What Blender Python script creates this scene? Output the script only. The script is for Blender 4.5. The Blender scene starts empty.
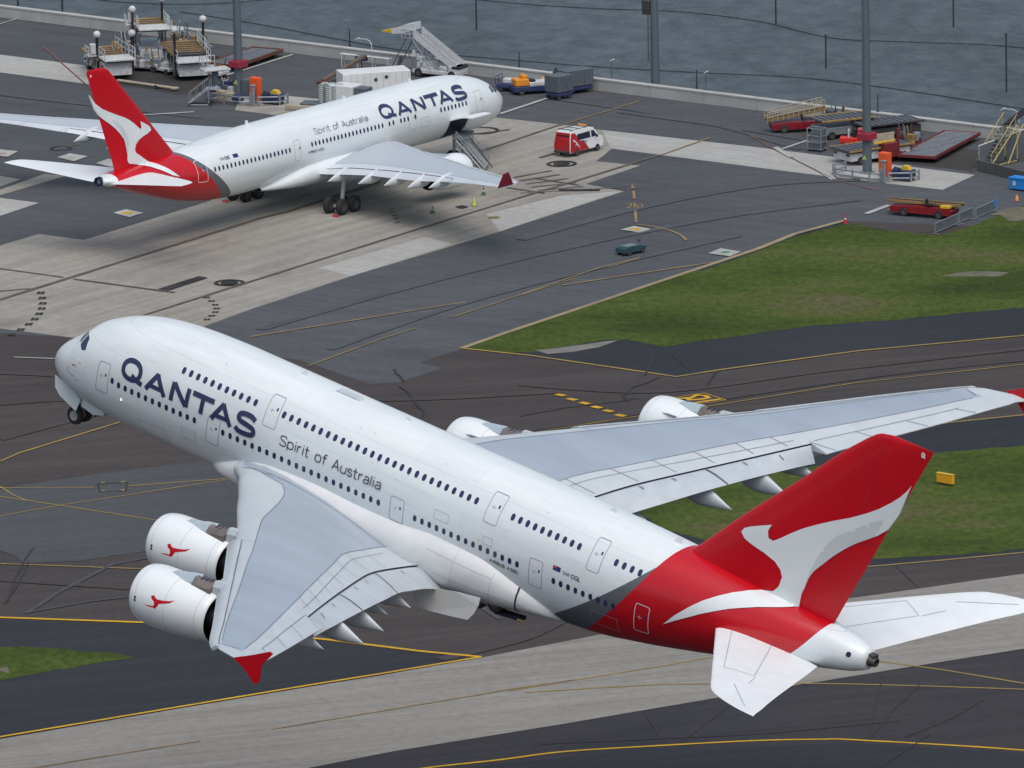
import bpy, bmesh, math, random
from mathutils import Vector, Matrix
from mathutils.geometry import tessellate_polygon
random.seed(7)
D = bpy.data
SC = bpy.context.scene
COL = SC.collection

# ------------------------------------------------------------------ camera
FPX = 10670.93
CAM = Vector((0, 0, 183.5193))
CF = Vector((0, .976841, -.213966)); CR = Vector((.999833, -.003912, -.01786)); CU = Vector((.018283, .213931, .976678))
CF.normalize(); CR.normalize(); CU = CR.cross(CF).normalized()
cam = D.cameras.new('camera'); camo = D.objects.new('camera', cam); COL.objects.link(camo)
cam.sensor_width = 36.0; cam.lens = FPX * 36 / 1024
cam.clip_start = 1.0; cam.clip_end = 30000
camo.matrix_world = Matrix(((CR.x, CU.x, -CF.x, CAM.x), (CR.y, CU.y, -CF.y, CAM.y), (CR.z, CU.z, -CF.z, CAM.z), (0, 0, 0, 1)))
SC.camera = camo

# ------------------------------------------------------------------ light
SUN_EL, SUN_AZ = 62, 165          # azimuth clockwise from +Y
W = D.worlds.new('World'); SC.world = W; W.use_nodes = True
nt = W.node_tree; nt.nodes.clear()
sky = nt.nodes.new('ShaderNodeTexSky'); sky.sky_type = 'NISHITA'; sky.sun_disc = False
sky.sun_elevation = math.radians(SUN_EL); sky.sun_rotation = math.radians(SUN_AZ)
sky.air_density = 1.0; sky.dust_density = 4.0; sky.ozone_density = 1.0
hs = nt.nodes.new('ShaderNodeHueSaturation'); hs.inputs['Saturation'].default_value = .85; hs.inputs['Hue'].default_value = .485
bg = nt.nodes.new('ShaderNodeBackground'); bg.inputs['Strength'].default_value = .15
wo = nt.nodes.new('ShaderNodeOutputWorld')
nt.links.new(sky.outputs[0], hs.inputs['Color']); nt.links.new(hs.outputs[0], bg.inputs['Color']); nt.links.new(bg.outputs[0], wo.inputs[0])
sl = D.lights.new('sun', 'SUN'); sl.energy = 1.25; sl.angle = math.radians(60); sl.color = (1, .985, .96)
slo = D.objects.new('sun', sl); COL.objects.link(slo)
az, el = math.radians(SUN_AZ), math.radians(SUN_EL)
sd = Vector((math.sin(az) * math.cos(el), math.cos(az) * math.cos(el), math.sin(el)))
slo.rotation_euler = sd.to_track_quat('Z', 'Y').to_euler()
slo.location = (0, 600, 400)
SC.view_settings.view_transform = 'Standard'
try: SC.view_settings.look = 'None'
except Exception: pass
SC.view_settings.exposure = -.07; SC.view_settings.gamma = 1.0; SC.view_settings.use_curve_mapping = False
SC.render.engine = 'CYCLES'

# ------------------------------------------------------------------ placing helpers
def G(x, y, z=0.0):
    """ground point that the photograph shows at pixel x, y"""
    d = CF + CR * ((x - 512) / FPX) + CU * ((384 - y) / FPX)
    return CAM + d * ((z - CAM.z) / d.z)
UX = Vector((.797, -.604, 0)); VX = Vector((.604, .797, 0))   # along the sea wall / towards the sea
YU = math.atan2(UX.y, UX.x); YV = math.atan2(VX.y, VX.x)
def yaw2(a, b):
    p, q = G(*a), G(*b); return math.atan2(q.y - p.y, q.x - p.x)

# ------------------------------------------------------------------ materials
MATS = {}
def principled(name):
    m = D.materials.new(name); m.use_nodes = True
    return m, m.node_tree, m.node_tree.nodes['Principled BSDF']
def srgb(r, g, b):
    f = lambda c: (c / 255 / 12.92) if c / 255 <= .04045 else ((c / 255 + .055) / 1.055) ** 2.4
    return (f(r), f(g), f(b))
def mat(name, col, rough=.6, metal=0.0, var=.12, scale=1.2, coat=0.0, bump=0.0, stretch=None, emit=None, spec=.5):
    """plain paint / metal / rubber with a little dirt so that no surface is uniform"""
    if name in MATS: return MATS[name]
    m, t, b = principled(name); N = t.nodes; L = t.links
    tc = N.new('ShaderNodeTexCoord'); mp = N.new('ShaderNodeMapping'); L.new(tc.outputs['Object'], mp.inputs[0])
    if stretch: mp.inputs['Scale'].default_value = stretch
    n = N.new('ShaderNodeTexNoise'); n.inputs['Scale'].default_value = scale; n.inputs['Detail'].default_value = 6; n.inputs['Roughness'].default_value = .6
    L.new(mp.outputs[0], n.inputs['Vector'])
    r = N.new('ShaderNodeMapRange'); r.inputs[1].default_value = .25; r.inputs[2].default_value = .75
    r.inputs[3].default_value = 1 - var; r.inputs[4].default_value = 1 + var * .5
    L.new(n.outputs[0], r.inputs[0])
    mx = N.new('ShaderNodeVectorMath'); mx.operation = 'SCALE'; mx.inputs[0].default_value = col
    L.new(r.outputs[0], mx.inputs['Scale']); L.new(mx.outputs[0], b.inputs['Base Color'])
    b.inputs['Roughness'].default_value = rough; b.inputs['Metallic'].default_value = metal
    b.inputs['Coat Weight'].default_value = coat; b.inputs['Coat Roughness'].default_value = .12
    b.inputs['Specular IOR Level'].default_value = spec
    if bump:
        bp = N.new('ShaderNodeBump'); bp.inputs['Strength'].default_value = bump; bp.inputs['Distance'].default_value = .02
        L.new(n.outputs[0], bp.inputs['Height']); L.new(bp.outputs[0], b.inputs['Normal'])
    MATS[name] = m; return m

def ground_mat(name, col, col2, big=.03, fine=2.5, streak=None, rough=.9, amount=.8, joints=None, jcol=.8, fineamt=.12, stain=None):
    """pavement or soil: broad patches, finer mottling, optional streaks along wheel paths, slab joints and stains"""
    m, t, b = principled(name); N = t.nodes; L = t.links
    tc = N.new('ShaderNodeTexCoord')
    def noise(scale, det=5, rgh=.55, mapping=None, dist=0):
        n = N.new('ShaderNodeTexNoise'); n.inputs['Scale'].default_value = scale; n.inputs['Detail'].default_value = det
        n.inputs['Roughness'].default_value = rgh; n.inputs['Distortion'].default_value = dist
        L.new((mapping or tc).outputs['Object' if mapping is None else 0], n.inputs['Vector']); return n
    def rng(src, a, c, lo, hi):
        r = N.new('ShaderNodeMapRange'); r.inputs[1].default_value = a; r.inputs[2].default_value = c; r.inputs[3].default_value = lo; r.inputs[4].default_value = hi
        L.new(src, r.inputs[0]); return r.outputs[0]
    n1 = noise(big, 6, .6, None, .4)
    mix = N.new('ShaderNodeMix'); mix.data_type = 'RGBA'
    L.new(rng(n1.outputs[0], .35, .65, 0, amount), mix.inputs[0]); mix.inputs[6].default_value = (*col, 1); mix.inputs[7].default_value = (*col2, 1)
    out = mix.outputs[2]
    def mul(out, fac):
        v = N.new('ShaderNodeVectorMath'); v.operation = 'SCALE'; L.new(out, v.inputs[0]); L.new(fac, v.inputs['Scale']); return v.outputs[0]
    n2 = noise(fine, 4, .7); out = mul(out, rng(n2.outputs[0], .3, .7, 1 - fineamt, 1 + fineamt))
    if streak:
        for ang, amt, sx in streak:
            mp = N.new('ShaderNodeMapping'); mp.vector_type = 'TEXTURE'; mp.inputs['Rotation'].default_value = (0, 0, ang); mp.inputs['Scale'].default_value = (26, sx, 1)
            L.new(tc.outputs['Object'], mp.inputs[0]); n3 = noise(1.0, 4, .6, mp); out = mul(out, rng(n3.outputs[0], .35, .65, 1 - amt, 1 + amt * .6))
    if joints:
        ang, sx, sy = joints
        mp = N.new('ShaderNodeMapping'); mp.vector_type = 'TEXTURE'; mp.inputs['Rotation'].default_value = (0, 0, ang)
        L.new(tc.outputs['Object'], mp.inputs[0]); br = N.new('ShaderNodeTexBrick'); br.offset = 0; br.inputs['Scale'].default_value = 1
        br.inputs['Brick Width'].default_value = sx; br.inputs['Row Height'].default_value = sy; br.inputs['Mortar Size'].default_value = .035
        br.inputs['Color1'].default_value = (1, 1, 1, 1); br.inputs['Color2'].default_value = (.93, .93, .93, 1); br.inputs['Mortar'].default_value = (jcol,) * 3 + (1,)
        br.inputs['Mortar Smooth'].default_value = .3
        L.new(mp.outputs[0], br.inputs[0]); vm = N.new('ShaderNodeVectorMath'); vm.operation = 'MULTIPLY'; L.new(out, vm.inputs[0]); L.new(br.outputs[0], vm.inputs[1]); out = vm.outputs[0]
    if stain:
        n4 = noise(stain[0], 3, .5, None, 1.0); out = mul(out, rng(n4.outputs[0], .6, .75, 1, 1 - stain[1]))
    L.new(out, b.inputs['Base Color']); b.inputs['Roughness'].default_value = rough; b.inputs['Specular IOR Level'].default_value = .25
    return m

# ------------------------------------------------------------------ mesh helpers
def link(o, parent=None):
    COL.objects.link(o)
    if parent is not None: o.parent = parent
    return o
def tag(o, label=None, cat=None, group=None, kind=None):
    if label: o['label'] = label
    if cat: o['category'] = cat
    if group: o['group'] = group
    if kind: o['kind'] = kind
    return o
def thing(name, label, cat, loc=(0, 0, 0), yaw=0, group=None):
    o = D.objects.new(name, None); COL.objects.link(o); o.location = loc; o.rotation_euler = (0, 0, yaw); o.empty_display_size = .5
    return tag(o, label, cat, group)
def mesh_obj(name, verts, faces, mats, parent=None, mi=None, smooth=False, kind=None):
    me = D.meshes.new(name); me.from_pydata([tuple(v) for v in verts], [], [tuple(f) for f in faces])
    if not isinstance(mats, (list, tuple)): mats = [mats]
    for m in mats: me.materials.append(m)
    if mi:
        for p, i in zip(me.polygons, mi): p.material_index = i
    if smooth:
        for p in me.polygons: p.use_smooth = True
    me.validate(); me.update()
    o = D.objects.new(name, me); link(o, parent)
    if kind: o['kind'] = kind
    return o
class MB:
    """collects boxes, tubes, prisms and sheets, built as one mesh"""
    def __init__(s): s.v = []; s.f = []; s.m = []; s.sm = []
    def add(s, vs, fs, m=0, sm=False):
        k = len(s.v); s.v += [tuple(a) for a in vs]; s.f += [tuple(i + k for i in f) for f in fs]; s.m += [m] * len(fs); s.sm += [sm] * len(fs); return s
    def box(s, c, d, m=0, rot=None, bev=.04):
        bev = min(bev, min(d) * .3); x, y, z = d[0] / 2, d[1] / 2, d[2] / 2; b = bev
        vs = []
        for sx in (-1, 1):
            for sy in (-1, 1):
                for sz in (-1, 1):
                    vs += [(sx * (x - b), sy * (y - b), sz * z), (sx * (x - b), sy * y, sz * (z - b)), (sx * x, sy * (y - b), sz * (z - b))]
        i = lambda sx, sy, sz, k: ((sx > 0) * 4 + (sy > 0) * 2 + (sz > 0)) * 3 + k
        F = []
        for q in (-1, 1):
            F.append([i(-1, -1, q, 0), i(1, -1, q, 0), i(1, 1, q, 0), i(-1, 1, q, 0)][::q])
            F.append([i(-1, q, -1, 1), i(-1, q, 1, 1), i(1, q, 1, 1), i(1, q, -1, 1)][::q])
            F.append([i(q, -1, -1, 2), i(q, 1, -1, 2), i(q, 1, 1, 2), i(q, -1, 1, 2)][::q])
        for a in (-1, 1):
            for c2 in (-1, 1):
                F.append([i(-1, a, c2, 0), i(1, a, c2, 0), i(1, a, c2, 1), i(-1, a, c2, 1)])
                F.append([i(a, -1, c2, 0), i(a, 1, c2, 0), i(a, 1, c2, 2), i(a, -1, c2, 2)])
                F.append([i(a, c2, -1, 1), i(a, c2, 1, 1), i(a, c2, 1, 2), i(a, c2, -1, 2)])
                for e in (-1, 1): F.append([i(a, c2, e, 0), i(a, c2, e, 1), i(a, c2, e, 2)])
        R = rot if rot is not None else Matrix.Identity(3)
        if isinstance(rot, (int, float)): R = Matrix.Rotation(rot, 3, 'Z')
        return s.add([Vector(c) + R @ Vector(v) for v in vs], F, m)
    def cyl(s, a, b, r, r2=None, n=10, m=0, cap=True):
        a, b = Vector(a), Vector(b); r2 = r if r2 is None else r2; d = (b - a)
        if d.length < 1e-6: return s
        d.normalize(); u = d.orthogonal().normalized(); w = d.cross(u); vs = []
        for p, q in ((a, r), (b, r2)):
            for i in range(n):
                t = 2 * math.pi * i / n; vs.append(p + u * (q * math.cos(t)) + w * (q * math.sin(t)))
        s.add(vs, [(i, (i + 1) % n, n + (i + 1) % n, n + i) for i in range(n)], m, n > 6)
        if cap: s.add(vs[:n], [tuple(range(n))[::-1]], m); s.add(vs[n:], [tuple(range(n))], m)
        return s
    def path(s, pts, r, n=6, m=0, closed=False):
        pts = list(pts)
        if closed: pts.append(pts[0])
        for a, b in zip(pts, pts[1:]): s.cyl(a, b, r, n=n, m=m)
        return s
    def sphere(s, c, r, m=0, n=12, k=8, sc=(1, 1, 1)):
        vs = [Vector(c) + Vector((r * sc[0] * math.sin(math.pi * j / k) * math.cos(2 * math.pi * i / n), r * sc[1] * math.sin(math.pi * j / k) * math.sin(2 * math.pi * i / n), r * sc[2] * math.cos(math.pi * j / k))) for j in range(k + 1) for i in range(n)]
        return s.add(vs, [(j * n + i, j * n + (i + 1) % n, (j + 1) * n + (i + 1) % n, (j + 1) * n + i) for j in range(k) for i in range(n)], m, True)
    def lathe(s, prof, axis='x', c=(0, 0, 0), n=32, m=0, mfn=None):
        """prof: (position along axis, radius)"""
        vs = []
        for x, r in prof:
            for i in range(n):
                t = 2 * math.pi * i / n; p = {'x': (x, r * math.cos(t), r * math.sin(t)), 'y': (r * math.cos(t), x, r * math.sin(t)), 'z': (r * math.cos(t), r * math.sin(t), x)}[axis]
                vs.append(Vector(c) + Vector(p))
        for j in range(len(prof) - 1):
            k = len(s.v); s.v += [tuple(a) for a in vs[j * n:(j + 2) * n]]
            for i in range(n):
                s.f.append((k + i, k + (i + 1) % n, k + n + (i + 1) % n, k + n + i)); s.m.append(mfn(j) if mfn else m); s.sm.append(True)
        return s
    def prism(s, poly, a, b, axis='y', m=0, c=(0, 0, 0)):
        """poly in the two other axes, extruded from a to b along axis"""
        f = {'y': lambda p, q: (p[0], q, p[1]), 'z': lambda p, q: (p[0], p[1], q), 'x': lambda p, q: (q, p[0], p[1])}[axis]
        n = len(poly); vs = [Vector(c) + Vector(f(p, q)) for q in (a, b) for p in poly]
        return s.add(vs, [tuple(range(n)), tuple(range(2 * n - 1, n - 1, -1))] + [(i, (i + 1) % n, n + (i + 1) % n, n + i) for i in range(n)], m)
    def wheel(s, c, r, w, axis='y', mt=0, mr=1):
        pr = [(-w / 2, r * .55), (-w / 2, r * .9), (-w * .35, r), (w * .35, r), (w / 2, r * .9), (w / 2, r * .55)]
        s.lathe(pr, axis, c, 20, mt)
        s.lathe([(-w * .42, .001), (-w * .42, r * .3), (-w * .48, r * .56), (w * .48, r * .56), (w * .42, r * .3), (w * .42, .001)], axis, c, 20, mr)
        return s
    def build(s, name, mats, parent=None, kind=None):
        o = mesh_obj(name, s.v, s.f, mats, parent, s.m, False, kind)
        if any(s.sm) and len(o.data.polygons) == len(s.sm):
            for p, q in zip(o.data.polygons, s.sm): p.use_smooth = q
        return o
def weld(o, dist=1e-4):
    b = bmesh.new(); b.from_mesh(o.data); bmesh.ops.remove_doubles(b, verts=b.verts, dist=dist)
    bmesh.ops.recalc_face_normals(b, faces=b.faces); b.to_mesh(o.data); b.free(); return o

def pch(xs, ys):
    n = len(xs); h = [xs[i + 1] - xs[i] for i in range(n - 1)]; d = [(ys[i + 1] - ys[i]) / h[i] for i in range(n - 1)]
    m = [0] * n; m[0] = d[0]; m[-1] = d[-1]
    for i in range(1, n - 1):
        if d[i - 1] * d[i] > 0:
            w1 = 2 * h[i] + h[i - 1]; w2 = h[i] + 2 * h[i - 1]; m[i] = (w1 + w2) / (w1 / d[i - 1] + w2 / d[i])
    def f(x):
        if x <= xs[0]: return ys[0]
        if x >= xs[-1]: return ys[-1]
        i = 0
        while x > xs[i + 1]: i += 1
        t = (x - xs[i]) / h[i]
        return ys[i] * (1 + 2 * t) * (1 - t) ** 2 + h[i] * m[i] * t * (1 - t) ** 2 + ys[i + 1] * t * t * (3 - 2 * t) + h[i] * m[i + 1] * t * t * (t - 1)
    return f
def catmull(p, k=6, closed=False):
    n = len(p); out = []
    for i in range(n if closed else n - 1):
        a = p[(i - 1) % n] if (closed or i > 0) else p[0]; b = p[i]; c = p[(i + 1) % n]; d = p[(i + 2) % n] if (closed or i < n - 2) else p[-1]
        for j in range(k):
            t = j / k
            out.append(tuple(.5 * (2 * b[q] + (c[q] - a[q]) * t + (2 * a[q] - 5 * b[q] + 4 * c[q] - d[q]) * t * t + (3 * b[q] - a[q] - 3 * c[q] + d[q]) * t ** 3) for q in range(len(b))))
    if not closed: out.append(tuple(p[-1]))
    return out
def ribbon2d(pts, w, closed=False, cell=.3):
    """quad strip of width w along pts -> (left list, right list)"""
    P = []
    n = len(pts); seg = n if closed else n - 1
    for i in range(seg):
        a, b = pts[i], pts[(i + 1) % n]; L = math.dist(a, b); k = max(1, int(L / cell))
        for j in range(k): P.append((a[0] + (b[0] - a[0]) * j / k, a[1] + (b[1] - a[1]) * j / k))
    if not closed: P.append(pts[-1])
    n = len(P); A = []; B = []
    for i in range(n):
        p0 = P[(i - 1) % n] if (closed or i) else P[i]; p1 = P[(i + 1) % n] if (closed or i < n - 1) else P[i]
        def nd(a, b):
            L = math.dist(a, b) or 1; return (-(b[1] - a[1]) / L, (b[0] - a[0]) / L)
        if p0 == P[i]: nx = nd(P[i], p1); s = 1
        elif p1 == P[i]: nx = nd(p0, P[i]); s = 1
        else:
            a, b = nd(p0, P[i]), nd(P[i], p1); nx = (a[0] + b[0], a[1] + b[1]); L = math.hypot(*nx) or 1; nx = (nx[0] / L, nx[1] / L); s = min(2.0, 1 / max(.4, nx[0] * a[0] + nx[1] * a[1]))
        A.append((P[i][0] + nx[0] * w / 2 * s, P[i][1] + nx[1] * w / 2 * s)); B.append((P[i][0] - nx[0] * w / 2 * s, P[i][1] - nx[1] * w / 2 * s))
    return A, B
def tess(P):
    b = bmesh.new(); vs = [b.verts.new(p) for p in P]
    for t in tessellate_polygon([[Vector(p) for p in P]]):
        try: b.faces.new([vs[i] for i in t])
        except ValueError: pass
    b.normal_update(); bmesh.ops.recalc_face_normals(b, faces=b.faces); return b
class Decal:
    """strokes and filled shapes laid on a surface through mapper(a, b, offset)"""
    def __init__(s, mapper, off=.02): s.mp = mapper; s.off = off; s.v = []; s.f = []; s.m = []
    def stroke(s, pts, w, closed=False, cell=.3, m=0):
        A, B = ribbon2d(pts, w, closed, cell); k = len(s.v); n = len(A)
        for a, b in zip(A, B): s.v += [s.mp(*a, s.off), s.mp(*b, s.off)]
        for i in range(n if closed else n - 1):
            j = (i + 1) % n; s.f.append((k + 2 * i, k + 2 * j, k + 2 * j + 1, k + 2 * i + 1)); s.m.append(m)
        s.off += .0025
    def fill(s, poly, cell=.3, m=0):
        b = tess([(p[0], p[1], 0) for p in poly])
        for ax in (0, 1):
            lo = min(p[ax] for p in poly); hi = max(p[ax] for p in poly); x = math.floor(lo / cell) * cell
            while x < hi:
                if x > lo:
                    co = Vector((x, 0, 0)) if ax == 0 else Vector((0, x, 0)); no = Vector((1, 0, 0)) if ax == 0 else Vector((0, 1, 0))
                    bmesh.ops.bisect_plane(b, geom=b.verts[:] + b.edges[:] + b.faces[:], plane_co=co, plane_no=no)
                x += cell
        k = len(s.v); b.verts.ensure_lookup_table(); b.verts.index_update()
        for v in b.verts: s.v.append(s.mp(v.co.x, v.co.y, s.off))
        for f in b.faces: s.f.append(tuple(v.index + k for v in f.verts)); s.m.append(m)
        b.free(); s.off += .0025
    def dot(s, a, b, ra, rb, n=12, m=0, e=2.6):
        k = len(s.v); s.v.append(s.mp(a, b, s.off))
        for i in range(n):
            t = 2 * math.pi * i / n; c, d = math.cos(t), math.sin(t)
            s.v.append(s.mp(a + ra * math.copysign(abs(c) ** (2 / e), c), b + rb * math.copysign(abs(d) ** (2 / e), d), s.off))
        for i in range(n): s.f.append((k, k + 1 + i, k + 1 + (i + 1) % n)); s.m.append(m)
    def build(s, name, mats, parent=None, kind=None, smooth=True): return mesh_obj(name, s.v, s.f, mats, parent, s.m, smooth, kind)

# ------------------------------------------------------------------ a plain stroke alphabet (x 0..width, y 0..1)
GL = {
 'S': (.5, [('c', [(.5, .80), (.42, .97), (.25, 1), (.06, .93), (0, .75), (.1, .58), (.38, .45), (.5, .27), (.44, .06), (.25, 0), (.06, .04), (0, .2)])]),
 'p': (.46, [('l', [(0, -.25), (0, .7)]), ('c', [(0, .5), (.1, .66), (.25, .7), (.42, .6), (.46, .35), (.42, .1), (.25, 0), (.1, .05), (0, .2)])]),
 'i': (.08, [('l', [(.04, 0), (.04, .7)]), ('l', [(.04, .88), (.04, .98)])]),
 'r': (.28, [('l', [(0, 0), (0, .7)]), ('c', [(0, .45), (.1, .65), (.28, .7)])]),
 't': (.3, [('c', [(.1, 1), (.1, .6), (.1, .15), (.16, .02), (.3, 0)]), ('l', [(-.05, .68), (.28, .68)])]),
 'o': (.46, [('o', (.23, .35, .23, .35))]),
 'f': (.3, [('c', [(.32, 1), (.18, .98), (.12, .85), (.12, .6), (.12, 0)]), ('l', [(-.02, .68), (.3, .68)])]),
 'u': (.42, [('c', [(0, .7), (0, .25), (.06, .04), (.2, 0), (.36, .06), (.42, .25)]), ('l', [(.42, 0), (.42, .7)])]),
 's': (.36, [('c', [(.36, .56), (.28, .68), (.14, .7), (.02, .6), (.03, .45), (.2, .36), (.35, .26), (.36, .1), (.24, 0), (.1, .01), (0, .12)])]),
 'a': (.4, [('l', [(.4, 0), (.4, .48)]), ('c', [(.4, .45), (.36, .66), (.2, .7), (.03, .6)]), ('c', [(.4, .38), (.15, .38), (.0, .25), (.05, .04), (.22, 0), (.4, .14)])]),
 'l': (.08, [('l', [(.04, 0), (.04, 1)])]),
 'A': (.56, [('l', [(0, 0), (.28, 1), (.56, 0)]), ('l', [(.1, .32), (.46, .32)])]),
 'V': (.56, [('l', [(0, 1), (.28, 0), (.56, 1)])]), 'H': (.48, [('l', [(0, 0), (0, 1)]), ('l', [(.48, 0), (.48, 1)]), ('l', [(0, .5), (.48, .5)])]),
 '-': (.28, [('l', [(0, .45), (.28, .45)])]), 'O': (.56, [('o', (.28, .5, .28, .5))]),
 'Q': (.56, [('o', (.28, .5, .28, .5)), ('l', [(.3, .3), (.58, -.02)])]), 'L': (.38, [('l', [(0, 1), (0, 0), (.38, 0)])]),
 'E': (.4, [('l', [(.4, 1), (0, 1), (0, 0), (.4, 0)]), ('l', [(0, .52), (.34, .52)])]), 'B': (.46, [('l', [(0, .5), (.3, .5)]), ('c', [(0, 1), (.3, 1), (.42, .88), (.38, .56), (.3, .5), (.44, .4), (.46, .12), (.3, 0), (0, 0)]), ('l', [(0, 0), (0, 1)])]),
 'C': (.5, [('c', [(.5, .8), (.4, .97), (.22, 1), (.03, .8), (0, .5), (.03, .2), (.22, 0), (.4, .03), (.5, .2)])]),
 'I': (.1, [('l', [(.05, 0), (.05, 1)])]), 'R': (.46, [('l', [(0, 0), (0, 1), (.3, 1), (.44, .88), (.44, .66), (.3, .52), (0, .52)]), ('l', [(.24, .52), (.46, 0)])]),
 'U': (.46, [('c', [(0, 1), (0, .3), (.08, .04), (.23, 0), (.38, .04), (.46, .3), (.46, 1)])]),
 '3': (.42, [('c', [(0, .85), (.15, 1), (.36, .95), (.4, .72), (.28, .54), (.15, .52)]), ('c', [(.15, .52), (.36, .48), (.42, .25), (.32, .03), (.15, 0), (0, .14)])]),
 '8': (.42, [('o', (.21, .75, .18, .24)), ('o', (.21, .26, .21, .26))]), '0': (.42, [('o', (.21, .5, .21, .5))]),
 '2': (.42, [('c', [(0, .8), (.12, .98), (.32, .97), (.4, .75), (.25, .4), (0, 0)]), ('l', [(0, 0), (.42, 0)])]),
 '5': (.42, [('l', [(.4, 1), (.06, 1), (.03, .55)]), ('c', [(.03, .55), (.2, .62), (.4, .5), (.4, .15), (.2, 0), (0, .1)])]),
 'N': (.5, [('l', [(0, 0), (0, 1), (.5, 0), (.5, 1)])]), 'T': (.5, [('l', [(0, 1), (.5, 1)]), ('l', [(.25, 1), (.25, 0)])]),
 ' ': (.26, [])}
def text_width(t, gap): return sum(GL[c][0] + gap for c in t) - gap
def text(dc, t, a0, b0, h, sx, stroke, gap=.14, cell=.25, m=0, lean=0):
    """a0,b0: left end of the baseline; sx: direction and width factor"""
    x = 0
    for ch in t:
        w, st = GL[ch]
        for k, q in st:
            if k == 'o':
                P = [(q[0] + q[2] * math.copysign(abs(math.cos(v)) ** .75, math.cos(v)), q[1] + q[3] * math.copysign(abs(math.sin(v)) ** .75, math.sin(v))) for v in [2 * math.pi * i / 20 for i in range(20)]]
            elif k == 'c': P = catmull(q, 4)
            else: P = q
            P = [(a0 + sx * h * (x + p[0] + lean * p[1]), b0 + h * p[1]) for p in P]
            dc.stroke(P, stroke, k == 'o', cell, m)
        x += w + gap
# ------------------------------------------------------------------ paint
WHITE = mat('white_paint', (.76, .81, .82), .28, var=.05, scale=.5, coat=.35)
NACW = mat('nacelle_white', (.78, .82, .83), .25, var=.04, scale=.9, coat=.4)
RED = mat('red_paint', (.54, .001, .010), .36, var=.08, scale=.4, coat=.12, spec=.35)
DRED = mat('dark_red_paint', (.30, .006, .03), .3, var=.06, scale=.6, coat=.3)
NAVY = mat('navy_lettering', (.028, .036, .10), .4, var=.04, coat=.2)
GLETT = mat('grey_lettering', (.05, .06, .085), .4, var=.04)
LINE = mat('panel_line', (.30, .34, .40), .6, var=.1)
DLINE = mat('dark_gap', (.035, .04, .06), .7, var=.1)
WLINE = mat('white_line', (.72, .70, .72), .5, var=.1)
GLASS = mat('cabin_glass', (.028, .032, .095), .12, var=.05, spec=.6)
CGLASS = mat('cockpit_glass', (.025, .04, .09), .08, var=.2, spec=.7)
WGREY = mat('wing_grey', (.34, .40, .47), .30, var=.14, scale=.35, coat=.1, stretch=(.35, 1.2, 1))
WLIGHT = mat('wing_light', (.50, .55, .58), .38, var=.10, scale=.6, coat=.1)
FLAPM = mat('flap_light', (.47, .52, .56), .38, var=.14, scale=.7, coat=.1)
METAL = mat('bare_metal', (.52, .53, .54), .22, .85, var=.12, scale=2)
HOT = mat('heat_stained_metal', (.22, .19, .175), .45, .3, var=.35, scale=1.2)
PYL = mat('pylon_grey', (.42, .50, .55), .35, var=.08, scale=1)
DARK = mat('dark_interior', (.010, .012, .04), .6, var=.3)
TYRE = mat('tyre', (.022, .022, .025), .8, var=.25, scale=3)
RIM = mat('wheel_rim', (.45, .46, .45), .4, .3, var=.2)
DRIM = mat('dark_rim', (.09, .09, .10), .5, .3, var=.2)
STRUT = mat('gear_strut', (.35, .37, .40), .4, .3, var=.15)
DOORM = mat('gear_door_silver', (.60, .61, .61), .26, .3, var=.12, scale=1)
LAMPW, _t, _b = principled('landing_light'); _b.inputs['Emission Color'].default_value = (1, 1, .95, 1); _b.inputs['Emission Strength'].default_value = 3
APU = mat('apu_metal', (.10, .095, .09), .45, .6, var=.4, scale=2)
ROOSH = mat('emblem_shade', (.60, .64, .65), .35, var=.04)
TPW = mat('tailplane_white', (.72, .77, .79), .55, var=.08, scale=.6, spec=.25)

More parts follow.
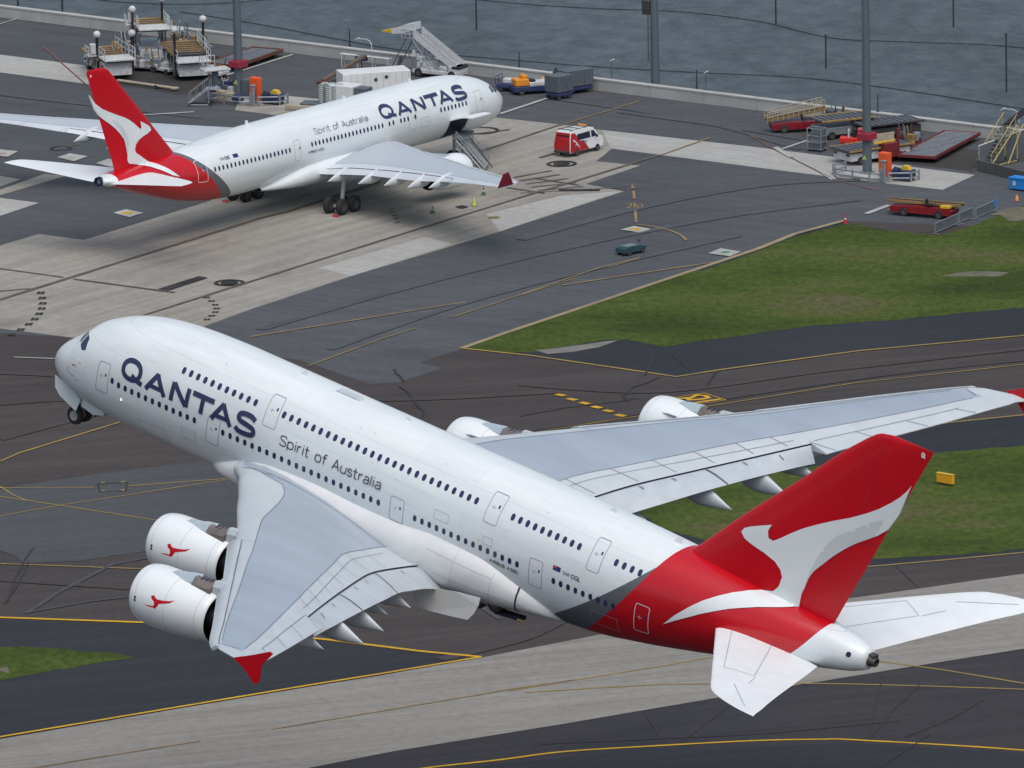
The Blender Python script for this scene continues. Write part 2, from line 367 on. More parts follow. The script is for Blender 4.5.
def livery(name, wg, gr, tl, lines):
    m, t, b = principled(name); N = t.nodes; L = t.links
    tc = N.new('ShaderNodeTexCoord'); sp = N.new('ShaderNodeSeparateXYZ'); L.new(tc.outputs['Object'], sp.inputs[0])
    def M(op, a, c=None, d=None):
        n = N.new('ShaderNodeMath'); n.operation = op
        for i, v in enumerate((a, c, d)):
            if v is None: continue
            if isinstance(v, (int, float)): n.inputs[i].default_value = v
            else: L.new(v, n.inputs[i])
        return n.outputs[0]
    s = M('MULTIPLY', sp.outputs[0], -1.0); z = sp.outputs[2]
    def mask(c):
        p = M('ADD', M('MULTIPLY', z, M('ADD', M('MULTIPLY', z, c[2]), c[1])), c[0])
        return M('MULTIPLY', M('SUBTRACT', s, p), 60.0)
    def clamp(v): n = M('ADD', v, .5); N[-1] if False else None; n.node.use_clamp = True; return n
    def mix(a, c, f):
        n = N.new('ShaderNodeMix'); n.data_type = 'RGBA'; L.new(f, n.inputs[0])
        for i, v in ((6, a), (7, c)):
            if isinstance(v, tuple): n.inputs[i].default_value = (*v, 1)
            else: L.new(v, n.inputs[i])
        return n.outputs[2]
    c = mix((.76, .81, .82), (.115, .13, .145), clamp(mask(wg)))
    c = mix(c, (.54, .001, .010), clamp(mask(gr)))
    c = mix(c, (.75, .80, .81), clamp(mask(tl)))
    # skin panels, grime streaks running aft and mottled touch-ups
    cb = N.new('ShaderNodeCombineXYZ'); L.new(s, cb.inputs[0]); L.new(z, cb.inputs[1])
    br = N.new('ShaderNodeTexBrick'); br.inputs['Scale'].default_value = 1; br.inputs['Brick Width'].default_value = 5.1; br.inputs['Row Height'].default_value = 1.55
    br.inputs['Mortar Size'].default_value = .016; br.inputs['Color1'].default_value = (1, 1, 1, 1); br.inputs['Color2'].default_value = (.975, .978, .985, 1); br.inputs['Mortar'].default_value = (.79, .81, .84, 1); br.inputs['Mortar Smooth'].default_value = .4
    L.new(cb.outputs[0], br.inputs[0])
    mp = N.new('ShaderNodeMapping'); mp.inputs['Scale'].default_value = (.16, 1.1, 1.1); L.new(tc.outputs['Object'], mp.inputs[0])
    n1 = N.new('ShaderNodeTexNoise'); n1.inputs['Scale'].default_value = 1.0; n1.inputs['Detail'].default_value = 7; n1.inputs['Roughness'].default_value = .65; L.new(mp.outputs[0], n1.inputs[0])
    r = N.new('ShaderNodeMapRange'); r.inputs[1].default_value = .35; r.inputs[2].default_value = .7; r.inputs[3].default_value = 1.0; r.inputs[4].default_value = .89; L.new(n1.outputs[0], r.inputs[0])
    v1 = N.new('ShaderNodeVectorMath'); v1.operation = 'MULTIPLY'; L.new(c, v1.inputs[0]); L.new(br.outputs[0], v1.inputs[1])
    v2 = N.new('ShaderNodeVectorMath'); v2.operation = 'SCALE'; L.new(v1.outputs[0], v2.inputs[0]); L.new(r.outputs[0], v2.inputs['Scale'])
    L.new(v2.outputs[0], b.inputs['Base Color'])
    rr = N.new('ShaderNodeMapRange'); rr.inputs[3].default_value = .24; rr.inputs[4].default_value = .42; L.new(n1.outputs[0], rr.inputs[0]); L.new(rr.outputs[0], b.inputs['Roughness'])
    b.inputs['Coat Weight'].default_value = .35; b.inputs['Coat Roughness'].default_value = .12
    n2 = N.new('ShaderNodeTexNoise'); n2.inputs['Scale'].default_value = .9; n2.inputs['Detail'].default_value = 2; L.new(tc.outputs['Object'], n2.inputs[0])
    bp = N.new('ShaderNodeBump'); bp.inputs['Strength'].default_value = .25; bp.inputs['Distance'].default_value = .02; L.new(n2.outputs[0], bp.inputs['Height']); L.new(bp.outputs[0], b.inputs['Normal'])
    return m

# ------------------------------------------------------------------ fuselage
class Fus:
    def __init__(s, st, e, yb=0):
        X = [a[0] for a in st]; s.T = pch(X, [a[1] for a in st]); s.B = pch(X, [a[2] for a in st]); s.Wd = pch(X, [a[3] for a in st]); s.e = e; s.len = X[-1]
    def ring(s, x, th):
        t, b, w = s.T(x), s.B(x), s.Wd(x); c = (t + b) / 2; h = (t - b) / 2; sn, cs = math.sin(th), math.cos(th); k = 2 / s.e
        return Vector((-x, w * math.copysign(abs(sn) ** k, sn), c + h * math.copysign(abs(cs) ** k, cs)))
    def y(s, x, z):
        t, b, w = s.T(x), s.B(x), s.Wd(x); c = (t + b) / 2; h = max((t - b) / 2, 1e-6); u = min(1, abs(z - c) / h); return w * (1 - u ** s.e) ** (1 / s.e)
    def map(s, side):
        def f(x, z, off):
            y = s.y(x, z); e = .03
            d1 = Vector((-2 * e, s.y(x + e, z) - s.y(x - e, z), 0)); d2 = Vector((0, s.y(x, z + e) - s.y(x, z - e), 2 * e))
            n = d1.cross(d2); n = -n if n.y < 0 else n
            n = n.normalized() if n.length > 1e-9 else Vector((0, 1, 0))
            p = Vector((-x, y, z)) + n * off; p.y *= side; return p
        return f
    def build(s, name, m, parent, n=128):
        xs = [0.003, .02, .06, .12, .2, .3, .45] + [.6 + .2 * i for i in range(18)]
        x = xs[-1] + .3
        while x < s.len - .2: xs.append(x); x += .5 if x < 14 else .6
        xs.append(s.len)
        V = []; F_ = []
        for x in xs:
            for i in range(n): V.append(s.ring(x, 2 * math.pi * i / n))
        for j in range(len(xs) - 1):
            for i in range(n): F_.append((j * n + i, j * n + (i + 1) % n, (j + 1) * n + (i + 1) % n, (j + 1) * n + i))
        V.append(s.ring(0, 0)); k = len(V) - 1
        for i in range(n): F_.append((k, (i + 1) % n, i))
        F_.append(tuple((len(xs) - 1) * n + i for i in range(n)))
        o = mesh_obj(name, V, F_, m, parent, smooth=True); return weld(o, 1e-5)

def bump_c(t): t = min(max(t, 0), 1); return math.sqrt(t) * (1 - t) / .385

class Wing:
    """rows: y, sLE, zLE, sBX, sBA, zBA, sFG, zFG, sTE, zTE"""
    def __init__(s, rows, bul=(.085, .045)):
        Y = [r[0] for r in rows]; s.f = [pch(Y, [r[k] for r in rows]) for k in range(1, 10)]; s.y0, s.y1 = Y[0], Y[-1]; s.bul = bul
    def g(s, y): return [f(y) for f in s.f]
    def amp(s, y): q = (y - s.y0) / (s.y1 - s.y0); return s.bul[0] + (s.bul[1] - s.bul[0]) * min(1, q * 1.6)
    def top(s, y, x):
        a, za, bx, ba, zb, fg, zf, te, zt = s.g(y); A = s.amp(y) * (ba - a)
        def z1(x): t = (x - a) / (ba - a); return za + (zb - za) * t + A * bump_c(t)
        if x <= ba: return z1(max(x, a))
        if x <= fg: return zb + (zf - zb) * (x - ba) / (fg - ba)
        return zf + (zt - zf) * (x - fg) / max(te - fg, .01)
    def map(s, side):
        def f(y, x, off): return Vector((-x, side * y, s.top(y, x) + off))
        return f
    def core(s, name, parent, side, mats, yflap, ny=70):
        """upper and lower skins; inboard of yflap it stops at the flap gap, outboard it runs to the trailing edge"""
        ys = [s.y0 + (s.y1 - s.y0) * i / ny for i in range(ny + 1)]
        ys = sorted(set([round(v, 4) for v in ys] + [yflap - .001, yflap + .001]))
        V = []; F_ = []; MI = []; C = None; prev = None
        for y in ys:
            a, za, bx, ba, zb, fg, zf, te, zt = s.g(y); full = y > yflap
            ch = te - a; th = .055 * ch
            up = [a + (bx - a) * t for t in (0, .02, .08, .2, .4, .7, 1)] + [bx + (ba - bx) * t / 7 for t in range(1, 8)] + [ba + (fg - ba) * t / 2 for t in (1, 2)]
            end = te if full else fg
            P = [(x, s.top(y, x)) for x in up]
            P += [(fg + (end - fg) * t / 2, s.top(y, fg + (end - fg) * t / 2)) if full else (fg, zf - .02 - .05 * t) for t in (1, 2)]
            low = []
            zend = P[-1][1] - (.05 if full else .16)
            for t in (1, .85, .65, .45, .25, .1, .03, .008):
                x = a + (end - a) * t; z = za + (zend - za) * t - th * bump_c(t) * (1 if t < .999 else 0); low.append((x, z))
            ring = P + low; n = len(ring); k = len(V)
            V += [(-x, side * y, z) for x, z in ring]
            if prev is not None:
                for i in range(n):
                    j = (i + 1) % n; F_.append((prev + i, prev + j, k + j, k + i))
                    if i < 6: MI.append(1)
                    elif i < 13: MI.append(0 if y < s.y1 - 1.45 else 1)
                    elif i < 15: MI.append(1)
                    elif i < 17: MI.append(1 if full else 2)
                    else: MI.append(1 if i < n - 1 else 1)
            prev = k
        n = len(ring); F_.append(tuple(range(prev, prev + n))); MI.append(1); F_.append(tuple(range(n))); MI.append(1)
        o = mesh_obj(name, V, F_, mats, parent, MI, True)
        b = bmesh.new(); b.from_mesh(o.data); bmesh.ops.recalc_face_normals(b, faces=b.faces); b.to_mesh(o.data); b.free()
        try: o.data.set_sharp_from_angle(angle=math.radians(35))
        except Exception: pass
        return o
    def panel(s, name, parent, side, y0, y1, m, fx0=0.0, drop=.11, thick=.28, kind=None):
        """a flap: starts just behind the gap and runs to the trailing edge"""
        ny = max(3, int((y1 - y0) / .8)); V = []; F_ = []; prev = None
        for k in range(ny + 1):
            y = y0 + (y1 - y0) * k / ny; a, za, bx, ba, zb, fg, zf, te, zt = s.g(y)
            x0 = fg + fx0; sec = []
            for t in (0, .04, .15, .35, .6, .85, 1):
                x = x0 + (te - x0) * t; zz = (zf - drop) + (zt - zf + drop) * t + .13 * bump_c(t) - (.12 if t == 0 else 0); sec.append((x, zz))
            for t in (.97, .6, .25, .06, 0):
                x = x0 + (te - x0) * t; zz = (zf - drop) + (zt - zf + drop) * t - thick * (bump_c(t) * .8 + (.1 if 0 < t < .9 else 0)) - .03 - (.22 if t == 0 else 0); sec.append((x, zz))
            n = len(sec); b0 = len(V); V += [(-x, side * y, z) for x, z in sec]
            if prev is not None: F_ += [(prev + i, prev + (i + 1) % n, b0 + (i + 1) % n, b0 + i) for i in range(n)]
            prev = b0
        F_.append(tuple(range(n))); F_.append(tuple(range(prev, prev + n)))
        o = weld(mesh_obj(name, V, F_, m, parent, smooth=True), 1e-5)
        try: o.data.set_sharp_from_angle(angle=math.radians(40))
        except Exception: pass
        if kind: o['kind'] = kind
        return o
    def slat(s, name, parent, side, y0, y1, m, ahead=.65, back=.45, dz=.33):
        ny = max(4, int((y1 - y0) / 1.0)); V = []; F_ = []; prev = None
        for k in range(ny + 1):
            y = y0 + (y1 - y0) * k / ny; a, za = s.g(y)[:2]; q = 1 - .35 * (y - y0) / (y1 - y0)
            zt = s.top(y, a + back * q)
            sec = [(a + back * q, zt + .05), (a + back * .4 * q, zt + .03), (a - ahead * .3 * q, za + .12 * q), (a - ahead * .75 * q, za - dz * .55 * q), (a - ahead * q, za - dz * 1.15 * q), (a - ahead * .8 * q, za - dz * 1.7 * q), (a - ahead * .3 * q, za - dz * 1.2 * q), (a + back * .3 * q, za - .05), (a + back * q, zt + .015)]
            n = len(sec); b0 = len(V); V += [(-x, side * y, z) for x, z in sec]
            if prev is not None: F_ += [(prev + i, prev + (i + 1) % n, b0 + (i + 1) % n, b0 + i) for i in range(n)]
            prev = b0
        F_.append(tuple(range(n))); F_.append(tuple(range(prev, prev + n)))
        o = weld(mesh_obj(name, V, F_, m, parent, smooth=True), 1e-5)
        try: o.data.set_sharp_from_angle(angle=math.radians(50))
        except Exception: pass
        return o

def canoe(name, parent, x0, x1, y, z0, z1, w, h, m, n=14):
    """flap track fairing: a pointed pod from x0 (front) to x1 (tail)"""
    V = []; F_ = []; K = 12
    for j in range(K + 1):
        t = j / K; r = (math.sin(math.pi * min(1, t * 1.15) ** .7) if t < .5 else max(0, 1 - ((t - .35) / .65) ** 1.5)) if False else max(.02, min(1, t / .3) ** .5 * (1 - max(0, (t - .45) / .55) ** 1.25))
        x = x0 + (x1 - x0) * t; z = z0 + (z1 - z0) * t
        for i in range(n):
            a = 2 * math.pi * i / n; V.append((-x, y + w / 2 * r * math.cos(a), z + h / 2 * r * math.sin(a) * (1 if math.sin(a) > 0 else 1.2)))
    for j in range(K):
        for i in range(n): F_.append((j * n + i, j * n + (i + 1) % n, (j + 1) * n + (i + 1) % n, (j + 1) * n + i))
    F_ += [tuple(range(n)), tuple(range(K * n, K * n + n))]
    return mesh_obj(name, V, F_, m, parent, smooth=True)

def naca(t): return 5 * (.2969 * math.sqrt(max(t, 0)) - .126 * t - .3516 * t * t + .2843 * t ** 3 - .1036 * t ** 4)
class Fin:
    """vertical (or, with flat=True, horizontal) tail surface. rows: h, sLE, sTE, thickness, other coordinate"""
    def __init__(s, rows):
        H = [r[0] for r in rows]; s.f = [pch(H, [r[k] for r in rows]) for k in range(1, 5)]; s.h0, s.h1 = H[0], H[-1]; s.H = H
    def half(s, x, h):
        if not s.h0 <= h <= s.h1: return 0
        a, b, th, o = [f(h) for f in s.f]; t = (x - a) / (b - a)
        return 0 if not 0 <= t <= 1 else max(0, naca(t)) * th * (b - a)
    def build(s, name, m, parent, flat=0, nh=40):
        hs = sorted(set([s.h0 + (s.h1 - s.h0) * i / nh for i in range(nh + 1)] + s.H)); V = []; F_ = []; prev = None
        ts = [0, .004, .015, .04, .08, .14, .22, .32, .44, .56, .68, .8, .9, .97, 1]
        for h in hs:
            a, b, th, o = [f(h) for f in s.f]; c = b - a
            ring = [(a + c * t, naca(t) * th * c) for t in ts] + [(a + c * t, -naca(t) * th * c) for t in ts[-1:0:-1]]
            n = len(ring); k = len(V)
            for x, w in ring: V.append((-x, w + o, h) if not flat else (-x, flat * h, o + w))
            if prev is not None: F_ += [(prev + i, prev + (i + 1) % n, k + (i + 1) % n, k + i) for i in range(n)]
            prev = k
        F_ += [tuple(range(n)), tuple(range(prev, prev + n))]
        o = weld(mesh_obj(name, V, F_, m, parent, smooth=True), 1e-5)
        try: o.data.set_sharp_from_angle(angle=math.radians(45))
        except Exception: pass
        return o

def wordmark(dc, a0, b0, sx, h, w):
    """the airline's name in broad capitals; nominal length 11.98 units"""
    S = lambda P: [(a0 + sx * p[0], b0 + h * p[1]) for p in P]
    el = [(.88 + .78 * math.copysign(abs(math.cos(t)) ** .9, math.cos(t)), .585 + .48 * math.copysign(abs(math.sin(t)) ** .9, math.sin(t))) for t in [2 * math.pi * i / 40 for i in range(40)]]
    dc.stroke(S(el), w, True, .15); dc.stroke(S([(.95, .34), (1.35, .2), (1.98, .1)]), w, False, .15)
    for x in (2.3, 8.15):
        dc.stroke(S([(x + .05, 0), (x + .86, 1.0)]), w, False, .15); dc.stroke(S([(x + .80, 1.0), (x + 1.72, 0)]), w, False, .15); dc.stroke(S([(x + .42, .28), (x + 1.36, .28)]), w * .85, False, .15)
    dc.stroke(S([(4.62, 0), (4.62, 1)]), w, False, .15); dc.stroke(S([(4.66, .97), (5.92, .03)]), w, False, .15); dc.stroke(S([(5.96, 0), (5.96, 1)]), w, False, .15)
    dc.stroke(S([(6.32, .89), (8.2, .89)]), w, False, .15); dc.stroke(S([(7.27, .86), (7.27, 0)]), w, False, .15)
    dc.stroke(catmull(S([(11.82, .84), (11.5, .97), (11.0, 1.0), (10.55, .93), (10.42, .74), (10.6, .58), (11.1, .51), (11.7, .42), (11.88, .24), (11.7, .06), (11.1, 0), (10.55, .03), (10.3, .17)]), 5), w, False, .12)

def door(fus, side, c4, name, parent, m, w=.05, label=None, glass=True, fwd=1):
    d = Decal(fus.map(side), .012); P = []
    # rounded corners
    for i in range(4):
        p = c4[i]; a = c4[i - 1]; b = c4[(i + 1) % 4]; r = .14
        def q(u, v, r=r): L = math.dist(u, v); return (u[0] + (v[0] - u[0]) * r / L, u[1] + (v[1] - u[1]) * r / L)
        P += [q(p, a), ((q(p, a)[0] + q(p, b)[0] + 2 * p[0]) / 4, (q(p, a)[1] + q(p, b)[1] + 2 * p[1]) / 4), q(p, b)]
    d.stroke(P, w, True, .2)
    o = d.build(name, [m], parent)
    if label: o['label'] = label
    cx = sum(p[0] for p in c4) / 4; cz = sum(p[1] for p in c4) / 4; hz = abs(c4[0][1] - c4[3][1])
    if glass:
        g = Decal(fus.map(side), .014); g.dot(cx + fwd * .28, cz + hz * .12, .07, .11); g.build('door_window', [GLASS], o)
    k = Decal(fus.map(side), .016); k.stroke([(cx - .28, cz + .1), (cx + .05, cz + .1)], .03); k.stroke([(cx - .12, cz + .22), (cx - .12, cz - .05)], .03); k.build('door_handle', [m], o)
    return o

def lathe_engine(parent, name, s0, L, R, y, zf, zr, m, yside, emblem=None, dark_from=.93):
    """nacelle as a child mesh with its axis from (s0,zf) to (s0+L,zr)"""
    piv = Vector((-s0, y, zf)); ax = Vector((-L, 0, zr - zf)); ang = math.atan2(zr - zf, L)
    rot = Matrix.Rotation(ang, 3, 'Y')
    def P(x, r, t): return piv + rot @ Vector((-x, r * math.cos(t), r * math.sin(t)))
    prof = [(1.0, .70), (.45, .735), (.15, .76), (.03, .80), (0, .83), (.02, .86), (.08, .89), (.22, .925), (.45, .957), (.8, .985), (1.2, 1.0), (2.0 * L / 6.2, 1.0), (2.6 * L / 6.2, .995), (3.0 * L / 6.2, .985)]
    prof = [(x, r * R) for x, r in prof]
    prof += [(L * t, R * r) for t, r in ((.55, .965), (.62, .945), (.7, .92), (.78, .89), (.86, .86), (.93, .83), (1.0, .80))]
    inner = [(L * 1.0, R * .785), (L * .9, R * .80), (L * .72, R * .8)]
    n = 64; V = []; F_ = []; MI = []
    allp = prof + inner
    for x, r in allp:
        for i in range(n): V.append(P(x, r, 2 * math.pi * i / n))
    for j in range(len(allp) - 1):
        for i in range(n):
            F_.append((j * n + i, j * n + (i + 1) % n, (j + 1) * n + (i + 1) % n, (j + 1) * n + i)); MI.append(2 if j >= len(prof) - 1 else (1 if j < 3 else 0))
    o = mesh_obj(name, V, F_, [m, STRUT, DARK], parent, MI, True)
    # fan, core cowl, plug
    b = MB(); V = []
    def lat(pr, mm, bb):
        vs = [P(x, r, 2 * math.pi * i / 32) for x, r in pr for i in range(32)]
        bb.add(vs, [(j * 32 + i, j * 32 + (i + 1) % 32, (j + 1) * 32 + (i + 1) % 32, (j + 1) * 32 + i) for j in range(len(pr) - 1) for i in range(32)], mm, True)
    lat([(.75, .001), (.95, .1 * R), (1.25, .22 * R)], 0, b); b.build('spinner', [DARK], o)
    b = MB(); vs = []
    for k in range(24):
        t = 2 * math.pi * k / 24; vs = [P(1.2, .2 * R, t), P(1.05, .72 * R, t + .1), P(1.35, .72 * R, t + .34), P(1.4, .2 * R, t + .2)]; b.add(vs, [(0, 1, 2, 3)])
    b.build('fan', [STRUT], o)
    b = MB(); lat([(L * .7, .46 * R), (L * .85, .44 * R), (L * .98, .36 * R), (L * 1.04, .28 * R), (L * 1.04, .26 * R), (L * .95, .22 * R)], 0, b); lat([(L * .95, .2 * R), (L * 1.06, .12 * R), (L * 1.12, .01 * R)], 1, b)
    lat([(L * .72, .8 * R), (L * .71, .5 * R)], 2, b)
    b.build('exhaust_core', [mat('dark_core_metal', (.035, .035, .045), .5, .3), HOT, DARK], o)  # core cowl in near-black metal, plug in brown
    # seams
    def nm(x, t, off):
        xs = [q[0] for q in prof[5:]]; rs = [q[1] for q in prof[5:]]
        return P(x, pchl(xs, rs, x) + off, t)
    def pchl(xs, rs, x):
        for i in range(len(xs) - 1):
            if xs[i] <= x <= xs[i + 1]: u = (x - xs[i]) / (xs[i + 1] - xs[i]); return rs[i] + (rs[i + 1] - rs[i]) * u
        return rs[-1]
    d = Decal(nm, .008)
    for x in (.62, L * .5, L * .88):
        d.stroke([(x, t * 2 * math.pi / 48) for t in range(48)] + [(x, 2 * math.pi)], .02, False, .2)
    d.build('cowl_seam', [LINE], o)
    return o, nm

ROO_SMALL = [(0, .02), (.18, .12), (.33, .15), (.36, .30), (.33, .46), (.22, .60), (.2, .75), (.3, .86), (.34, .74), (.42, .66), (.62, .72), (.82, .82), (1.0, 1.0), (.86, .70), (.66, .54), (.52, .42), (.46, .18), (.40, .02), (.34, .06), (.18, .04)]
# ------------------------------------------------------------------ the large four-engined jet climbing away
def big_jet():
    R = thing('jumbo_jet', 'big white double-deck four-engined airliner with red tail climbing nose up', 'airliner')
    R.matrix_world = Matrix(((-.754487, -.639271, .148601, -30.176256), (.618705, -.768326, -.16395, 698.598364), (.218982, -.031758, .975212, 34.912982), (0, 0, 0, 1)))
    F = Fus([(0,-2.0,-2.0,0),(.2,-1.97,-2.03,.02),(.36,-1.45,-2.45,.5),(.7,-.92,-2.76,.95),(1.2,-.4,-3.0,1.42),(2.2,.4,-3.36,2.08),(3.1,1.08,-3.6,2.5),(3.5,1.5,-3.7,2.66),(4,1.95,-3.78,2.8),(5,2.5,-3.92,3.02),(6,2.95,-4.04,3.2),(8,3.55,-4.17,3.42),(10,3.88,-4.2,3.53),(13,4.12,-4.2,3.57),(16,4.2,-4.2,3.57),(30,4.2,-4.2,3.57),(44,4.2,-4.2,3.57),(48,4.18,-3.95,3.52),(52,4.1,-3.25,3.36),(56,3.95,-2.35,3.02),(60,3.72,-1.35,2.52),(64,3.42,-.25,1.9),(67,3.1,.5,1.32),(68.5,2.85,.95,.98),(69.2,2.6,1.3,.62)], 2.12)
    LIV = livery('big_jet_paint', (50.05, 1.24, -.045), (51.5, .78, -.05), (63.2, 1.25, -.13), None)
    fus = F.build('fuselage', LIV, R)
    # belly fairing
    FF = Fus([(15.0, -3.3, -3.7, .9), (16.2, -2.8, -3.95, 2.2), (17.6, -2.1, -4.16, 3.1), (19.3, -1.2, -4.27, 3.62), (22, -.4, -4.5, 3.96), (26, -.25, -4.75, 4.1), (30, -.45, -4.95, 4.12), (33, -.4, -4.95, 4.12), (36, .0, -4.95, 4.12), (40, -.15, -4.85, 4.05), (41, -.35, -4.65, 3.95), (42.6, -.9, -4.35, 3.7), (44.3, -1.6, -4.02, 3.3), (45.6, -2.3, -3.85, 2.75), (46.5, -3.0, -3.8, 1.8)], 2.5)
    xs = [15.0 + i * .45 for i in range(71)]; n = 96; V = []; Fc = []
    for x in xs: V += [FF.ring(min(x, 46.5), 2 * math.pi * i / n) for i in range(n)]
    for j in range(len(xs) - 1): Fc += [(j * n + i, j * n + (i + 1) % n, (j + 1) * n + (i + 1) % n, (j + 1) * n + i) for i in range(n)]
    FAIR = mat('fairing_white', (.72, .74, .74), .34, var=.16, scale=.5, coat=.2, stretch=(.5, 1, 1))
    fair = weld(mesh_obj('belly_fairing', V, Fc, FAIR, R, smooth=True), 1e-5)
    dd = Decal(FF.map(1), .012); dd.stroke([(43.35, -1.4), (43.5, -2.2), (43.45, -3.0), (43.3, -3.9)], .13, False, .2); dd.build('fairing_gap', [DLINE], fair)
    dd = Decal(FF.map(1), .01)
    for q in ([(38.5, -1.0), (38.3, -3.8)], [(41.6, -1.3), (41.4, -3.9)], [(36.2, -1.7), (41.5, -1.9)], [(28.0, -1.35), (28.0, -1.9)], [(37, -3.1), (44, -3.0)]): dd.stroke(q, .02)
    dd.build('fairing_seam', [LINE], fair)
    # windows: port side one by one
    wins = []
    def row(s0, s1, z):
        k = round((s1 - s0) / .635); wins.extend([(s0 + (s1 - s0) * i / k, z) for i in range(k + 1)])
    row(13.43, 19.76, 2.40); row(22.24, 38.85, 2.42); row(41.95, 47.53, 2.42); row(50.58, 52.51, 2.42)
    row(7.82, 7.82 + .001, -.28) if False else wins.append((7.82, -.26))
    row(8.45, 15.29, -.35); row(17.8, 31.37, -.33); row(34.5, 43.22, -.29); row(46.28, 51.14, -.32)
    wins.sort(key=lambda q: (q[1] < 0, q[0]))
    for i, (a, z) in enumerate(wins[:98]):
        d = Decal(F.map(1), .014); d.dot(a, z, .155, .215, 12); d.build('window', [GLASS], R)
    d = Decal(F.map(1), .014)
    for a, z in wins[98:]: d.dot(a, z, .155, .215, 12)
    d.build('window', [GLASS], R, 'stuff')
    d = Decal(F.map(-1), .014)
    for a, z in wins: d.dot(a, z, .155, .215, 12)
    d.build('window', [GLASS], R, 'stuff')
    doors = [[(6.39, .62), (7.44, .75), (7.42, -1.38), (6.29, -1.47)], [(20.75, 3.27), (21.8, 3.27), (21.95, 1.34), (20.85, 1.34)], [(16.45, .45), (17.5, .45), (17.4, -1.5), (16.33, -1.5)], [(32.36, .55), (33.49, .55), (33.5, -1.12), (32.37, -1.1)],
             [(39.85, 3.32), (40.97, 3.32), (40.95, 1.46), (39.85, 1.48)], [(48.56, 3.32), (49.55, 3.32), (49.56, 1.35), (48.57, 1.35)], [(44.2, .58), (45.27, .59), (45.35, -1.28), (44.24, -1.3)]]
    for side in (1, -1):
        for c in doors: door(F, side, c, 'cabin_door', R, LINE)
        door(F, side, [(52.88, .57), (53.95, .56), (53.78, -1.43), (52.7, -1.48)], 'cabin_door', R, WLINE, .05, 'aft door outlined in white on the red paint')
    # cockpit windscreen
    def cock(P, side):
        d = Decal(F.map(side), .012); d.fill(P, .15); d.build('cockpit_window', [CGLASS], R)
    for side in (1, -1):
        cock([(3.30, .93), (3.62, 1.33), (3.95, 1.40), (3.72, .80), (3.45, .70)], side)
        cock([(3.80, .70), (4.05, 1.38), (4.42, 1.30), (4.62, .62), (4.25, .48)], side)
    m = F.map(1)
    def nose_win(y0, y1):
        V = []; Fn = []
        for k in range(7):
            y = y0 + (y1 - y0) * k / 6
            for s_ in (3.05 + .1 * abs(y), 3.2 + .12 * abs(y), 3.36 + .14 * abs(y)):
                # height of the skin at this lateral position
                t, b, w = F.T(s_), F.B(s_), F.Wd(s_); c = (t + b) / 2; h = (t - b) / 2; zz = c + h * (1 - min(1, abs(y) / w) ** 2.12) ** (1 / 2.12)
                V.append((-s_ + .015, y, zz + .015))
        for k in range(6):
            for q in range(2): Fn.append((k * 3 + q, k * 3 + q + 1, k * 3 + q + 4, k * 3 + q + 3))
        mesh_obj('cockpit_window', V, Fn, CGLASS, R, smooth=True)
    nose_win(.05, .85); nose_win(-.85, -.05)
    # lettering
    for side in (1, -1):
        o1, sx = ((8.47, 1) if side > 0 else (20.45, -1))
        d = Decal(F.map(side), .016); wordmark(d, o1, .28, sx, 1.26, .34); d.build('airline_lettering', [NAVY], R)
        t = 'Spirit of Australia'; wid = text_width(t, .15); k = 8.75 / wid
        d = Decal(F.map(side), .016); text(d, t, 22.62 if side > 0 else 31.37, .57, .66, sx * k / .66, .078, .15, .12); d.build('slogan_lettering', [GLETT], R)
        d = Decal(F.map(side), .016); text(d, 'VH-OQL', 46.9 if side > 0 else 48.3, .38, .26, sx * 1.45, .05, .22, .2); d.build('registration_lettering', [GLETT], R)
        d = Decal(F.map(side), .016); text(d, 'AIRBUS A380', 40.95 if side > 0 else 43.5, -.93, .2, sx * 1.75, .045, .22, .2); d.build('maker_lettering', [GLETT], R)
        a = 46.09 if side > 0 else 48.0
        d = Decal(F.map(side), .014); d.fill([(a, .42), (a + .62, .42), (a + .62, .74), (a, .74)], .3, 0); d.fill([(a, .58), (a + .28, .58), (a + .28, .74), (a, .74)], .3, 1); d.build('flag', [mat('flag_blue', (.02, .03, .16), .4), mat('flag_red', (.5, .08, .08), .4)], R)
    # small nose marks
    d = Decal(F.map(1), .012); d.stroke([(3.65, -.78), (3.85, -.66), (4.05, -.72)], .07); d.build('nose_emblem', [RED], R)
    d = Decal(F.map(1), .012); d.stroke([(3.05, -1.3), (3.5, -1.42), (4.1, -1.45)], .05); d.dot(4.23, -1.62, .06, .06); d.dot(4.45, -.3, .05, .05); d.dot(3.2, -1.12, .06, .06)
    for k in range(10):
        t = k * .6283; d.dot(3.85 + .42 * math.cos(t), -.72 + .42 * math.sin(t), .02, .03, 6)
    d.build('nose_sensor', [mat('sensor', (.35, .28, .33), .5)], R)
    # fin and emblem
    fin = Fin([(2.6, 52.95, 65.75, .085, 0), (3.9, 54.1, 66.28, .085, 0), (4.65, 54.85, 66.57, .085, 0), (7.7, 57.75, 67.8, .09, 0), (11.87, 61.95, 69.45, .09, 0), (14.6, 64.6, 70.55, .09, 0), (15.73, 65.84, 71.0, .085, 0), (16.5, 66.75, 71.31, .075, 0), (16.9, 67.4, 71.47, .06, 0), (17.08, 68.3, 71.54, .03, 0)])
    fo = fin.build('tail_fin', RED, R)
    d = Decal(lambda a, b, o: Vector((-a, fin.half(a, b) + o, b)), .012)
    for q in ([(67.9, 16.6), (66.6, 9.7), (66.0, 8.9)], [(66.0, 8.9), (68.55, 9.65)], [(66.1, 8.8), (64.1, 3.9)]): d.stroke(q, .03, False, .3)
    d.build('rudder_seam', [mat('rudder_seam', (.28, .03, .04), .5)], fo)
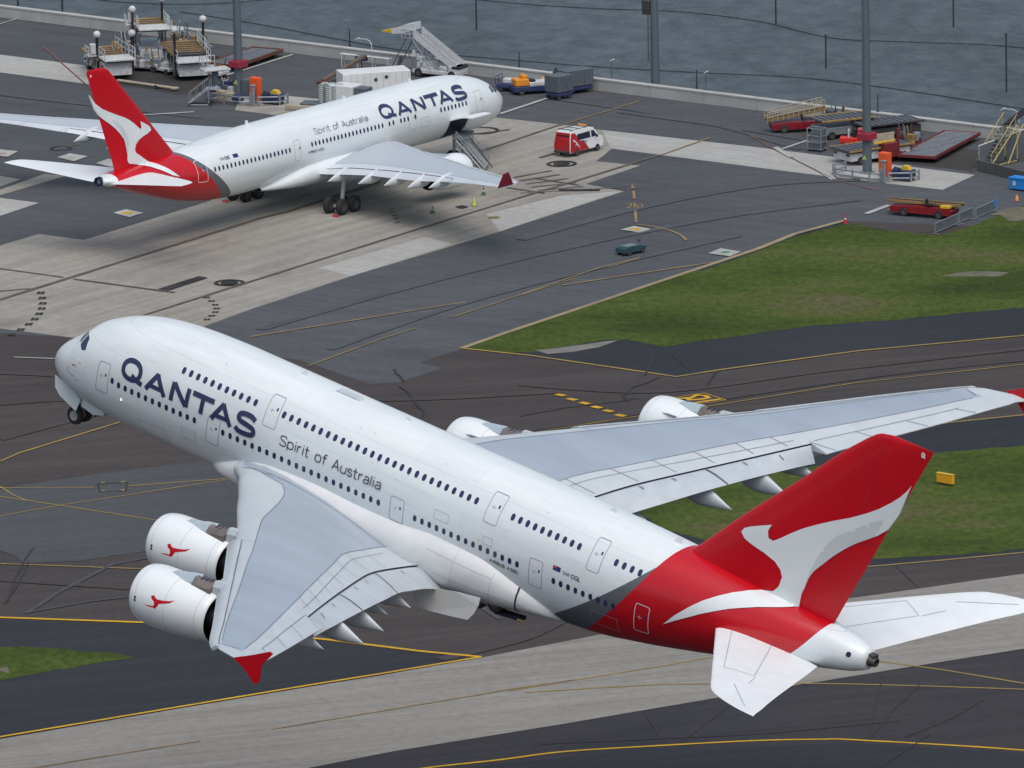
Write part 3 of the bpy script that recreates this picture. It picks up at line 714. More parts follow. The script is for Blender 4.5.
    def ms(side):
        fm = F.map(1)
        def f(a, b, o):
            yf = fin.half(a, b)
            if b < F.T(a) - .03:
                p = fm(a, b, o)
                if p.y < yf + o: p = Vector((-a, yf + o, b))
            else: p = Vector((-a, max(yf, .0) + o, b))
            # rounded root fillet between fin and back
            p.y *= side; return p
        return f
    roo = [(55.02, -.18), (55.8, .72), (56.73, 1.62), (57.5, 2.28), (58.3, 2.80), (59.1, 3.22), (59.9, 3.52), (60.7, 3.68), (61.3, 3.85), (61.65, 4.3), (61.8, 5.0), (61.6, 5.45), (61.1, 5.85), (60.2, 6.12), (59.2, 6.3), (58.5, 6.48), (58.13, 6.8), (58.3, 7.12), (58.82, 7.42), (59.6, 7.78), (60.42, 8.14), (60.22, 7.65), (60.35, 7.2), (60.75, 7.15), (61.35, 7.6), (62.0, 8.15), (62.8, 8.75), (63.9, 9.45), (65.03, 10.1), (66.2, 10.72), (67.32, 11.42), (68.2, 12.05), (69.0, 12.75), (69.6, 13.35), (70.05, 13.95), (70.3, 14.4),
           (69.7, 12.2), (69.05, 10.9), (68.3, 10.2), (67.63, 9.72), (66.7, 9.05), (65.95, 8.38), (65.2, 7.6), (64.66, 6.95), (64.15, 6.35), (63.8, 5.75), (63.55, 5.1), (63.42, 4.5), (63.38, 4.0), (63.36, 3.5), (62.8, 3.38), (62.01, 3.2), (61.2, 3.0), (60.36, 2.72), (59.5, 2.4), (58.65, 2.0), (57.7, 1.5), (56.85, .98), (55.9, .4)]
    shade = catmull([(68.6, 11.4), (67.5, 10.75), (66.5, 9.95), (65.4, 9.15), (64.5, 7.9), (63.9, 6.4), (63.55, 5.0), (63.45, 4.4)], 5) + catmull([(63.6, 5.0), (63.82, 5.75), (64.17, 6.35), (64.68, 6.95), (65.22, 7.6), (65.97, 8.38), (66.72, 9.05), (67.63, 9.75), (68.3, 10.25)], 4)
    for side in (1, -1):
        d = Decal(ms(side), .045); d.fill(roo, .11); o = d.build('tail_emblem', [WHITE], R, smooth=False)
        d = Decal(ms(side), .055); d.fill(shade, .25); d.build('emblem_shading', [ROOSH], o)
        d = Decal(lambda a, b, o, side=side: Vector((-a, side * (fin.half(a, b) + o), b)), .02)
        a0 = 70.7 if side > 0 else 71.1
        text(d, 'QL', a0, 16.5, .3, side * .8, .07, .3, .2); d.build('tail_code', [WHITE], fo)
    # tailplanes
    for side in (1, -1):
        H = Fin([(1.4, 57.9, 66.25, .095, .72), (3, 59.12, 66.8, .095, .86), (6, 61.34, 67.95, .09, 1.34), (9, 63.55, 69.1, .085, 1.82), (12, 65.78, 70.3, .08, 2.3), (13.4, 66.85, 70.88, .07, 2.5), (14.1, 67.6, 71.15, .06, 2.62), (14.7, 68.9, 71.4, .05, 2.72), (15.1, 70.3, 71.6, .03, 2.8), (15.2, 71.2, 71.65, .03, 2.82)])
        ho = H.build('tailplane', TPW, R, side)
        d = Decal(lambda a, b, o, H=H, side=side: Vector((-a, side * b, H.f[3](b) + H.half(a, b) + o)), .012)
        for q in ([(59.9, 2.3), (64.75, 9.4)], [(64.75, 9.4), (66.55, 8.5)], [(66.55, 8.5), (62.9, 2.0)], [(66.7, 8.6), (67.4, 10.2)], [(67.2, 11.5), (70.2, 14.2)]): d.stroke(q, .045, False, .3)
        d.build('elevator_seam', [LINE], ho)
    # tail cone end
    b = MB(); b.lathe([(0, .36), (.25, .4), (.55, .34), (.72, .3), (.72, .2), (.4, .18)], 'x', (0, 0, 0), 20)
    b.box((.35, -.0, .35), (.6, .5, .3), 0); o = b.build('exhaust_outlet', [APU], R); o.rotation_euler = (0, 0, math.pi); o.location = (-69.0, 0, 1.95)
    d = Decal(F.map(1), .012); d.dot(68.2, 2.2, .17, .17); d.build('vent', [DARK], R)
    # small hatches, vents and drain marks on the skin
    d = Decal(F.map(1), .01)
    for c4 in ([(14.2, -1.2), (15.4, -1.2), (15.4, -2.0), (14.2, -2.0)], [(36.0, .9), (37.2, .9), (37.2, .3), (36.0, .3)], [(40.2, .6), (41.0, .6), (41.0, .1), (40.2, .1)], [(10.2, -2.2), (12.6, -2.2), (12.6, -3.3), (10.2, -3.3)], [(49.4, -1.2), (51.4, -1.2), (51.4, -2.2), (49.4, -2.2)]): d.stroke(c4, .025, True, .3)
    rr = random.Random(3)
    for k in range(46): d.dot(rr.uniform(4, 50), rr.choice((3.3, 1.9, .2, -1.0, -2.0)) + rr.uniform(-.3, .3), .035, .03, 6)
    d.build('skin_hatch', [LINE], R)
    d = Decal(F.map(1), .02); d.dot(8.75, -1.28, .06, .06, 8); d.build('wing_scan_light', [LAMPW], R)
    # antennas on the crown
    for s_, h in ((21, .35), (30, .3), (47.5, .35), (53.0, .3)):
        b = MB(); b.prism([(-s_ + .25, 4.12), (-s_ - .3, 4.12), (-s_ - .35, 4.2 + h), (-s_ - .1, 4.2 + h)], -.03, .03, 'y'); b.build('antenna', [WHITE], R)
    b = MB(); b.prism([(-24.0, 4.18), (-26.2, 4.18), (-25.9, 4.3), (-24.3, 4.3)], -.3, .3, 'y'); b.build('antenna_fairing', [WLIGHT], R)
    # nose gear and doors
    b = MB()
    b.cyl((-3.6, 0, -3.7), (-2.63, 0, -5.2), .16, m=0); b.cyl((-4.6, 0, -3.8), (-2.9, 0, -4.7), .09, m=0); b.cyl((-2.63, -.6, -5.28), (-2.63, .6, -5.28), .09, m=0)
    b.box((-3.6, 0, -4.35), (1.6, .5, .5), 1, Matrix.Rotation(-.5, 3, 'Y'))
    g = b.build('nose_gear', [STRUT, DARK], R)
    for y in (-.42, .42):
        b = MB(); b.wheel((-2.63, y, -5.3), .63, .42); b.build('wheel', [TYRE, RIM], g)
    for y in (-.95, .95):
        b = MB(); b.prism([(-.9, -2.9), (-1.02, -3.7), (-1.5, -4.15), (-3.05, -4.75), (-3.32, -3.8), (-2.2, -3.2)], y - .03, y + .03, 'y'); b.build('gear_door', [WHITE], R)
    b = MB(); b.prism([(-3.35, -3.7), (-3.3, -4.3), (-4.4, -4.55), (-5.3, -4.3), (-5.4, -3.9)], .75, .8, 'y'); b.build('gear_door', [WHITE], R)
    # main gear still down: wing gear door and the bogie behind it
    b = MB(); pts = [(36.0, -4.2), (39.4, -3.45), (41.3, -3.2), (41.35, -3.7), (41.2, -4.3), (40.85, -4.8), (39.2, -5.1), (37.6, -5.35), (36.3, -5.45)]
    V = []
    for y in (0, .07): V += [(-a, 4.35 + y + .45 * math.sin(max(0, (-3.2 - z)) * .75), z) for a, z in pts]
    n = len(pts); b.add(V, [tuple(range(n)), tuple(range(2 * n - 1, n - 1, -1))] + [(i, (i + 1) % n, n + (i + 1) % n, n + i) for i in range(n)]); b.build('gear_door', [DOORM], R)
    b = MB(); b.cyl((-38.6, 3.2, -3.8), (-40.0, 2.8, -4.4), .2, m=0); b.cyl((-38.6, 2.7, -4.6), (-41.5, 2.7, -4.1), .16, m=0); g = b.build('main_gear', [STRUT], R)
    for k in range(3):
        for y in (2.85, 3.7):
            b = MB(); b.wheel((-38.7 - k * 1.4, y - .8, -4.3 + k * .22), .6, .45); b.build('wheel', [TYRE, DRIM], g)
    b = MB(); b.box((-42.4, 2.4, -4.45), (2.2, .7, .25), 0, Matrix.Rotation(.12, 3, 'Y')); b.cyl((-43.3, 2.7, -4.4), (-43.8, 2.7, -4.35), .12, .05, m=1); b.build('gear_beam', [DARK, mat('gold_fitting', (.5, .36, .1), .4, .5)], R)
    # wings
    rows = [(2.6, 18.7, -2.4, 19.5, 32.9, -3.1, 35.0, -3.5, 37.2, -4.5), (4.2, 19.6, -2.15, 20.3, 33.05, -2.75, 35.6, -3.05, 37.73, -4.0), (5.1, 20.8, -2.03, 24.4, 33.2, -2.45, 35.8, -2.8, 37.9, -3.65), (6.26, 21.8, -1.95, 25.7, 33.5, -2.15, 36.05, -2.5, 38.05, -3.32), (8, 23.3, -1.82, 26.75, 34.05, -1.65, 36.45, -2.05, 38.5, -2.85), (10, 24.9, -1.62, 27.7, 34.7, -1.05, 37.05, -1.5, 39.2, -2.2), (12, 26.6, -1.22, 28.7, 35.5, -.5, 37.85, -.92, 40.1, -1.6), (14, 28.28, -.79, 30.1, 36.6, -.09, 38.8, -.38, 41.1, -1.0),
            (18, 31.47, .03, 33.0, 38.7, .68, 40.45, .28, 42.7, -.1), (22, 34.52, .72, 35.75, 40.85, 1.5, 42.25, 1.0, 43.65, .27), (26, 37.57, 1.41, 38.6, 42.86, 2.08, 44.2, 1.82, 45.54, 1.55), (30, 40.63, 2.27, 41.4, 44.88, 2.72, 46.0, 2.52, 47.15, 2.32), (34, 43.69, 3.15, 44.25, 46.96, 3.46, 47.95, 3.3, 48.8, 3.12), (37.6, 46.4, 3.85, 46.95, 48.7, 4.1, 49.6, 4.05, 50.35, 3.95), (38.45, 47.15, 4.05, 47.6, 49.2, 4.22, 50.0, 4.2, 50.7, 4.12), (39.1, 48.5, 4.25, 48.8, 49.7, 4.35, 50.3, 4.34, 50.95, 4.3), (39.42, 49.9, 4.36, 50.1, 50.5, 4.42, 50.8, 4.42, 51.4, 4.38)]
    WG = Wing(rows)
    # the drooped flaps end at y 25.6; between there the trailing edge follows the flap
    for side in (1, -1):
        w = WG.core('wing', R, side, [WGREY, WLIGHT, DARK], 25.75)
        # flaps
        fl = Wing([(r[0], *r[1:8], *((43.9, .4) if r[0] == 22 else (r[8], r[9]))) for r in rows if r[0] < 24] + [(26, *rows[10][1:8], 44.85, .60), (28, *WG.g(28)[:7], 46, .8)])
        for a, c in ((3.7, 10.9), (11.0, 18.6), (18.7, 25.6)): fl.panel('flap', w, side, a, c, FLAPM, .06)
        d = Decal(lambda y, x, o, side=side: Vector((-x, side * y, fl.top(y, x) - .11 * max(0, 1 - (x - fl.g(y)[5]) / (fl.g(y)[7] - fl.g(y)[5])) + .16 * bump_c((x - fl.g(y)[5]) / (fl.g(y)[7] - fl.g(y)[5])) + o)), .03)
        for y in (10.95, 18.65): d.stroke([(y, fl.g(y)[5] + .12), (y, fl.g(y)[7] - .04)], .11, False, .25)
        for y in (7.0, 14.0, 16.2, 21.0, 23.4): d.stroke([(y, fl.g(y)[5] + .35), (y + .04, fl.g(y)[5] + .75)], .07, False, .2)
        d.build('flap_gap', [mat('flap_seam', (.12, .13, .16), .6)], w)
        WG.slat('slat', w, side, 17.2, 24.3, WLIGHT); WG.slat('slat', w, side, 27.1, 38.6, WLIGHT); WG.slat('slat', w, side, 24.36, 27.04, WLIGHT)
        d = Decal(WG.map(side), .085); d.stroke([(17.3 + i * .7, WG.g(17.3 + i * .7)[0] + .47 * (1 - .35 * (i * .7) / 21.4)) for i in range(31)], .05, False, 1); d.build('slat_gap', [mat('slat_shadow_gap', (.10, .12, .16), .6)], w)
        # seams: box edges, spoilers, ailerons
        d = Decal(WG.map(side), .022)
        Y = [4.4 + i * .8 for i in range(42)]
        d.stroke([(y, WG.g(y)[2]) for y in Y if y < 38] , .05, False, .8)
        d.stroke([(y, WG.g(y)[3]) for y in Y if y < 38], .05, False, .8)
        d.stroke([(38.0, WG.g(38)[2]), (37.6, 48.4)], .06, False, .4)
        d.stroke([(4.55, 20.6), (4.4, 24), (4.35, 30), (4.35, 37.2)], .06, False, .6)
        for y in (8.2, 11.2, 14.0, 16.6, 19.2, 21.8, 24.0): d.stroke([(y, WG.g(y)[3]), (y + .35, WG.g(y)[5] - .03)], .035, False, .5)
        d.stroke([(y, WG.g(y)[3] + .75) for y in [6 + i for i in range(20)]], .03, False, 1)
        d.stroke([(y, WG.g(y)[5] - .15) for y in [26, 28, 30, 32, 34, 35.6]], .035, False, 1)
        for y in (25.9, 29.0, 32.3, 35.6): d.stroke([(y - .2, WG.g(y - .2)[5] - .15), (y + .5, WG.g(y + .5)[7] - .05)], .035, False, .6)
        d.stroke([(17.1, WG.g(17.1)[0] + .03), (17.1, WG.g(17.1)[2])], .04)
        d.build('panel_seam', [mat('wing_seam', (.17, .20, .26), .6)], w)
        d = Decal(WG.map(side), .024)
        for y in (13.6, 17.2, 20.6, 23.6):
            for k in range(2): d.stroke([(y - k * 1.1, WG.g(y)[6] + 0), (y + .25 - k * 1.1, WG.g(y)[6] + .01)], .01)
        # flap track fairings
        for y, xe, ze in ((25.2, 45.3, -.15), (21.7, 45.75, -.5), (17.8, 44.15, -1.15), (13.4, 40.9, -2.3), (9.2, 39.5, -3.4)):
            canoe('flap_track_fairing', w, xe - 5.2, xe, side * y, ze + .45, ze, .85, 1.5, WLIGHT)
        # wing tip fence
        b = MB(); P = [(49.5, 4.42), (50.9, 5.12), (52.25, 5.86), (52.5, 5.8), (51.75, 4.75), (51.74, 3.6), (51.5, 3.4), (51.2, 3.45), (50.6, 3.95), (50.0, 4.2)]
        b.prism([(-a, z) for a, z in P], side * 39.47 - .04, side * 39.47 + .04, 'y'); b.build('wing_tip_fence', [RED], w)
        # engines
        for (y, s0, zf, s1, zr, nm_) in ((25.7, 30.95, -1.38, 37.15, -1.0, 'o'), (14.9, 23.05, -3.35, 29.0, -2.95, 'i')):
            e, nm = lathe_engine(R, 'engine', s0, s1 - s0, 2.0, side * y, zf, zr, NACW, side)
            # emblem facing outboard
            d = Decal(nm, .012)
            sc_a, sc_t = 2.25, .5
            poly = []
            for a, b_ in ROO_SMALL:
                xx = (1.55 + a * sc_a) if True else 0; tt = (-.02 + b_ * sc_t)
                poly.append((xx + .0, tt if side > 0 else math.pi - tt))
            d.fill([(p[0], p[1]) for p in poly], .2); d.build('engine_emblem', [RED], e)
            d = Decal(nm, .012)
            for q in ((.72, .12), (.72, .02)): d.dot(q[0], q[1] if side > 0 else math.pi - q[1], .10, .045, 8)
            d.build('maker_badge', [NAVY], e)
            # strake
            if True:
                b = MB(); t = math.radians(48) if side < 0 else math.radians(132); ct, st = math.cos(t), math.sin(t)
                q = [Vector((-s0 - 1.5, side * y + 2.0 * ct, zf + 2.0 * st)), Vector((-s0 - 3.0, side * y + 1.98 * ct, zf + 1.98 * st)), Vector((-s0 - 3.1, side * y + 2.5 * ct, zf + 2.5 * st)), Vector((-s0 - 2.3, side * y + 2.35 * ct, zf + 2.35 * st))]
                off = Vector((0, st, -ct)) * .03
                b.add([v + off for v in q] + [v - off for v in q], [(0, 1, 2, 3), (7, 6, 5, 4), (0, 1, 5, 4), (1, 2, 6, 5), (2, 3, 7, 6), (3, 0, 4, 7)]); b.build('strake', [WLIGHT], e)
            # pylon
            if nm_ == 'o': top = [(32.6, .62), (33.6, .92), (34.9, 1.15), (36.47, 1.32), (37.6, 1.55)]; yw = y
            else: top = [(24.7, -1.3), (25.6, -1.08), (26.9, -.85), (28.46, -.55), (29.6, -.35)]; yw = y
            lowz = zf + 1.2
            def pyl(pts, hw, m, name, end_lo):
                b = MB(); V = []; 
                for (a, z) in pts:
                    V += [(-a, side * y - hw * .45, z), (-a, side * y + hw * .45, z), (-a, side * y + hw, z - .35), (-a, side * y + hw, end_lo), (-a, side * y - hw, end_lo), (-a, side * y - hw, z - .35)]
                n = 6
                fs = [(j * n + i, j * n + (i + 1) % n, (j + 1) * n + (i + 1) % n, (j + 1) * n + i) for j in range(len(pts) - 1) for i in range(n)] + [tuple(range(n)), tuple(range((len(pts) - 1) * n, len(pts) * n))]
                b.add(V, fs); o = b.build(name, [m], e); return weld(o)
            pyl(top[:3], .52, PYL, 'pylon', lowz)
            pyl([(top[2][0] + .01, top[2][1] - .1), (top[3][0], top[3][1] - .12)], .56, HOT, 'pylon_panel', lowz - .1)
            pyl([(top[3][0] + .01, top[3][1] + .05), (top[4][0], top[4][1]), (top[4][0] + 1.6, top[4][1] + .1)], .34, WLIGHT, 'pylon', lowz + .3)
            b = MB()
            for k in range(3): b.box((-top[2][0] - .5 - k * .35, side * y, top[2][1] + .0 + k * .05), (.1, .45, .04), 0, bev=.01)
            b.build('pylon_grille', [DARK], e)
    # reflected light on the wing root: thin walkway marks
    return R
BIG = big_jet()
# ------------------------------------------------------------------ ground, pavements, paint, sea
def struct(o, kind='structure'): o['kind'] = kind; return o
TW = math.radians(8)
BROWN = ground_mat('taxiway_asphalt', (.058, .050, .050), (.074, .064, .062), .02, 1.6, [(.35, .12, 1.1), (.1, .10, 2.5)], joints=(.12, 90, 5), jcol=.9, stain=(.05, .2))
APRON = ground_mat('apron_asphalt', (.074, .080, .090), (.094, .100, .108), .018, 1.5, [(-.62, .10, 1.4), (.2, .08, 2.0)], joints=(-.64, 60, 4.6), jcol=.9, stain=(.05, .22))
NEWAS = ground_mat('new_asphalt', (.024, .027, .033), (.034, .037, .044), .03, 1.5, [(.3, .12, 1.5)])
LEFTG = ground_mat('patched_asphalt', (.064, .070, .076), (.082, .088, .092), .03, 1.4, [(.3, .10, 1.6)], stain=(.05, .15))
CONC = ground_mat('apron_concrete', (.27, .255, .225), (.34, .325, .29), .03, 1.2, [(YV, .16, 1.3), (YU, .05, 3)], joints=(YV, 7.5, 7.5), jcol=.86, stain=(.06, .3))
CONC2 = ground_mat('pale_concrete', (.36, .36, .34), (.42, .42, .40), .04, 1.2, [(YU, .08, 2)], joints=(YU, 9, 6), jcol=.88, stain=(.09, .1))
RUNC = ground_mat('taxiway_concrete', (.235, .222, .20), (.29, .278, .25), .028, 1.2, [(.33, .13, 1.2), (.33, .08, .4)], joints=(.33, 7.5, 7.5), jcol=.86, stain=(.05, .12))
YEL = ground_mat('yellow_line_paint', (.34, .235, .065), (.23, .175, .08), .25, 4, None, amount=1)
YELB = ground_mat('bright_yellow_paint', (.60, .36, .02), (.46, .28, .035), .3, 4, None, amount=1)
YELD = ground_mat('worn_yellow_paint', (.31, .22, .10), (.17, .135, .09), .3, 4, None, amount=1)
BRL = ground_mat('worn_lead_in_line', (.105, .085, .075), (.15, .125, .105), .3, 3, None, amount=1)
WHL = ground_mat('white_line_paint', (.44, .44, .42), (.32, .32, .31), .3, 4, None, amount=1)
REDL = ground_mat('red_line_paint', (.26, .10, .08), (.17, .09, .08), .3, 4, None, amount=1)
BLK = ground_mat('black_marking', (.022, .023, .028), (.05, .05, .052), .3, 4, None, amount=1)
CRK = ground_mat('crack_seal', (.036, .034, .036), (.046, .043, .044), .3, 4, None, amount=1)
KERB = ground_mat('kerb_paint', (.33, .27, .15), (.22, .19, .13), .2, 3, None, amount=1)
SOIL = ground_mat('dry_soil', (.10, .10, .06), (.16, .15, .11), .5, 3, None, amount=1)
SAND = ground_mat('gravel', (.15, .15, .14), (.23, .22, .20), .3, 3, None, amount=1)

def grass_mat(name):
    m, t, b = principled(name); N = t.nodes; L = t.links; tc = N.new('ShaderNodeTexCoord')
    def noise(sc, det, st=None):
        n = N.new('ShaderNodeTexNoise'); n.inputs['Scale'].default_value = sc; n.inputs['Detail'].default_value = det; n.inputs['Roughness'].default_value = .65
        if st:
            mp = N.new('ShaderNodeMapping'); mp.inputs['Scale'].default_value = st; L.new(tc.outputs['Object'], mp.inputs[0]); L.new(mp.outputs[0], n.inputs[0])
        else: L.new(tc.outputs['Object'], n.inputs[0])
        return n.outputs[0]
    def ramp(src, stops):
        r = N.new('ShaderNodeValToRGB'); L.new(src, r.inputs[0]); e = r.color_ramp.elements
        e[0].position, e[0].color = stops[0][0], (*stops[0][1], 1); e[1].position, e[1].color = stops[-1][0], (*stops[-1][1], 1)
        for p, c in stops[1:-1]: q = e.new(p); q.color = (*c, 1)
        return r.outputs[0]
    c1 = ramp(noise(.11, 7, (.28, .5, 1)), [(.36, (.038, .056, .014)), (.45, (.052, .078, .017)), (.53, (.068, .100, .021)), (.59, (.090, .100, .034)), (.67, (.118, .108, .062))])
    n2 = noise(1.7, 8, (1, .5, 1)); r2 = N.new('ShaderNodeMapRange'); r2.inputs[1].default_value = .3; r2.inputs[2].default_value = .7; r2.inputs[3].default_value = .66; r2.inputs[4].default_value = 1.3; L.new(n2, r2.inputs[0])
    v = N.new('ShaderNodeVectorMath'); v.operation = 'SCALE'; L.new(c1, v.inputs[0]); L.new(r2.outputs[0], v.inputs['Scale'])
    L.new(v.outputs[0], b.inputs['Base Color']); b.inputs['Roughness'].default_value = .95; b.inputs['Specular IOR Level'].default_value = .1
    bp = N.new('ShaderNodeBump'); bp.inputs['Strength'].default_value = .9; bp.inputs['Distance'].default_value = .3; L.new(n2, bp.inputs['Height']); L.new(bp.outputs[0], b.inputs['Normal'])
    return m
GRASS = grass_mat('short_grass')

def sea_mat():
    m, t, b = principled('sea_water'); N = t.nodes; L = t.links; tc = N.new('ShaderNodeTexCoord')
    def noise(sc, det, st, dist=0):
        mp = N.new('ShaderNodeMapping'); mp.inputs['Scale'].default_value = st; mp.inputs['Rotation'].default_value = (0, 0, -.12); L.new(tc.outputs['Object'], mp.inputs[0])
        n = N.new('ShaderNodeTexNoise'); n.inputs['Scale'].default_value = sc; n.inputs['Detail'].default_value = det; n.inputs['Distortion'].default_value = dist; n.inputs['Roughness'].default_value = .6; L.new(mp.outputs[0], n.inputs[0]); return n.outputs[0]
    w1 = noise(1.1, 8, (.45, .28, 1), .2); w2 = noise(.05, 3, (1, .5, 1)); w3 = noise(1.6, 4, (.7, .4, 1))
    mx = N.new('ShaderNodeMix'); mx.data_type = 'RGBA'; r = N.new('ShaderNodeMapRange'); r.inputs[1].default_value = .36; r.inputs[2].default_value = .66; L.new(w1, r.inputs[0]); L.new(r.outputs[0], mx.inputs[0])
    mx.inputs[6].default_value = (.058, .075, .086, 1); mx.inputs[7].default_value = (.098, .120, .134, 1)
    r2 = N.new('ShaderNodeMapRange'); r2.inputs[1].default_value = .3; r2.inputs[2].default_value = .7; r2.inputs[3].default_value = .85; r2.inputs[4].default_value = 1.12; L.new(w2, r2.inputs[0])
    v = N.new('ShaderNodeVectorMath'); v.operation = 'SCALE'; L.new(mx.outputs[2], v.inputs[0]); L.new(r2.outputs[0], v.inputs['Scale']); L.new(v.outputs[0], b.inputs['Base Color'])
    a = N.new('ShaderNodeMath'); a.operation = 'ADD'; L.new(w1, a.inputs[0]); s3 = N.new('ShaderNodeMath'); s3.operation = 'MULTIPLY'; s3.inputs[1].default_value = .35; L.new(w3, s3.inputs[0]); L.new(s3.outputs[0], a.inputs[1])
    bp = N.new('ShaderNodeBump'); bp.inputs['Strength'].default_value = 1; bp.inputs['Distance'].default_value = .6; L.new(a.outputs[0], bp.inputs['Height']); L.new(bp.outputs[0], b.inputs['Normal'])
    b.inputs['Roughness'].default_value = .42; b.inputs['Specular IOR Level'].default_value = .28; b.inputs['IOR'].default_value = 1.33
    return m

LV = [0]
def sheet(name, px, m, z=None, rough=0, kind='structure', fine=2.0):
    """a paved or planted area: outline in photo pixels, laid on the ground a few millimetres above the layer below"""
    if z is None: LV[0] += 1; z = .002 * LV[0]
    P = [G(*p) for p in px]
    if rough:
        Q = []
        for i in range(len(P)):
            a, b = P[i], P[(i + 1) % len(P)]; k = max(1, int((b - a).length / fine))
            for j in range(k): Q.append(a.lerp(b, j / k) + Vector((random.gauss(0, rough), random.gauss(0, rough * 1.6), 0)))
        P = Q
    b = tess([(p.x, p.y, z) for p in P])
    b.normal_update()
    for f in b.faces:
        if f.normal.z < 0: f.normal_flip()
    me = D.meshes.new(name); b.to_mesh(me); b.free(); me.materials.append(m); o = D.objects.new(name, me); COL.objects.link(o); o['kind'] = kind; return o
class Paint:
    def __init__(s, z): s.v = []; s.f = []; s.z = z; s.k = 0
    def line(s, px, w, closed=False, curve=False, seg=4, wear=0):
        P = [G(*p) for p in px]; P = [(p.x, p.y) for p in P]
        if curve: P = catmull(P, 8, closed)
        A, B = ribbon2d(P, w * .8, closed, seg); k = len(s.v); n = len(A); z = s.z + .0005 * (s.k % 6); s.k += 1
        for a, b in zip(A, B): s.v += [(*a, z), (*b, z)]
        for i in range(n if closed else n - 1):
            if wear and random.random() < wear: continue
            j = (i + 1) % n; s.f.append((k + 2 * i, k + 2 * i + 1, k + 2 * j + 1, k + 2 * j))
        return s
    def poly(s, px):
        k = len(s.v); s.v += [(G(*p).x, G(*p).y, s.z + .0005 * (s.k % 6)) for p in px]; s.k += 1; s.f.append(tuple(range(k, k + len(px)))); return s
    def ring(s, c, r, w, n=40):
        p = G(*c); P = [(p.x + r * math.cos(t), p.y + r * math.sin(t)) for t in [2 * math.pi * i / n for i in range(n)]]
        A, B = ribbon2d(P, w, True, 5); k = len(s.v); n = len(A); z = s.z + .0005 * (s.k % 6); s.k += 1
        for a, b in zip(A, B): s.v += [(*a, z), (*b, z)]
        for i in range(n): j = (i + 1) % n; s.f.append((k + 2 * i, k + 2 * i + 1, k + 2 * j + 1, k + 2 * j))
        return s
    def disc(s, c, r, n=24):
        p = G(*c); k = len(s.v); z = s.z + .0005 * (s.k % 6); s.k += 1; s.v += [(p.x + r * math.cos(2 * math.pi * i / n), p.y + r * math.sin(2 * math.pi * i / n), z) for i in range(n)]; s.f.append(tuple(range(k, k + n))); return s
    def build(s, name, m): return struct(mesh_obj(name, s.v, s.f, m))

# land: one sheet to the sea wall, far beyond the frame on the other sides
WA = G(-10, 16); WB = G(1034, 144.3); wd = (WB - WA).normalized(); wn = Vector((-wd.y, wd.x, 0))
wn = wn if wn.y > 0 else -wn
c = (WA + WB) / 2
def wp(u, v, z=0): p = c + wd * u + wn * v; return (p.x, p.y, z)
struct(mesh_obj('ground', [wp(-900, .3), wp(900, .3), wp(900, -1600), wp(-900, -1600)], [(0, 3, 2, 1)], BROWN))
SEAZ = -2.2
struct(mesh_obj('sea', [wp(-3500, -2, SEAZ), wp(3500, -2, SEAZ), wp(3500, 9000, SEAZ), wp(-3500, 9000, SEAZ)], [(0, 1, 2, 3)], sea_mat()))
# sea wall: parapet with a coping, in real bays
SW = mat('sea_wall_concrete', (.40, .41, .40), .85, var=.25, scale=.35, bump=.2); SWT = mat('coping_concrete', (.44, .44, .42), .85, var=.15, scale=.4)
b = MB(); t = thing('sea_wall', 'long low grey concrete sea wall between the apron and the water', 'wall', wp(0, 0))
inv = t.location
b.v = []; 
def wl(u, v, z): p = Vector(wp(u, v, z)) - inv; return p
for u in range(-300, 300, 6):
    for (v0, v1, z0, z1, m) in ((0, .5, -3.2, 1.0, 0), (-.06, .6, 1.003, 1.13, 1)):
        a, e = u + .02, u + 5.98; P = [wl(a, v0, z0), wl(e, v0, z0), wl(e, v1, z0), wl(a, v1, z0), wl(a, v0, z1), wl(e, v0, z1), wl(e, v1, z1), wl(a, v1, z1)]
        b.add(P, [(0, 3, 2, 1), (4, 5, 6, 7), (0, 1, 5, 4), (1, 2, 6, 5), (2, 3, 7, 6), (3, 0, 4, 7)], m)
b.build('parapet', [SW, SWT], t)

# apron asphalt (bluish) from the sea wall down to the taxiway
sheet('apron', [(-200, -6), (-60, 10.4), (1100, 152.2), (1300, 177), (1300, 300), (1040, 203), (975, 226), (845, 221), (464, 348.4), (419, 362.5), (442, 368), (400, 382), (370, 384), (300, 360), (160, 345), (71, 337.4), (-200, 322)], APRON)
# concrete slabs of the stand
sheet('apron_concrete', [(-200, 290), (0, 245.5), (39, 234), (84, 240), (208, 201.6), (300, 162), (380, 128), (235, 110), (243, 91), (300, 97), (500, 118), (561, 124.4), (602, 130), (612, 148.5), (596, 161.3), (640, 165.6), (586, 184), (624, 191.4), (500, 231.5), (351.6, 276), (250, 309.5), (200, 328), (160, 345), (71, 337.4), (0, 328.5), (-200, 322)], CONC)
sheet('pale_apron_concrete', [(602, 130), (760, 147.6), (974.8, 175), (942.7, 189.8), (835, 177.4), (760, 167.8), (611, 148.5)], CONC2)
sheet('pale_apron_concrete', [(-200, 31), (0, 54.6), (89, 66), (100, 76), (91, 84.5), (0, 72.4), (-200, 46)], CONC2)
sheet('pale_apron_concrete', [(243, 91), (300, 97.5), (332, 101), (322, 112), (262, 105), (232, 99)], CONC2)
sheet('pale_apron_concrete', [(318, 268), (351.6, 276), (452, 244), (425, 237)], CONC2)
sheet('pale_apron_concrete', [(486, 214), (560, 196), (622, 191.2), (500, 231.5)], CONC2)
sheet('apron_concrete', [(-100, 196), (0, 176), (21, 179.5), (0, 186.5), (-100, 210)], CONC)
sheet('apron_concrete', [(-120, 232), (0, 198), (39, 203), (0, 216), (-120, 250)], CONC2)
sheet('apron_concrete', [(-100, 222), (0, 190), (44.5, 174), (66, 176), (0, 195.5), (-100, 226)], CONC)
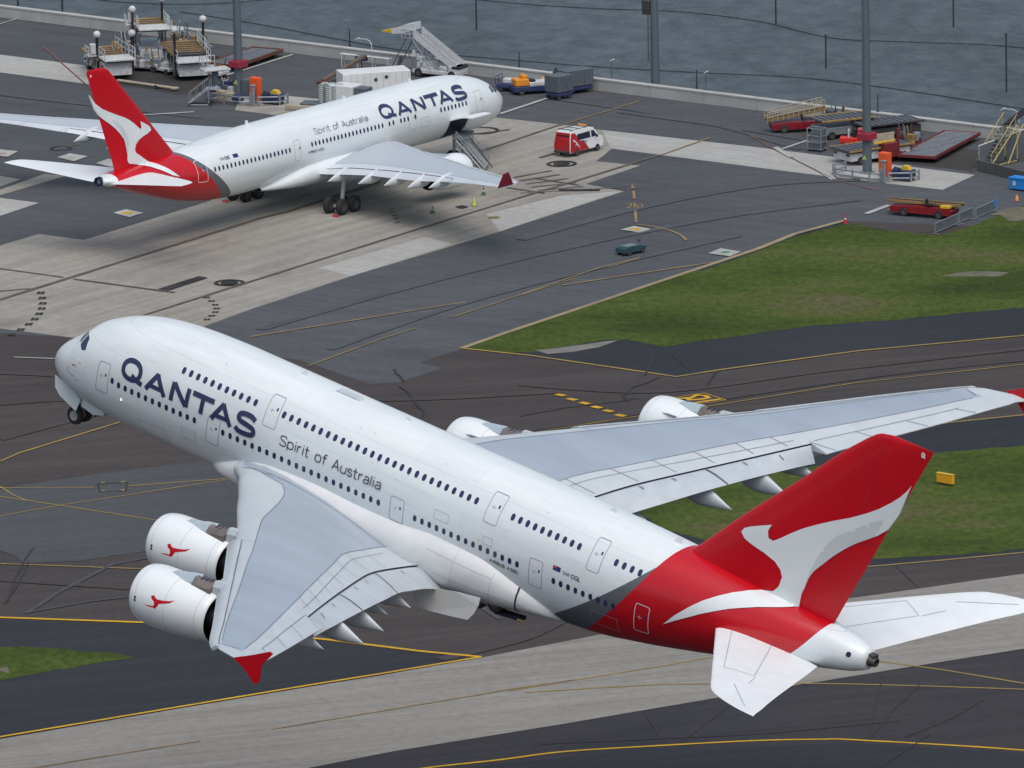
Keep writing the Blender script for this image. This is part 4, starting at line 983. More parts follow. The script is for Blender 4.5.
OILY = ground_mat('oil_stained_asphalt', (.045, .043, .042), (.066, .06, .055), .12, 1.5, [(-.65, .12, 1)])
sheet('stained_asphalt', [(95, 60), (240, 74), (236, 96), (176, 94), (92, 80)], OILY, rough=.15)
sheet('stained_asphalt', [(840, 133), (980, 150), (975, 172), (850, 158)], OILY, rough=.2)
# lower left: lighter grey pavement, new asphalt beside the yellow edge lines
sheet('patched_pavement', [(-300, 500), (0, 489), (93.7, 474.8), (206, 460.8), (330, 445), (400, 470), (400, 520), (300, 530), (145, 552), (82, 560.5), (25.8, 562.8), (0, 551), (-300, 545)], LEFTG, rough=.12)
sheet('new_asphalt_shoulder', [(-300, 603), (0, 620), (152, 624.5), (331, 641.5), (418.8, 652.5), (478, 658), (382.8, 676), (307.8, 688), (200, 706), (0, 740), (-300, 795)], NEWAS)
sheet('taxiway_concrete', [(-300, 796), (0, 739.5), (200, 705.5), (307.8, 687.5), (382.8, 675.5), (484, 657.5), (610, 633), (725, 612), (840, 599), (923, 587.5), (1024, 572.6), (1300, 535), (1300, 604), (1024, 649), (899, 669), (840, 678.6), (718.8, 697.8), (562.5, 724.4), (393.8, 751.6), (310, 768), (-100, 850)], RUNC)
sheet('new_asphalt', [(1300, 604.5), (1024, 649.5), (899, 669.5), (840, 679), (718.8, 698.3), (562.5, 725), (393.8, 752), (310, 768.5), (100, 812), (100, 1000), (1300, 1000)], NEWAS)
DK2 = ground_mat('dark_taxiway_asphalt', (.034, .034, .040), (.052, .048, .050), .02, 1.5, [(.33, .15, 1.4)], stain=(.06, .2))
sheet('dark_asphalt', [(310, 768.5), (393.8, 752.2), (562.5, 725.4), (718.8, 698.8), (840, 679.5), (899, 670), (1024, 650), (1300, 605), (1300, 700), (1024, 754), (861, 744), (650, 750), (500, 764), (420, 775), (300, 800)], DK2)
# right hand side between taxiway and grass
sheet('new_asphalt_shoulder', [(520, 353.6), (560, 345), (627, 336), (700, 335), (810.8, 320), (921.5, 312), (1024, 303), (1300, 280), (1300, 318), (1024, 336.3), (858, 351.8), (700, 374), (676.6, 377.5), (590, 364)], NEWAS)
sheet('dark_asphalt', [(600, 548), (640, 500), (950, 423.5), (1024, 416), (1300, 386), (1300, 450), (1300, 560), (1024, 574), (923, 588), (840, 600), (725, 613)], NEWAS)
sheet('taxiway_strip', [(640, 590), (864, 569), (942, 562), (1024, 554.5), (1300, 533), (1300, 536), (1024, 573.5), (923, 588.5), (840, 600), (725, 612)], BROWN)
# rubber and tyre smears
def grass(name, px, **k): return sheet(name, px, GRASS, kind='stuff', rough=.09, fine=1.2)
grass('grass', [(465, 349), (500, 336.5), (634.6, 291.5), (760, 249.6), (795, 235.5), (845, 223), (890, 231), (940.5, 236), (975, 225), (1024, 206), (1300, 150), (1300, 283), (1024, 308), (921.5, 318), (810.8, 326), (700, 342), (662, 347), (627, 340), (600, 341), (560, 348), (531, 353), (500, 352)])
grass('grass', [(-80, 650), (0, 648), (20, 646.5), (80, 651), (127, 655), (134, 658), (110, 661), (70, 669), (20, 677), (0, 681), (-80, 688)])
grass('grass', [(640, 512), (690, 488), (760, 475), (860, 460), (1024, 446), (1300, 415), (1300, 540), (1024, 550), (930, 557), (860, 560), (800, 556), (720, 545), (660, 528)])
sheet('gravel', [(535, 351), (560, 347), (600, 342.5), (618, 340.5), (600, 347), (575, 352), (548, 354)], SAND, rough=.15)
for q in ([(945, 277), (975, 272), (1012, 273), (985, 277)], [(985, 217), (1010, 208), (1030, 205), (1040, 214), (1010, 220)], [(0, 669), (6, 667), (8, 671), (0, 673)]): sheet('bare_soil', q, SOIL, rough=.3, fine=1.2)
ZP = .002 * LV[0] + .004
# painted lines
y = Paint(ZP)
y.line([(0, 462), (18.7, 453.7), (119.5, 422.8), (200, 398)], .32); y.line([(-200, 494), (0, 488.4), (93.7, 488)], .22); y.line([(129, 486.6), (232, 478.8), (320, 470)], .28)
y.line([(-100, 530), (0, 516.6), (53.9, 507), (140.6, 493.6), (232, 479.5)], .2); y.line([(-100, 487), (0, 497), (58.6, 505.8), (153.5, 520.5), (230, 531)], .22); y.line([(0, 487), (4.7, 490), (14, 496), (25.8, 500.6), (45, 504)], .2)
y.line([(-200, 557), (0, 564.2), (140.6, 569.4), (230, 573)], .3)
y.line([(459, 348.4), (531, 356), (676.6, 377.2), (720, 370.3), (858, 351.4), (1024, 336), (1300, 311)], .42)
y.line([(553, 430), (618, 419.5), (701, 408), (858, 383), (1024, 365), (1300, 336)], .24); y.line([(470, 443), (553, 430)], .24)
y.line([(880, 663.5), (884, 664)], .05); y.line([(900, 432), (950, 423), (1024, 415.4), (1300, 385)], .38)
y.line([(780, 575), (863.7, 567.6), (942, 560.8), (1024, 553), (1300, 530)], .36)
y.line([(878.6, 661.7), (944, 670.6), (1024, 684), (1300, 740)], .3); y.line([(525, 693), (590, 689), (656, 685.3), (715.6, 684.4), (840, 684.5), (1024, 690), (1300, 700)], .3, curve=True)
y.line([(509, 691.5), (578, 680), (648, 669), (718.8, 657), (790, 650), (878, 661.7)], .26, curve=True)
y.build('taxiway_lines', YEL)
y = Paint(ZP + .02)
for q in ((103, 483.4), (123, 482.8), (103, 491.6), (123, 491)): y.line([(q[0] - 2, q[1]), (q[0] + 2, q[1])], .55)
y.build('holding_marks', YELD)
y = Paint(ZP + .018); y.line([(98, 484.5), (100, 492.5), (126, 491.5), (127, 483), (98, 484.5)], .16); y.build('holding_mark_frame', BLK)
y = Paint(ZP + .004)
y.line([(-200, 605), (0, 618), (152, 623.3), (331, 640.6), (418.8, 651.6), (481, 657.5)], .55); y.line([(-200, 772), (0, 737.5), (200, 704), (307.8, 686), (382.8, 674), (471.9, 659), (481, 657.5)], .42)
y.line([(400, 773), (431, 768), (500, 760.5), (562.5, 752.5), (650, 746.9), (750, 741.6), (820, 740), (861, 740.9), (1024, 751), (1200, 768)], .42, curve=True)
for q in ((560.5, 395.6), (572, 400), (584.6, 403.8), (596.6, 407.8), (608.5, 411.6), (620.5, 416)): y.line([(q[0] - 4.2, q[1] - .9), (q[0] + 4.2, q[1] + .9)], .75)
# painted location sign on the pavement
for q in ([(672, 398.6), (704, 393.6), (726, 400.6), (690, 406)],): y.line(q[:3], .12); y.line([q[2], (692, 405.7)], .12)
y.line([(672, 399.3), (690, 398.8), (697, 395.6), (706, 396.5), (708.5, 398.5), (702, 399.8), (690, 400.5)], .5); y.line([(690, 404.5), (700, 402.6), (712, 400.9), (721, 399.7)], .5); y.line([(686, 398), (690, 401)], .5)
y.build('taxiway_edge_lines', YELB)
y = Paint(ZP + .008)
y.line([(250, 337.4), (340, 323), (465.8, 302.6), (510, 295.5)], .35, wear=.15); y.line([(561, 286), (614, 277.8), (715.8, 262.5)], .35, wear=.1); y.line([(308, 366.6), (380, 340), (486, 307), (530, 292), (600, 268), (640, 258)], .22, wear=.1)
y.line([(637, 225), (652, 227), (664, 229.5), (672.7, 232), (681, 236), (686.6, 241)], .3, curve=True); y.line([(686.6, 241), (640, 258), (575, 279), (500, 302)], .18, wear=.35)
for a, b_ in (((632.2, 184.5), (632.8, 189)), ((633.6, 191.5), (634.3, 199.5)), ((634.6, 203), (634.9, 208)), ((635.2, 211), (636.2, 223))): y.line([a, b_], .3)
y.line([(628, 189.2), (638, 188.4)], .25); y.line([(627, 205), (631, 204), (631.5, 206), (627.5, 208.3), (632, 208.5)], .25); y.line([(637.5, 205.5), (641.5, 204.3), (642.5, 207.5), (638.5, 208.8)], .25, closed=True)
y.line([(561, 125.6), (639.7, 101.6)], .22); y.line([(662, 155), (710.8, 137.9)], .28); y.line([(55, 150), (80, 144)], .2)
y.disc((617.5, 217.5), .01); y.disc((494, 217.8), .5)
y.line([(-100, 790), (200, 741.6), (343.8, 718), (430, 703.5), (520, 688.4), (575, 680.5)], .3, wear=.12)
y.build('worn_taxiway_lines', YELD)
y = Paint(ZP + .002); y.line([(26, 614), (60, 592), (112, 565), (150, 558)], .5); y.line([(28, 613), (90, 602), (150, 595)], .35); y.line([(500, 620), (470, 600), (455, 585)], .4, curve=True); y.build('pale_pavement_seams', LEFTG)
y = Paint(ZP + .012)
y.line([(-200, 375), (0, 300), (260, 218.6), (288, 212), (380, 182)], .55); y.line([(-100, 255), (0, 269), (63.5, 277.8)], .28); y.line([(73.6, 279.5), (175, 293)], .4); y.line([(-60, 294), (0, 291.7), (30.5, 289)], .3)
y.line([(130, 320), (260, 279), (400, 235), (504, 203), (533, 194), (577, 181), (624.4, 166.3), (660, 155.5)], .38); y.line([(420, 170), (500, 145.5), (561, 124.8)], .35)
y.line([(520, 193.5), (620, 188)], .25); y.line([(540, 158), (558, 153)], .5); y.line([(470, 135), (510, 130)], .4)
for i in range(5): y.line([(514 + i * 6, 178 + i * 3.2), (552 + i * 8, 171 + i * 4)], .3)
y.build('stand_lead_in_lines', BRL)
y = Paint(ZP + .016)
y.line([(158, 285), (175, 291.5)], .01)
y.poly([(157, 290), (199, 276.8), (208, 278.3), (167, 291.5)]); y.ring((229.5, 283.3), 1.15, .32); y.disc((229.5, 283.3), .75)
y.ring((561.7, 164.3), 1.2, .32); y.disc((561.7, 164.3), .75); y.ring((61, 149), .9, .2); y.ring((481, 131), 1.5, .3)
for i in range(9):
    t = i / 8; cx = 39 + 5 * math.sin(t * 3.0) - 30 * t ** 2.2; cy = 293.5 + t * 42
    for k in (0, 1): y.line([(cx + k * 4 - 1, cy + .8), (cx + k * 4 + .6, cy - 1.2)], .34)
for i in range(7):
    t = i / 6; cx = 205 + 10 * math.sin(t * 3.1); cy = 298 + 22 * t
    for k in (0, 1): y.line([(cx + k * 3.5 - 1, cy + .5), (cx + k * 3.5 + .8, cy - .6)], .3)
y.line([(559, 190.8), (600, 190.3)], .9); y.poly([(455, 207.5), (462, 205.8), (469, 207.4), (462, 209.2)])
for i in range(5): y.line([(389 + i * 1.5, 210 + i * 3.2), (394 + i * 1.5, 209.5 + i * 3.2)], .3)
for a, b_ in (((536, 179), (580, 186)), ((500, 187), (545, 194))): y.line([a, b_], .25)
y.build('black_pavement_marks', BLK)
y = Paint(ZP + .016)
y.line([(143.5, 115.5), (194, 112.5)], .5); y.line([(219, 78), (250, 68.6), (293, 55)], .42); y.line([(500, 114.5), (549.5, 98)], .5); y.line([(782, 149.6), (807.5, 141)], .45); y.line([(866, 214.4), (889, 205.8)], .7)
y.poly([(772.7, 148), (778, 147.6), (794, 157), (789, 158.3)]); y.poly([(815.6, 170.6), (820, 170), (836.5, 179.3), (831, 180.4)]); y.line([(14, 357.8), (54.6, 359.3), (110, 361)], .3); y.line([(-20, 12), (0, 24.5), (18, 19)], .3)
for q, cc in (([(113, 213.5), (125.7, 210), (143.5, 213.5), (129.5, 218)], 0), ([(620.6, 230.3), (634.6, 226.7), (651, 229.8), (639.7, 233.3)], 0), ([(708, 254.2), (720.6, 249), (741, 252.3), (730, 257)], 0), ([(0, 150), (18, 152), (8, 157.5), (-8, 156)], 0), ([(57, 158), (70, 154), (88, 157), (74, 162)], 0), ([(96, 164), (108, 159.5), (124, 162), (112, 168)], 0)): y.poly(q)
y.build('white_pavement_marks', WHL)
y = Paint(ZP + .020)
for c_, m_ in (((127.5, 213.7), 0), ((635.5, 230), 0)): y.disc(c_, .5)
y.disc((494, 217.8), .01); y.build('yellow_stand_dots', YELB)
y = Paint(ZP + .020); y.disc((725.5, 253), .4); y.build('green_stand_dot', mat('green_dot', (.04, .22, .1), .8))
y = Paint(ZP + .016); y.line([(43, 47), (89, 87.6), (98, 95)], .16); y.line([(752, 137), (768.7, 147), (835.6, 180.6), (878, 191)], .16); y.line([(-8, 154), (6, 154)], .5); y.build('red_clearance_lines', REDL)
RUB = ground_mat('rubber_streaks', (.051, .045, .046), (.066, .058, .057), .2, 2, None, amount=1)
RUBA = ground_mat('apron_tyre_streaks', (.067, .073, .082), (.086, .092, .10), .2, 2, None, amount=1)
y = Paint(.002 * LV[0] + .001)
for q, w in (([(-50, 372), (60, 376), (200, 392), (380, 400), (560, 392)], 1.6), ([(0, 440), (110, 412), (220, 396)], 1.2), ([(420, 440), (560, 425), (720, 398), (900, 372), (1060, 356)], 2.2), ([(520, 385), (660, 392), (820, 372), (1060, 345)], 1.2), ([(0, 580), (150, 590), (260, 600)], 1.4), ([(440, 660), (520, 640), (560, 622)], 1.5), ([(0, 405), (120, 400), (260, 420)], .8)): y.line(q, w, curve=True)
y.build('rubber_streaks', RUB)
y = Paint(.002 * LV[0] + .001)
for q, w in (([(260, 330), (400, 290), (560, 250), (720, 218), (860, 200)], 1.3), ([(330, 350), (460, 305), (600, 268), (740, 236)], 1.0), ([(520, 240), (640, 208), (760, 186), (860, 180)], 1.6), ([(0, 120), (140, 130), (300, 140)], 1.2), ([(0, 95), (200, 118)], 1.0), ([(620, 112), (760, 132), (900, 158)], 1.5), ([(560, 100), (700, 122), (800, 150)], .9)): y.line(q, w, curve=True)
y.build('apron_tyre_streaks', RUBA)
y = Paint(ZP + .012)
def crack(pts, w=.14):
    Q = []
    for a, b_ in zip(pts, pts[1:]):
        for j in range(6): t = j / 6; Q.append((a[0] + (b_[0] - a[0]) * t + random.gauss(0, .9), a[1] + (b_[1] - a[1]) * t + random.gauss(0, .25)))
    y.line(Q + [pts[-1]], w, seg=3)
for q in ([(399, 386), (410, 395), (414, 402), (424, 412), (420, 425)], [(395, 370), (404, 382)], [(660, 378), (648, 383), (633, 388), (624, 396), (628, 402)], [(655, 352), (650, 364), (645, 376)], [(664, 349), (675, 358), (690, 370)], [(717, 371), (712, 378), (709, 386)], [(640, 399), (600, 404), (560, 409), (520, 417)]): crack(q, .2)
for q in ([(34, 548), (25, 560), (15, 580), (8, 602)], [(29, 562), (18, 585), (5, 604)], [(643, 711), (655, 728), (664, 744)], [(730, 706), (706, 724), (680, 744)], [(881, 684), (868, 738)], [(921, 684), (893, 711), (870, 740)], [(985, 700), (946, 722), (905, 738)], [(895, 566), (918, 588)], [(540, 745), (610, 742), (760, 735), (900, 722)], [(880, 768), (930, 735)]): y.line(q, .16)
y.build('pavement_cracks', CRK)
# pale kerb along the grass
b = MB(); P = [G(464, 348.2), G(500, 335.6), G(634.6, 290.7), G(760, 248.8), G(795, 234.6), (G(845, 221.2))]
b2 = Paint(ZP + .018)
b2.line([(462, 348.8), (500, 335.4), (634.6, 290.5), (760, 248.6), (795, 234.4), (845, 221)], .7); b2.build('kerb_strip', KERB)
b2 = Paint(ZP + .004); b2.line([(700, 271.5), (747.5, 254.5), (795, 236.6), (845, 223.6)], .5); b2.build('drain_channel', BLK)
# ------------------------------------------------------------------ the parked twin-engined airliner
def parked_jet():
    R = thing('parked_airliner', 'parked white twin-engined airliner with red tail and its forward cargo door open', 'airliner')
    R.matrix_world = Matrix(((.60449, -.796613, 0, -.578324), (.796613, .60449, 0, 935.939824), (0, 0, 1, 0), (0, 0, 0, 1)))
    F = Fus([(0,4.8,4.8,0.0),(.3,4.82,4.78,.02),(.45,5.15,4.42,.4),(.8,5.45,4.0,.85),(1.3,5.8,3.6,1.25),(2.2,6.3,3.15,1.8),(3.2,6.85,2.85,2.2),(4.2,7.25,2.7,2.45),(5.2,7.52,2.62,2.62),(6.3,7.75,2.59,2.72),(8.3,8.02,2.58,2.79),(10.5,8.17,2.55,2.82),(14,8.25,2.55,2.82),(34,8.25,2.5,2.82),(38,8.15,2.5,2.81),(42,7.92,2.62,2.72),(45,7.68,3.0,2.58),(48,7.48,3.7,2.32),(51,7.34,4.6,1.95),(54,7.22,5.6,1.45),(55.6,7.1,6.1,1.05),(56.6,6.95,6.4,.58)], 2.0)
    LIV = livery('parked_jet_paint', (36.7, 1.38, -.01), (38.2, 1.36, -.025), (56.6, -.18, 0), None)
    F.build('fuselage', LIV, R, 96)
    FF = Fus([(15, 2.9, 2.4, .8), (17, 3.6, 2.15, 2.2), (19.5, 4.25, 1.95, 2.85), (23, 4.6, 1.85, 3.05), (28, 4.6, 1.85, 3.05), (31, 4.4, 1.95, 2.98), (34, 3.7, 2.2, 2.6), (36.5, 2.9, 2.45, 1.6)], 2.5)
    xs = [15 + .43 * i for i in range(51)]; n = 64; V = []; Fc = []
    for x in xs: V += [FF.ring(min(x, 36.5), 2 * math.pi * i / n) for i in range(n)]
    for j in range(len(xs) - 1): Fc += [(j * n + i, j * n + (i + 1) % n, (j + 1) * n + (i + 1) % n, (j + 1) * n + i) for i in range(n)]
    weld(mesh_obj('belly_fairing', V, Fc, WHITE, R, smooth=True), 1e-5)
    W_ = []
    def row(a, b_, k): W_.extend([(a + (b_ - a) * i / (k - 1), 5.88) for i in range(k)])
    row(44.03, 33.92, 20); row(30.8, 20.78, 20); row(19.79, 19.23, 2); row(18.14, 17.1, 3); row(12.33, 8.62, 8); W_.append((16.05, 5.88))
    for a, z in W_:
        d = Decal(F.map(-1), .014); d.dot(a, z, .125, .22, 10); d.build('window', [GLASS], R)
    d = Decal(F.map(1), .014)
    for a, z in W_: d.dot(a, z, .125, .22, 10)
    d.build('window', [GLASS], R, 'stuff')
    for side in (-1, 1):
        door(F, side, [(46.2, 6.85), (45.0, 6.85), (45.05, 5.0), (46.27, 5.08)], 'cabin_door', R, WLINE, .05, 'aft door outlined in white across the red tail band', fwd=-1)
        door(F, side, [(33.2, 6.55), (32.4, 6.55), (32.4, 4.75), (33.2, 4.75)], 'cabin_door', R, LINE, .035, fwd=-1); door(F, side, [(7.1, 6.6), (6.0, 6.6), (6.0, 4.75), (7.1, 4.75)], 'cabin_door', R, LINE, .035, fwd=-1)
        door(F, side, [(17.0, 6.7), (15.9, 6.7), (15.9, 4.85), (17.0, 4.85)], 'cabin_door', R, LINE, .03, glass=False)
        door(F, side, [(15.3, 5.6), (14.0, 5.6), (13.95, 4.78), (15.3, 4.78)], 'access_panel', R, LINE, .035, glass=False)
        a0, sx = (20.6, -1.035) if side < 0 else (8.2, 1.035)
        d = Decal(F.map(side), .016); wordmark(d, a0, 6.34, sx, .98, .29); d.build('airline_lettering', [NAVY], R)
        t = 'Spirit of Australia'; k = 7.4 / text_width(t, .15)
        d = Decal(F.map(side), .016); text(d, t, 30.0 if side < 0 else 22.6, 6.6, .46, sx * k / .46 * .97, .05, .15, .12); d.build('slogan_lettering', [GLETT], R)
        d = Decal(F.map(side), .016); text(d, 'VH-EBC', 43.05 if side < 0 else 41.5, 6.44, .24, sx * 1.35, .045, .22, .2); d.build('registration_lettering', [GLETT], R)
        d = Decal(F.map(side), .016); text(d, 'AIRBUS A330', 31.4 if side < 0 else 29.2, 5.15, .19, sx * 1.6, .04, .22, .2); d.build('maker_lettering', [GLETT], R)
        a = 41.35 if side < 0 else 43.2
        d = Decal(F.map(side), .014); d.fill([(a, 6.42), (a + sx * .62, 6.42), (a + sx * .62, 6.72), (a, 6.72)], .3); d.build('flag', [mat('flag_blue', (.02, .03, .16), .4)], R)
        for P in ([(3.25, 6.54), (2.55, 6.2), (2.5, 5.9), (3.05, 5.8), (3.35, 6.02)], [(4.05, 6.47), (3.45, 6.54), (3.45, 6.04), (4.0, 5.97)], [(2.45, 6.12), (2.4, 5.87), (2.15, 5.82), (2.1, 5.92)]):
            d = Decal(F.map(side), .012); d.fill(P, .2); d.build('cockpit_window', [CGLASS], R)
    for y0, y1 in ((.06, .8), (-.8, -.06)):
        V = []; Fn = []
        for k in range(6):
            y = y0 + (y1 - y0) * k / 5
            for s_ in (2.05, 2.25, 2.5):
                t, b, w = F.T(s_), F.B(s_), F.Wd(s_); c = (t + b) / 2; h = (t - b) / 2; V.append((-s_ + .015, y, c + h * math.sqrt(max(0, 1 - (y / w) ** 2)) + .02))
        for k in range(5):
            for q in range(2): Fn.append((k * 3 + q, k * 3 + q + 1, k * 3 + q + 4, k * 3 + q + 3))
        mesh_obj('cockpit_window', V, Fn, CGLASS, R, smooth=True)
    # cargo hold opening and the raised door
    d = Decal(F.map(-1), .02); d.fill([(11.0, 3.05), (11.0, 4.72), (8.27, 4.72), (8.27, 3.05)], .3); d.build('cargo_opening', [DARK], R)
    V = []; n = 8
    for q in (0, .09):
        for s_ in (11.05, 8.2):
            for i in range(n + 1): t = i / n; V.append((-s_ + .25 * t, -2.72 - 2.25 * t, 4.72 + .42 * math.sin(t * 1.9) - q))
    m = n + 1; Fc = []
    for i in range(n): Fc += [(i, i + 1, m + i + 1, m + i), (2 * m + i, 3 * m + i, 3 * m + i + 1, 2 * m + i + 1), (i, 2 * m + i, 2 * m + i + 1, i + 1), (m + i, m + i + 1, 3 * m + i + 1, 3 * m + i)]
    Fc += [(0, m, 3 * m, 2 * m), (n, 2 * m + n, 3 * m + n, m + n)]
    mesh_obj('cargo_door', V, Fc, WHITE, R)
    # fin
    fin = Fin([(6.6, 45.6, 54.45, .085, 0), (7.67, 46.65, 54.7, .085, 0), (10, 48.97, 55.6, .09, 0), (13, 51.95, 56.75, .09, 0), (15.6, 54.55, 57.72, .085, 0), (16.2, 55.2, 57.93, .07, 0), (16.4, 55.7, 57.9, .04, 0), (16.46, 56.3, 57.8, .02, 0)])
    fo = fin.build('tail_fin', RED, R)
    fm = F.map(1)
    def ms(side):
        def f(a, b, o):
            yf = fin.half(a, b)
            if b < F.T(a) - .03:
                p = fm(a, b, o)
                if p.y < yf + o: p = Vector((-a, yf + o, b))
            else: p = Vector((-a, yf + o, b))
            p.y *= side; return p
        return f
    roo = [(57.72, 14.4), (56.95, 13.5), (56.1, 12.9), (55.28, 12.52), (54.3, 12.1), (53.4, 11.75), (52.7, 11.4), (52.1, 11.0), (51.6, 10.6), (51.24, 10.35), (51.15, 10.6), (51.25, 11.05), (50.6, 10.75), (49.96, 10.4), (49.8, 10.05), (50.3, 9.85), (51.0, 9.7), (51.6, 9.45), (51.95, 9.1), (52.05, 8.7), (51.9, 8.4), (51.4, 8.1), (50.9, 7.75), (50.2, 7.3), (49.5, 6.8), (48.9, 6.3), (48.5, 5.95), (49.3, 6.2), (50.1, 6.65), (51.0, 7.1), (51.9, 7.4), (52.8, 7.62), (53.0, 7.9), (53.0, 8.6), (53.1, 9.2), (53.4, 9.8), (53.9, 10.4), (54.5, 10.95), (55.1, 11.4), (55.8, 11.85), (56.5, 12.35), (57.1, 13.0)]
    shade = [(53.3, 9.5), (53.15, 8.9), (53.05, 8.5), (52.8, 9.0), (52.85, 9.6), (53.1, 10.3), (53.6, 10.95), (54.2, 11.4), (54.9, 11.75), (54.3, 11.1), (53.7, 10.4)]
    for side in (-1, 1):
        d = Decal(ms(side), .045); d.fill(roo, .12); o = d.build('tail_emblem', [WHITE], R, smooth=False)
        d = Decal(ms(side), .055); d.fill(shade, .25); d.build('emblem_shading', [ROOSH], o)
        d = Decal(ms(side), .02); text(d, 'EBC'[:2], 57.5 if side < 0 else 57.0, 15.85, .3, side, .06, .3, .3) if False else d.dot(57.45, 15.95, .1, .12); d.build('tail_code', [WHITE], fo)
    for side in (1, -1):
        H = Fin([(1.0, 50.7, 56.3, .1, 6.5), (2.5, 51.5, 56.55, .1, 6.67), (5, 52.95, 56.9, .095, 6.95), (8, 54.65, 57.35, .09, 7.28), (9.0, 55.3, 57.5, .07, 7.39), (9.5, 55.8, 57.55, .05, 7.45), (9.7, 56.5, 57.6, .03, 7.47)])
        H.build('tailplane', TPW, R, side)
    b = MB(); b.lathe([(0, .42), (-.35, .4), (-.35, .28), (-.1, .25), (-.1, .001)], 'x', (0, 0, 0), 20, 0); o = b.build('exhaust_outlet', [DARK], R); o.location = (-56.5, 0, 6.68)
    # wings
    rows = [(2.2, 18.8, 3.6, 19.6, 27.6, 3.55, 28.6, 3.4, 29.6, 3.1), (2.8, 19.3, 4.05, 20.2, 27.9, 3.65, 29.0, 3.45, 30.0, 3.15), (6, 21.4, 4.38, 22.2, 28.6, 4.15, 29.6, 3.95, 30.8, 3.55), (9.5, 23.6, 4.65, 24.3, 29.5, 4.5, 30.4, 4.3, 31.5, 3.95), (12, 25.2, 4.85, 25.8, 30.5, 4.75, 31.3, 4.6, 32.2, 4.15), (16, 27.7, 5.15, 28.2, 32.1, 5.1, 32.7, 5.0, 33.4, 4.5), (20, 30.25, 5.45, 30.7, 33.7, 5.45, 34.2, 5.38, 34.9, 5.1), (22.5, 31.8, 5.65, 32.2, 34.8, 5.65, 35.3, 5.62, 36.1, 5.5), (26, 34.05, 5.95, 34.4, 36.6, 6.0, 37.0, 6.0, 37.6, 5.95), (28.5, 35.7, 6.2, 36.0, 37.8, 6.25, 38.2, 6.25, 38.6, 6.2), (29.5, 36.6, 6.35, 36.8, 38.4, 6.38, 38.8, 6.38, 39.3, 6.35), (30.0, 37.4, 6.45, 37.5, 38.7, 6.45, 39.1, 6.46, 39.8, 6.45)]
    WG = Wing(rows, (.06, .035))
    WG3 = mat('parked_wing_grey', (.46, .51, .56), .38, var=.07, scale=.35, stretch=(.35, 1.2, 1)); WL3 = mat('parked_wing_light', (.60, .645, .68), .36, var=.06, scale=.6)
    for side in (1, -1):
        w = WG.core('wing', R, side, [WG3, WL3, DARK], 21.2)
        WG.panel('flap', w, side, 3.0, 9.4, WL3, .04, .1, .2); WG.panel('flap', w, side, 9.5, 21.1, WL3, .04, .1, .2)
        WG.slat('slat', w, side, 3.4, 8.7, WL3, .2, .35, .15); WG.slat('slat', w, side, 10.1, 29.0, WL3, .2, .35, .15)
        d = Decal(WG.map(side), .02); Y = [3.2 + i for i in range(26)]
        d.stroke([(y, WG.g(y)[2]) for y in Y], .03, False, 1); d.stroke([(y, WG.g(y)[3]) for y in Y], .03, False, 1); d.stroke([(2.9, 19.6), (2.95, 28.6)], .05, False, 1)
        for y in (21.3, 24.8, 28.4): d.stroke([(y, WG.g(y)[5]), (y + .25, WG.g(y + .25)[7])], .03)
        d.build('panel_seam', [mat('wing_seam', (.17, .20, .26), .6)], w)
        for y, xe, ze in ((5.5, 32.2, 3.1), (9.6, 33.2, 3.5), (13.2, 34.2, 3.9), (16.6, 35.3, 4.25), (19.6, 36.2, 4.7)): canoe('flap_track_fairing', w, xe - 4.0, xe, side * y, ze + .55, ze, .6, 1.0, WL3)
        b = MB(); V = []
        for q in (-.03, .03): V += [(-37.9, side * (30.0 + q), 6.44), (-40.1, side * (30.0 + q), 6.45), (-39.9, side * (30.5 + q), 7.7), (-39.2, side * (30.5 + q), 7.75)]
        b.add(V, [(0, 1, 2, 3), (7, 6, 5, 4), (0, 1, 5, 4), (1, 2, 6, 5), (2, 3, 7, 6), (3, 0, 4, 7)]); b.build('winglet', [DRED], w)
        e, nm = lathe_engine(R, 'engine', 18.1, 4.9, 1.52, side * 9.37, 2.3, 2.4, NACW, side)
        b = MB(); V = []
        for a, z in ((19.2, 3.7), (21.0, 4.1), (23.2, 4.5), (25.5, 4.5)): V += [(-a, side * 9.37 - .22, z), (-a, side * 9.37 + .22, z), (-a, side * 9.37 + .3, 3.2), (-a, side * 9.37 - .3, 3.2)]
        b.add(V, [(j * 4 + i, j * 4 + (i + 1) % 4, (j + 1) * 4 + (i + 1) % 4, (j + 1) * 4 + i) for j in range(3) for i in range(4)] + [(0, 1, 2, 3), (12, 13, 14, 15)]); b.build('pylon', [PYL], e)
        # main gear
        y = side * 5.34
        b = MB(); b.cyl((-29.6, y, 3.4), (-30, y, 1.0), .2); b.cyl((-28.9, y, .75), (-31.1, y, .75), .14); b.cyl((-28.4, y * .8, 3.2), (-29.9, y, 1.5), .09); g = b.build('main_gear', [STRUT], R)
        for x in (-29.2, -30.9):
            for q in (-.7, .7): b = MB(); b.wheel((x, y + q, .72), .71, .5); b.build('wheel', [TYRE, DRIM], g)
    b = MB(); b.cyl((-6.9, 0, 3.0), (-6.9, 0, .6), .14); b.cyl((-6.9, -.5, .53), (-6.9, .5, .53), .07); b.cyl((-5.4, 0, 2.8), (-6.8, 0, 1.2), .07); g = b.build('nose_gear', [STRUT], R)
    for q in (-.36, .36): b = MB(); b.wheel((-6.9, q, .53), .52, .36); b.build('wheel', [TYRE, RIM], g)
    for s_, h in ((13, .4), (22.5, .4), (36.2, .45)): b = MB(); b.prism([(-s_ + .25, 8.1), (-s_ - .3, 8.1), (-s_ - .35, 8.2 + h), (-s_ - .1, 8.2 + h)], -.03, .03, 'y'); b.build('antenna', [WHITE], R)
    return R
PARKED = parked_jet()
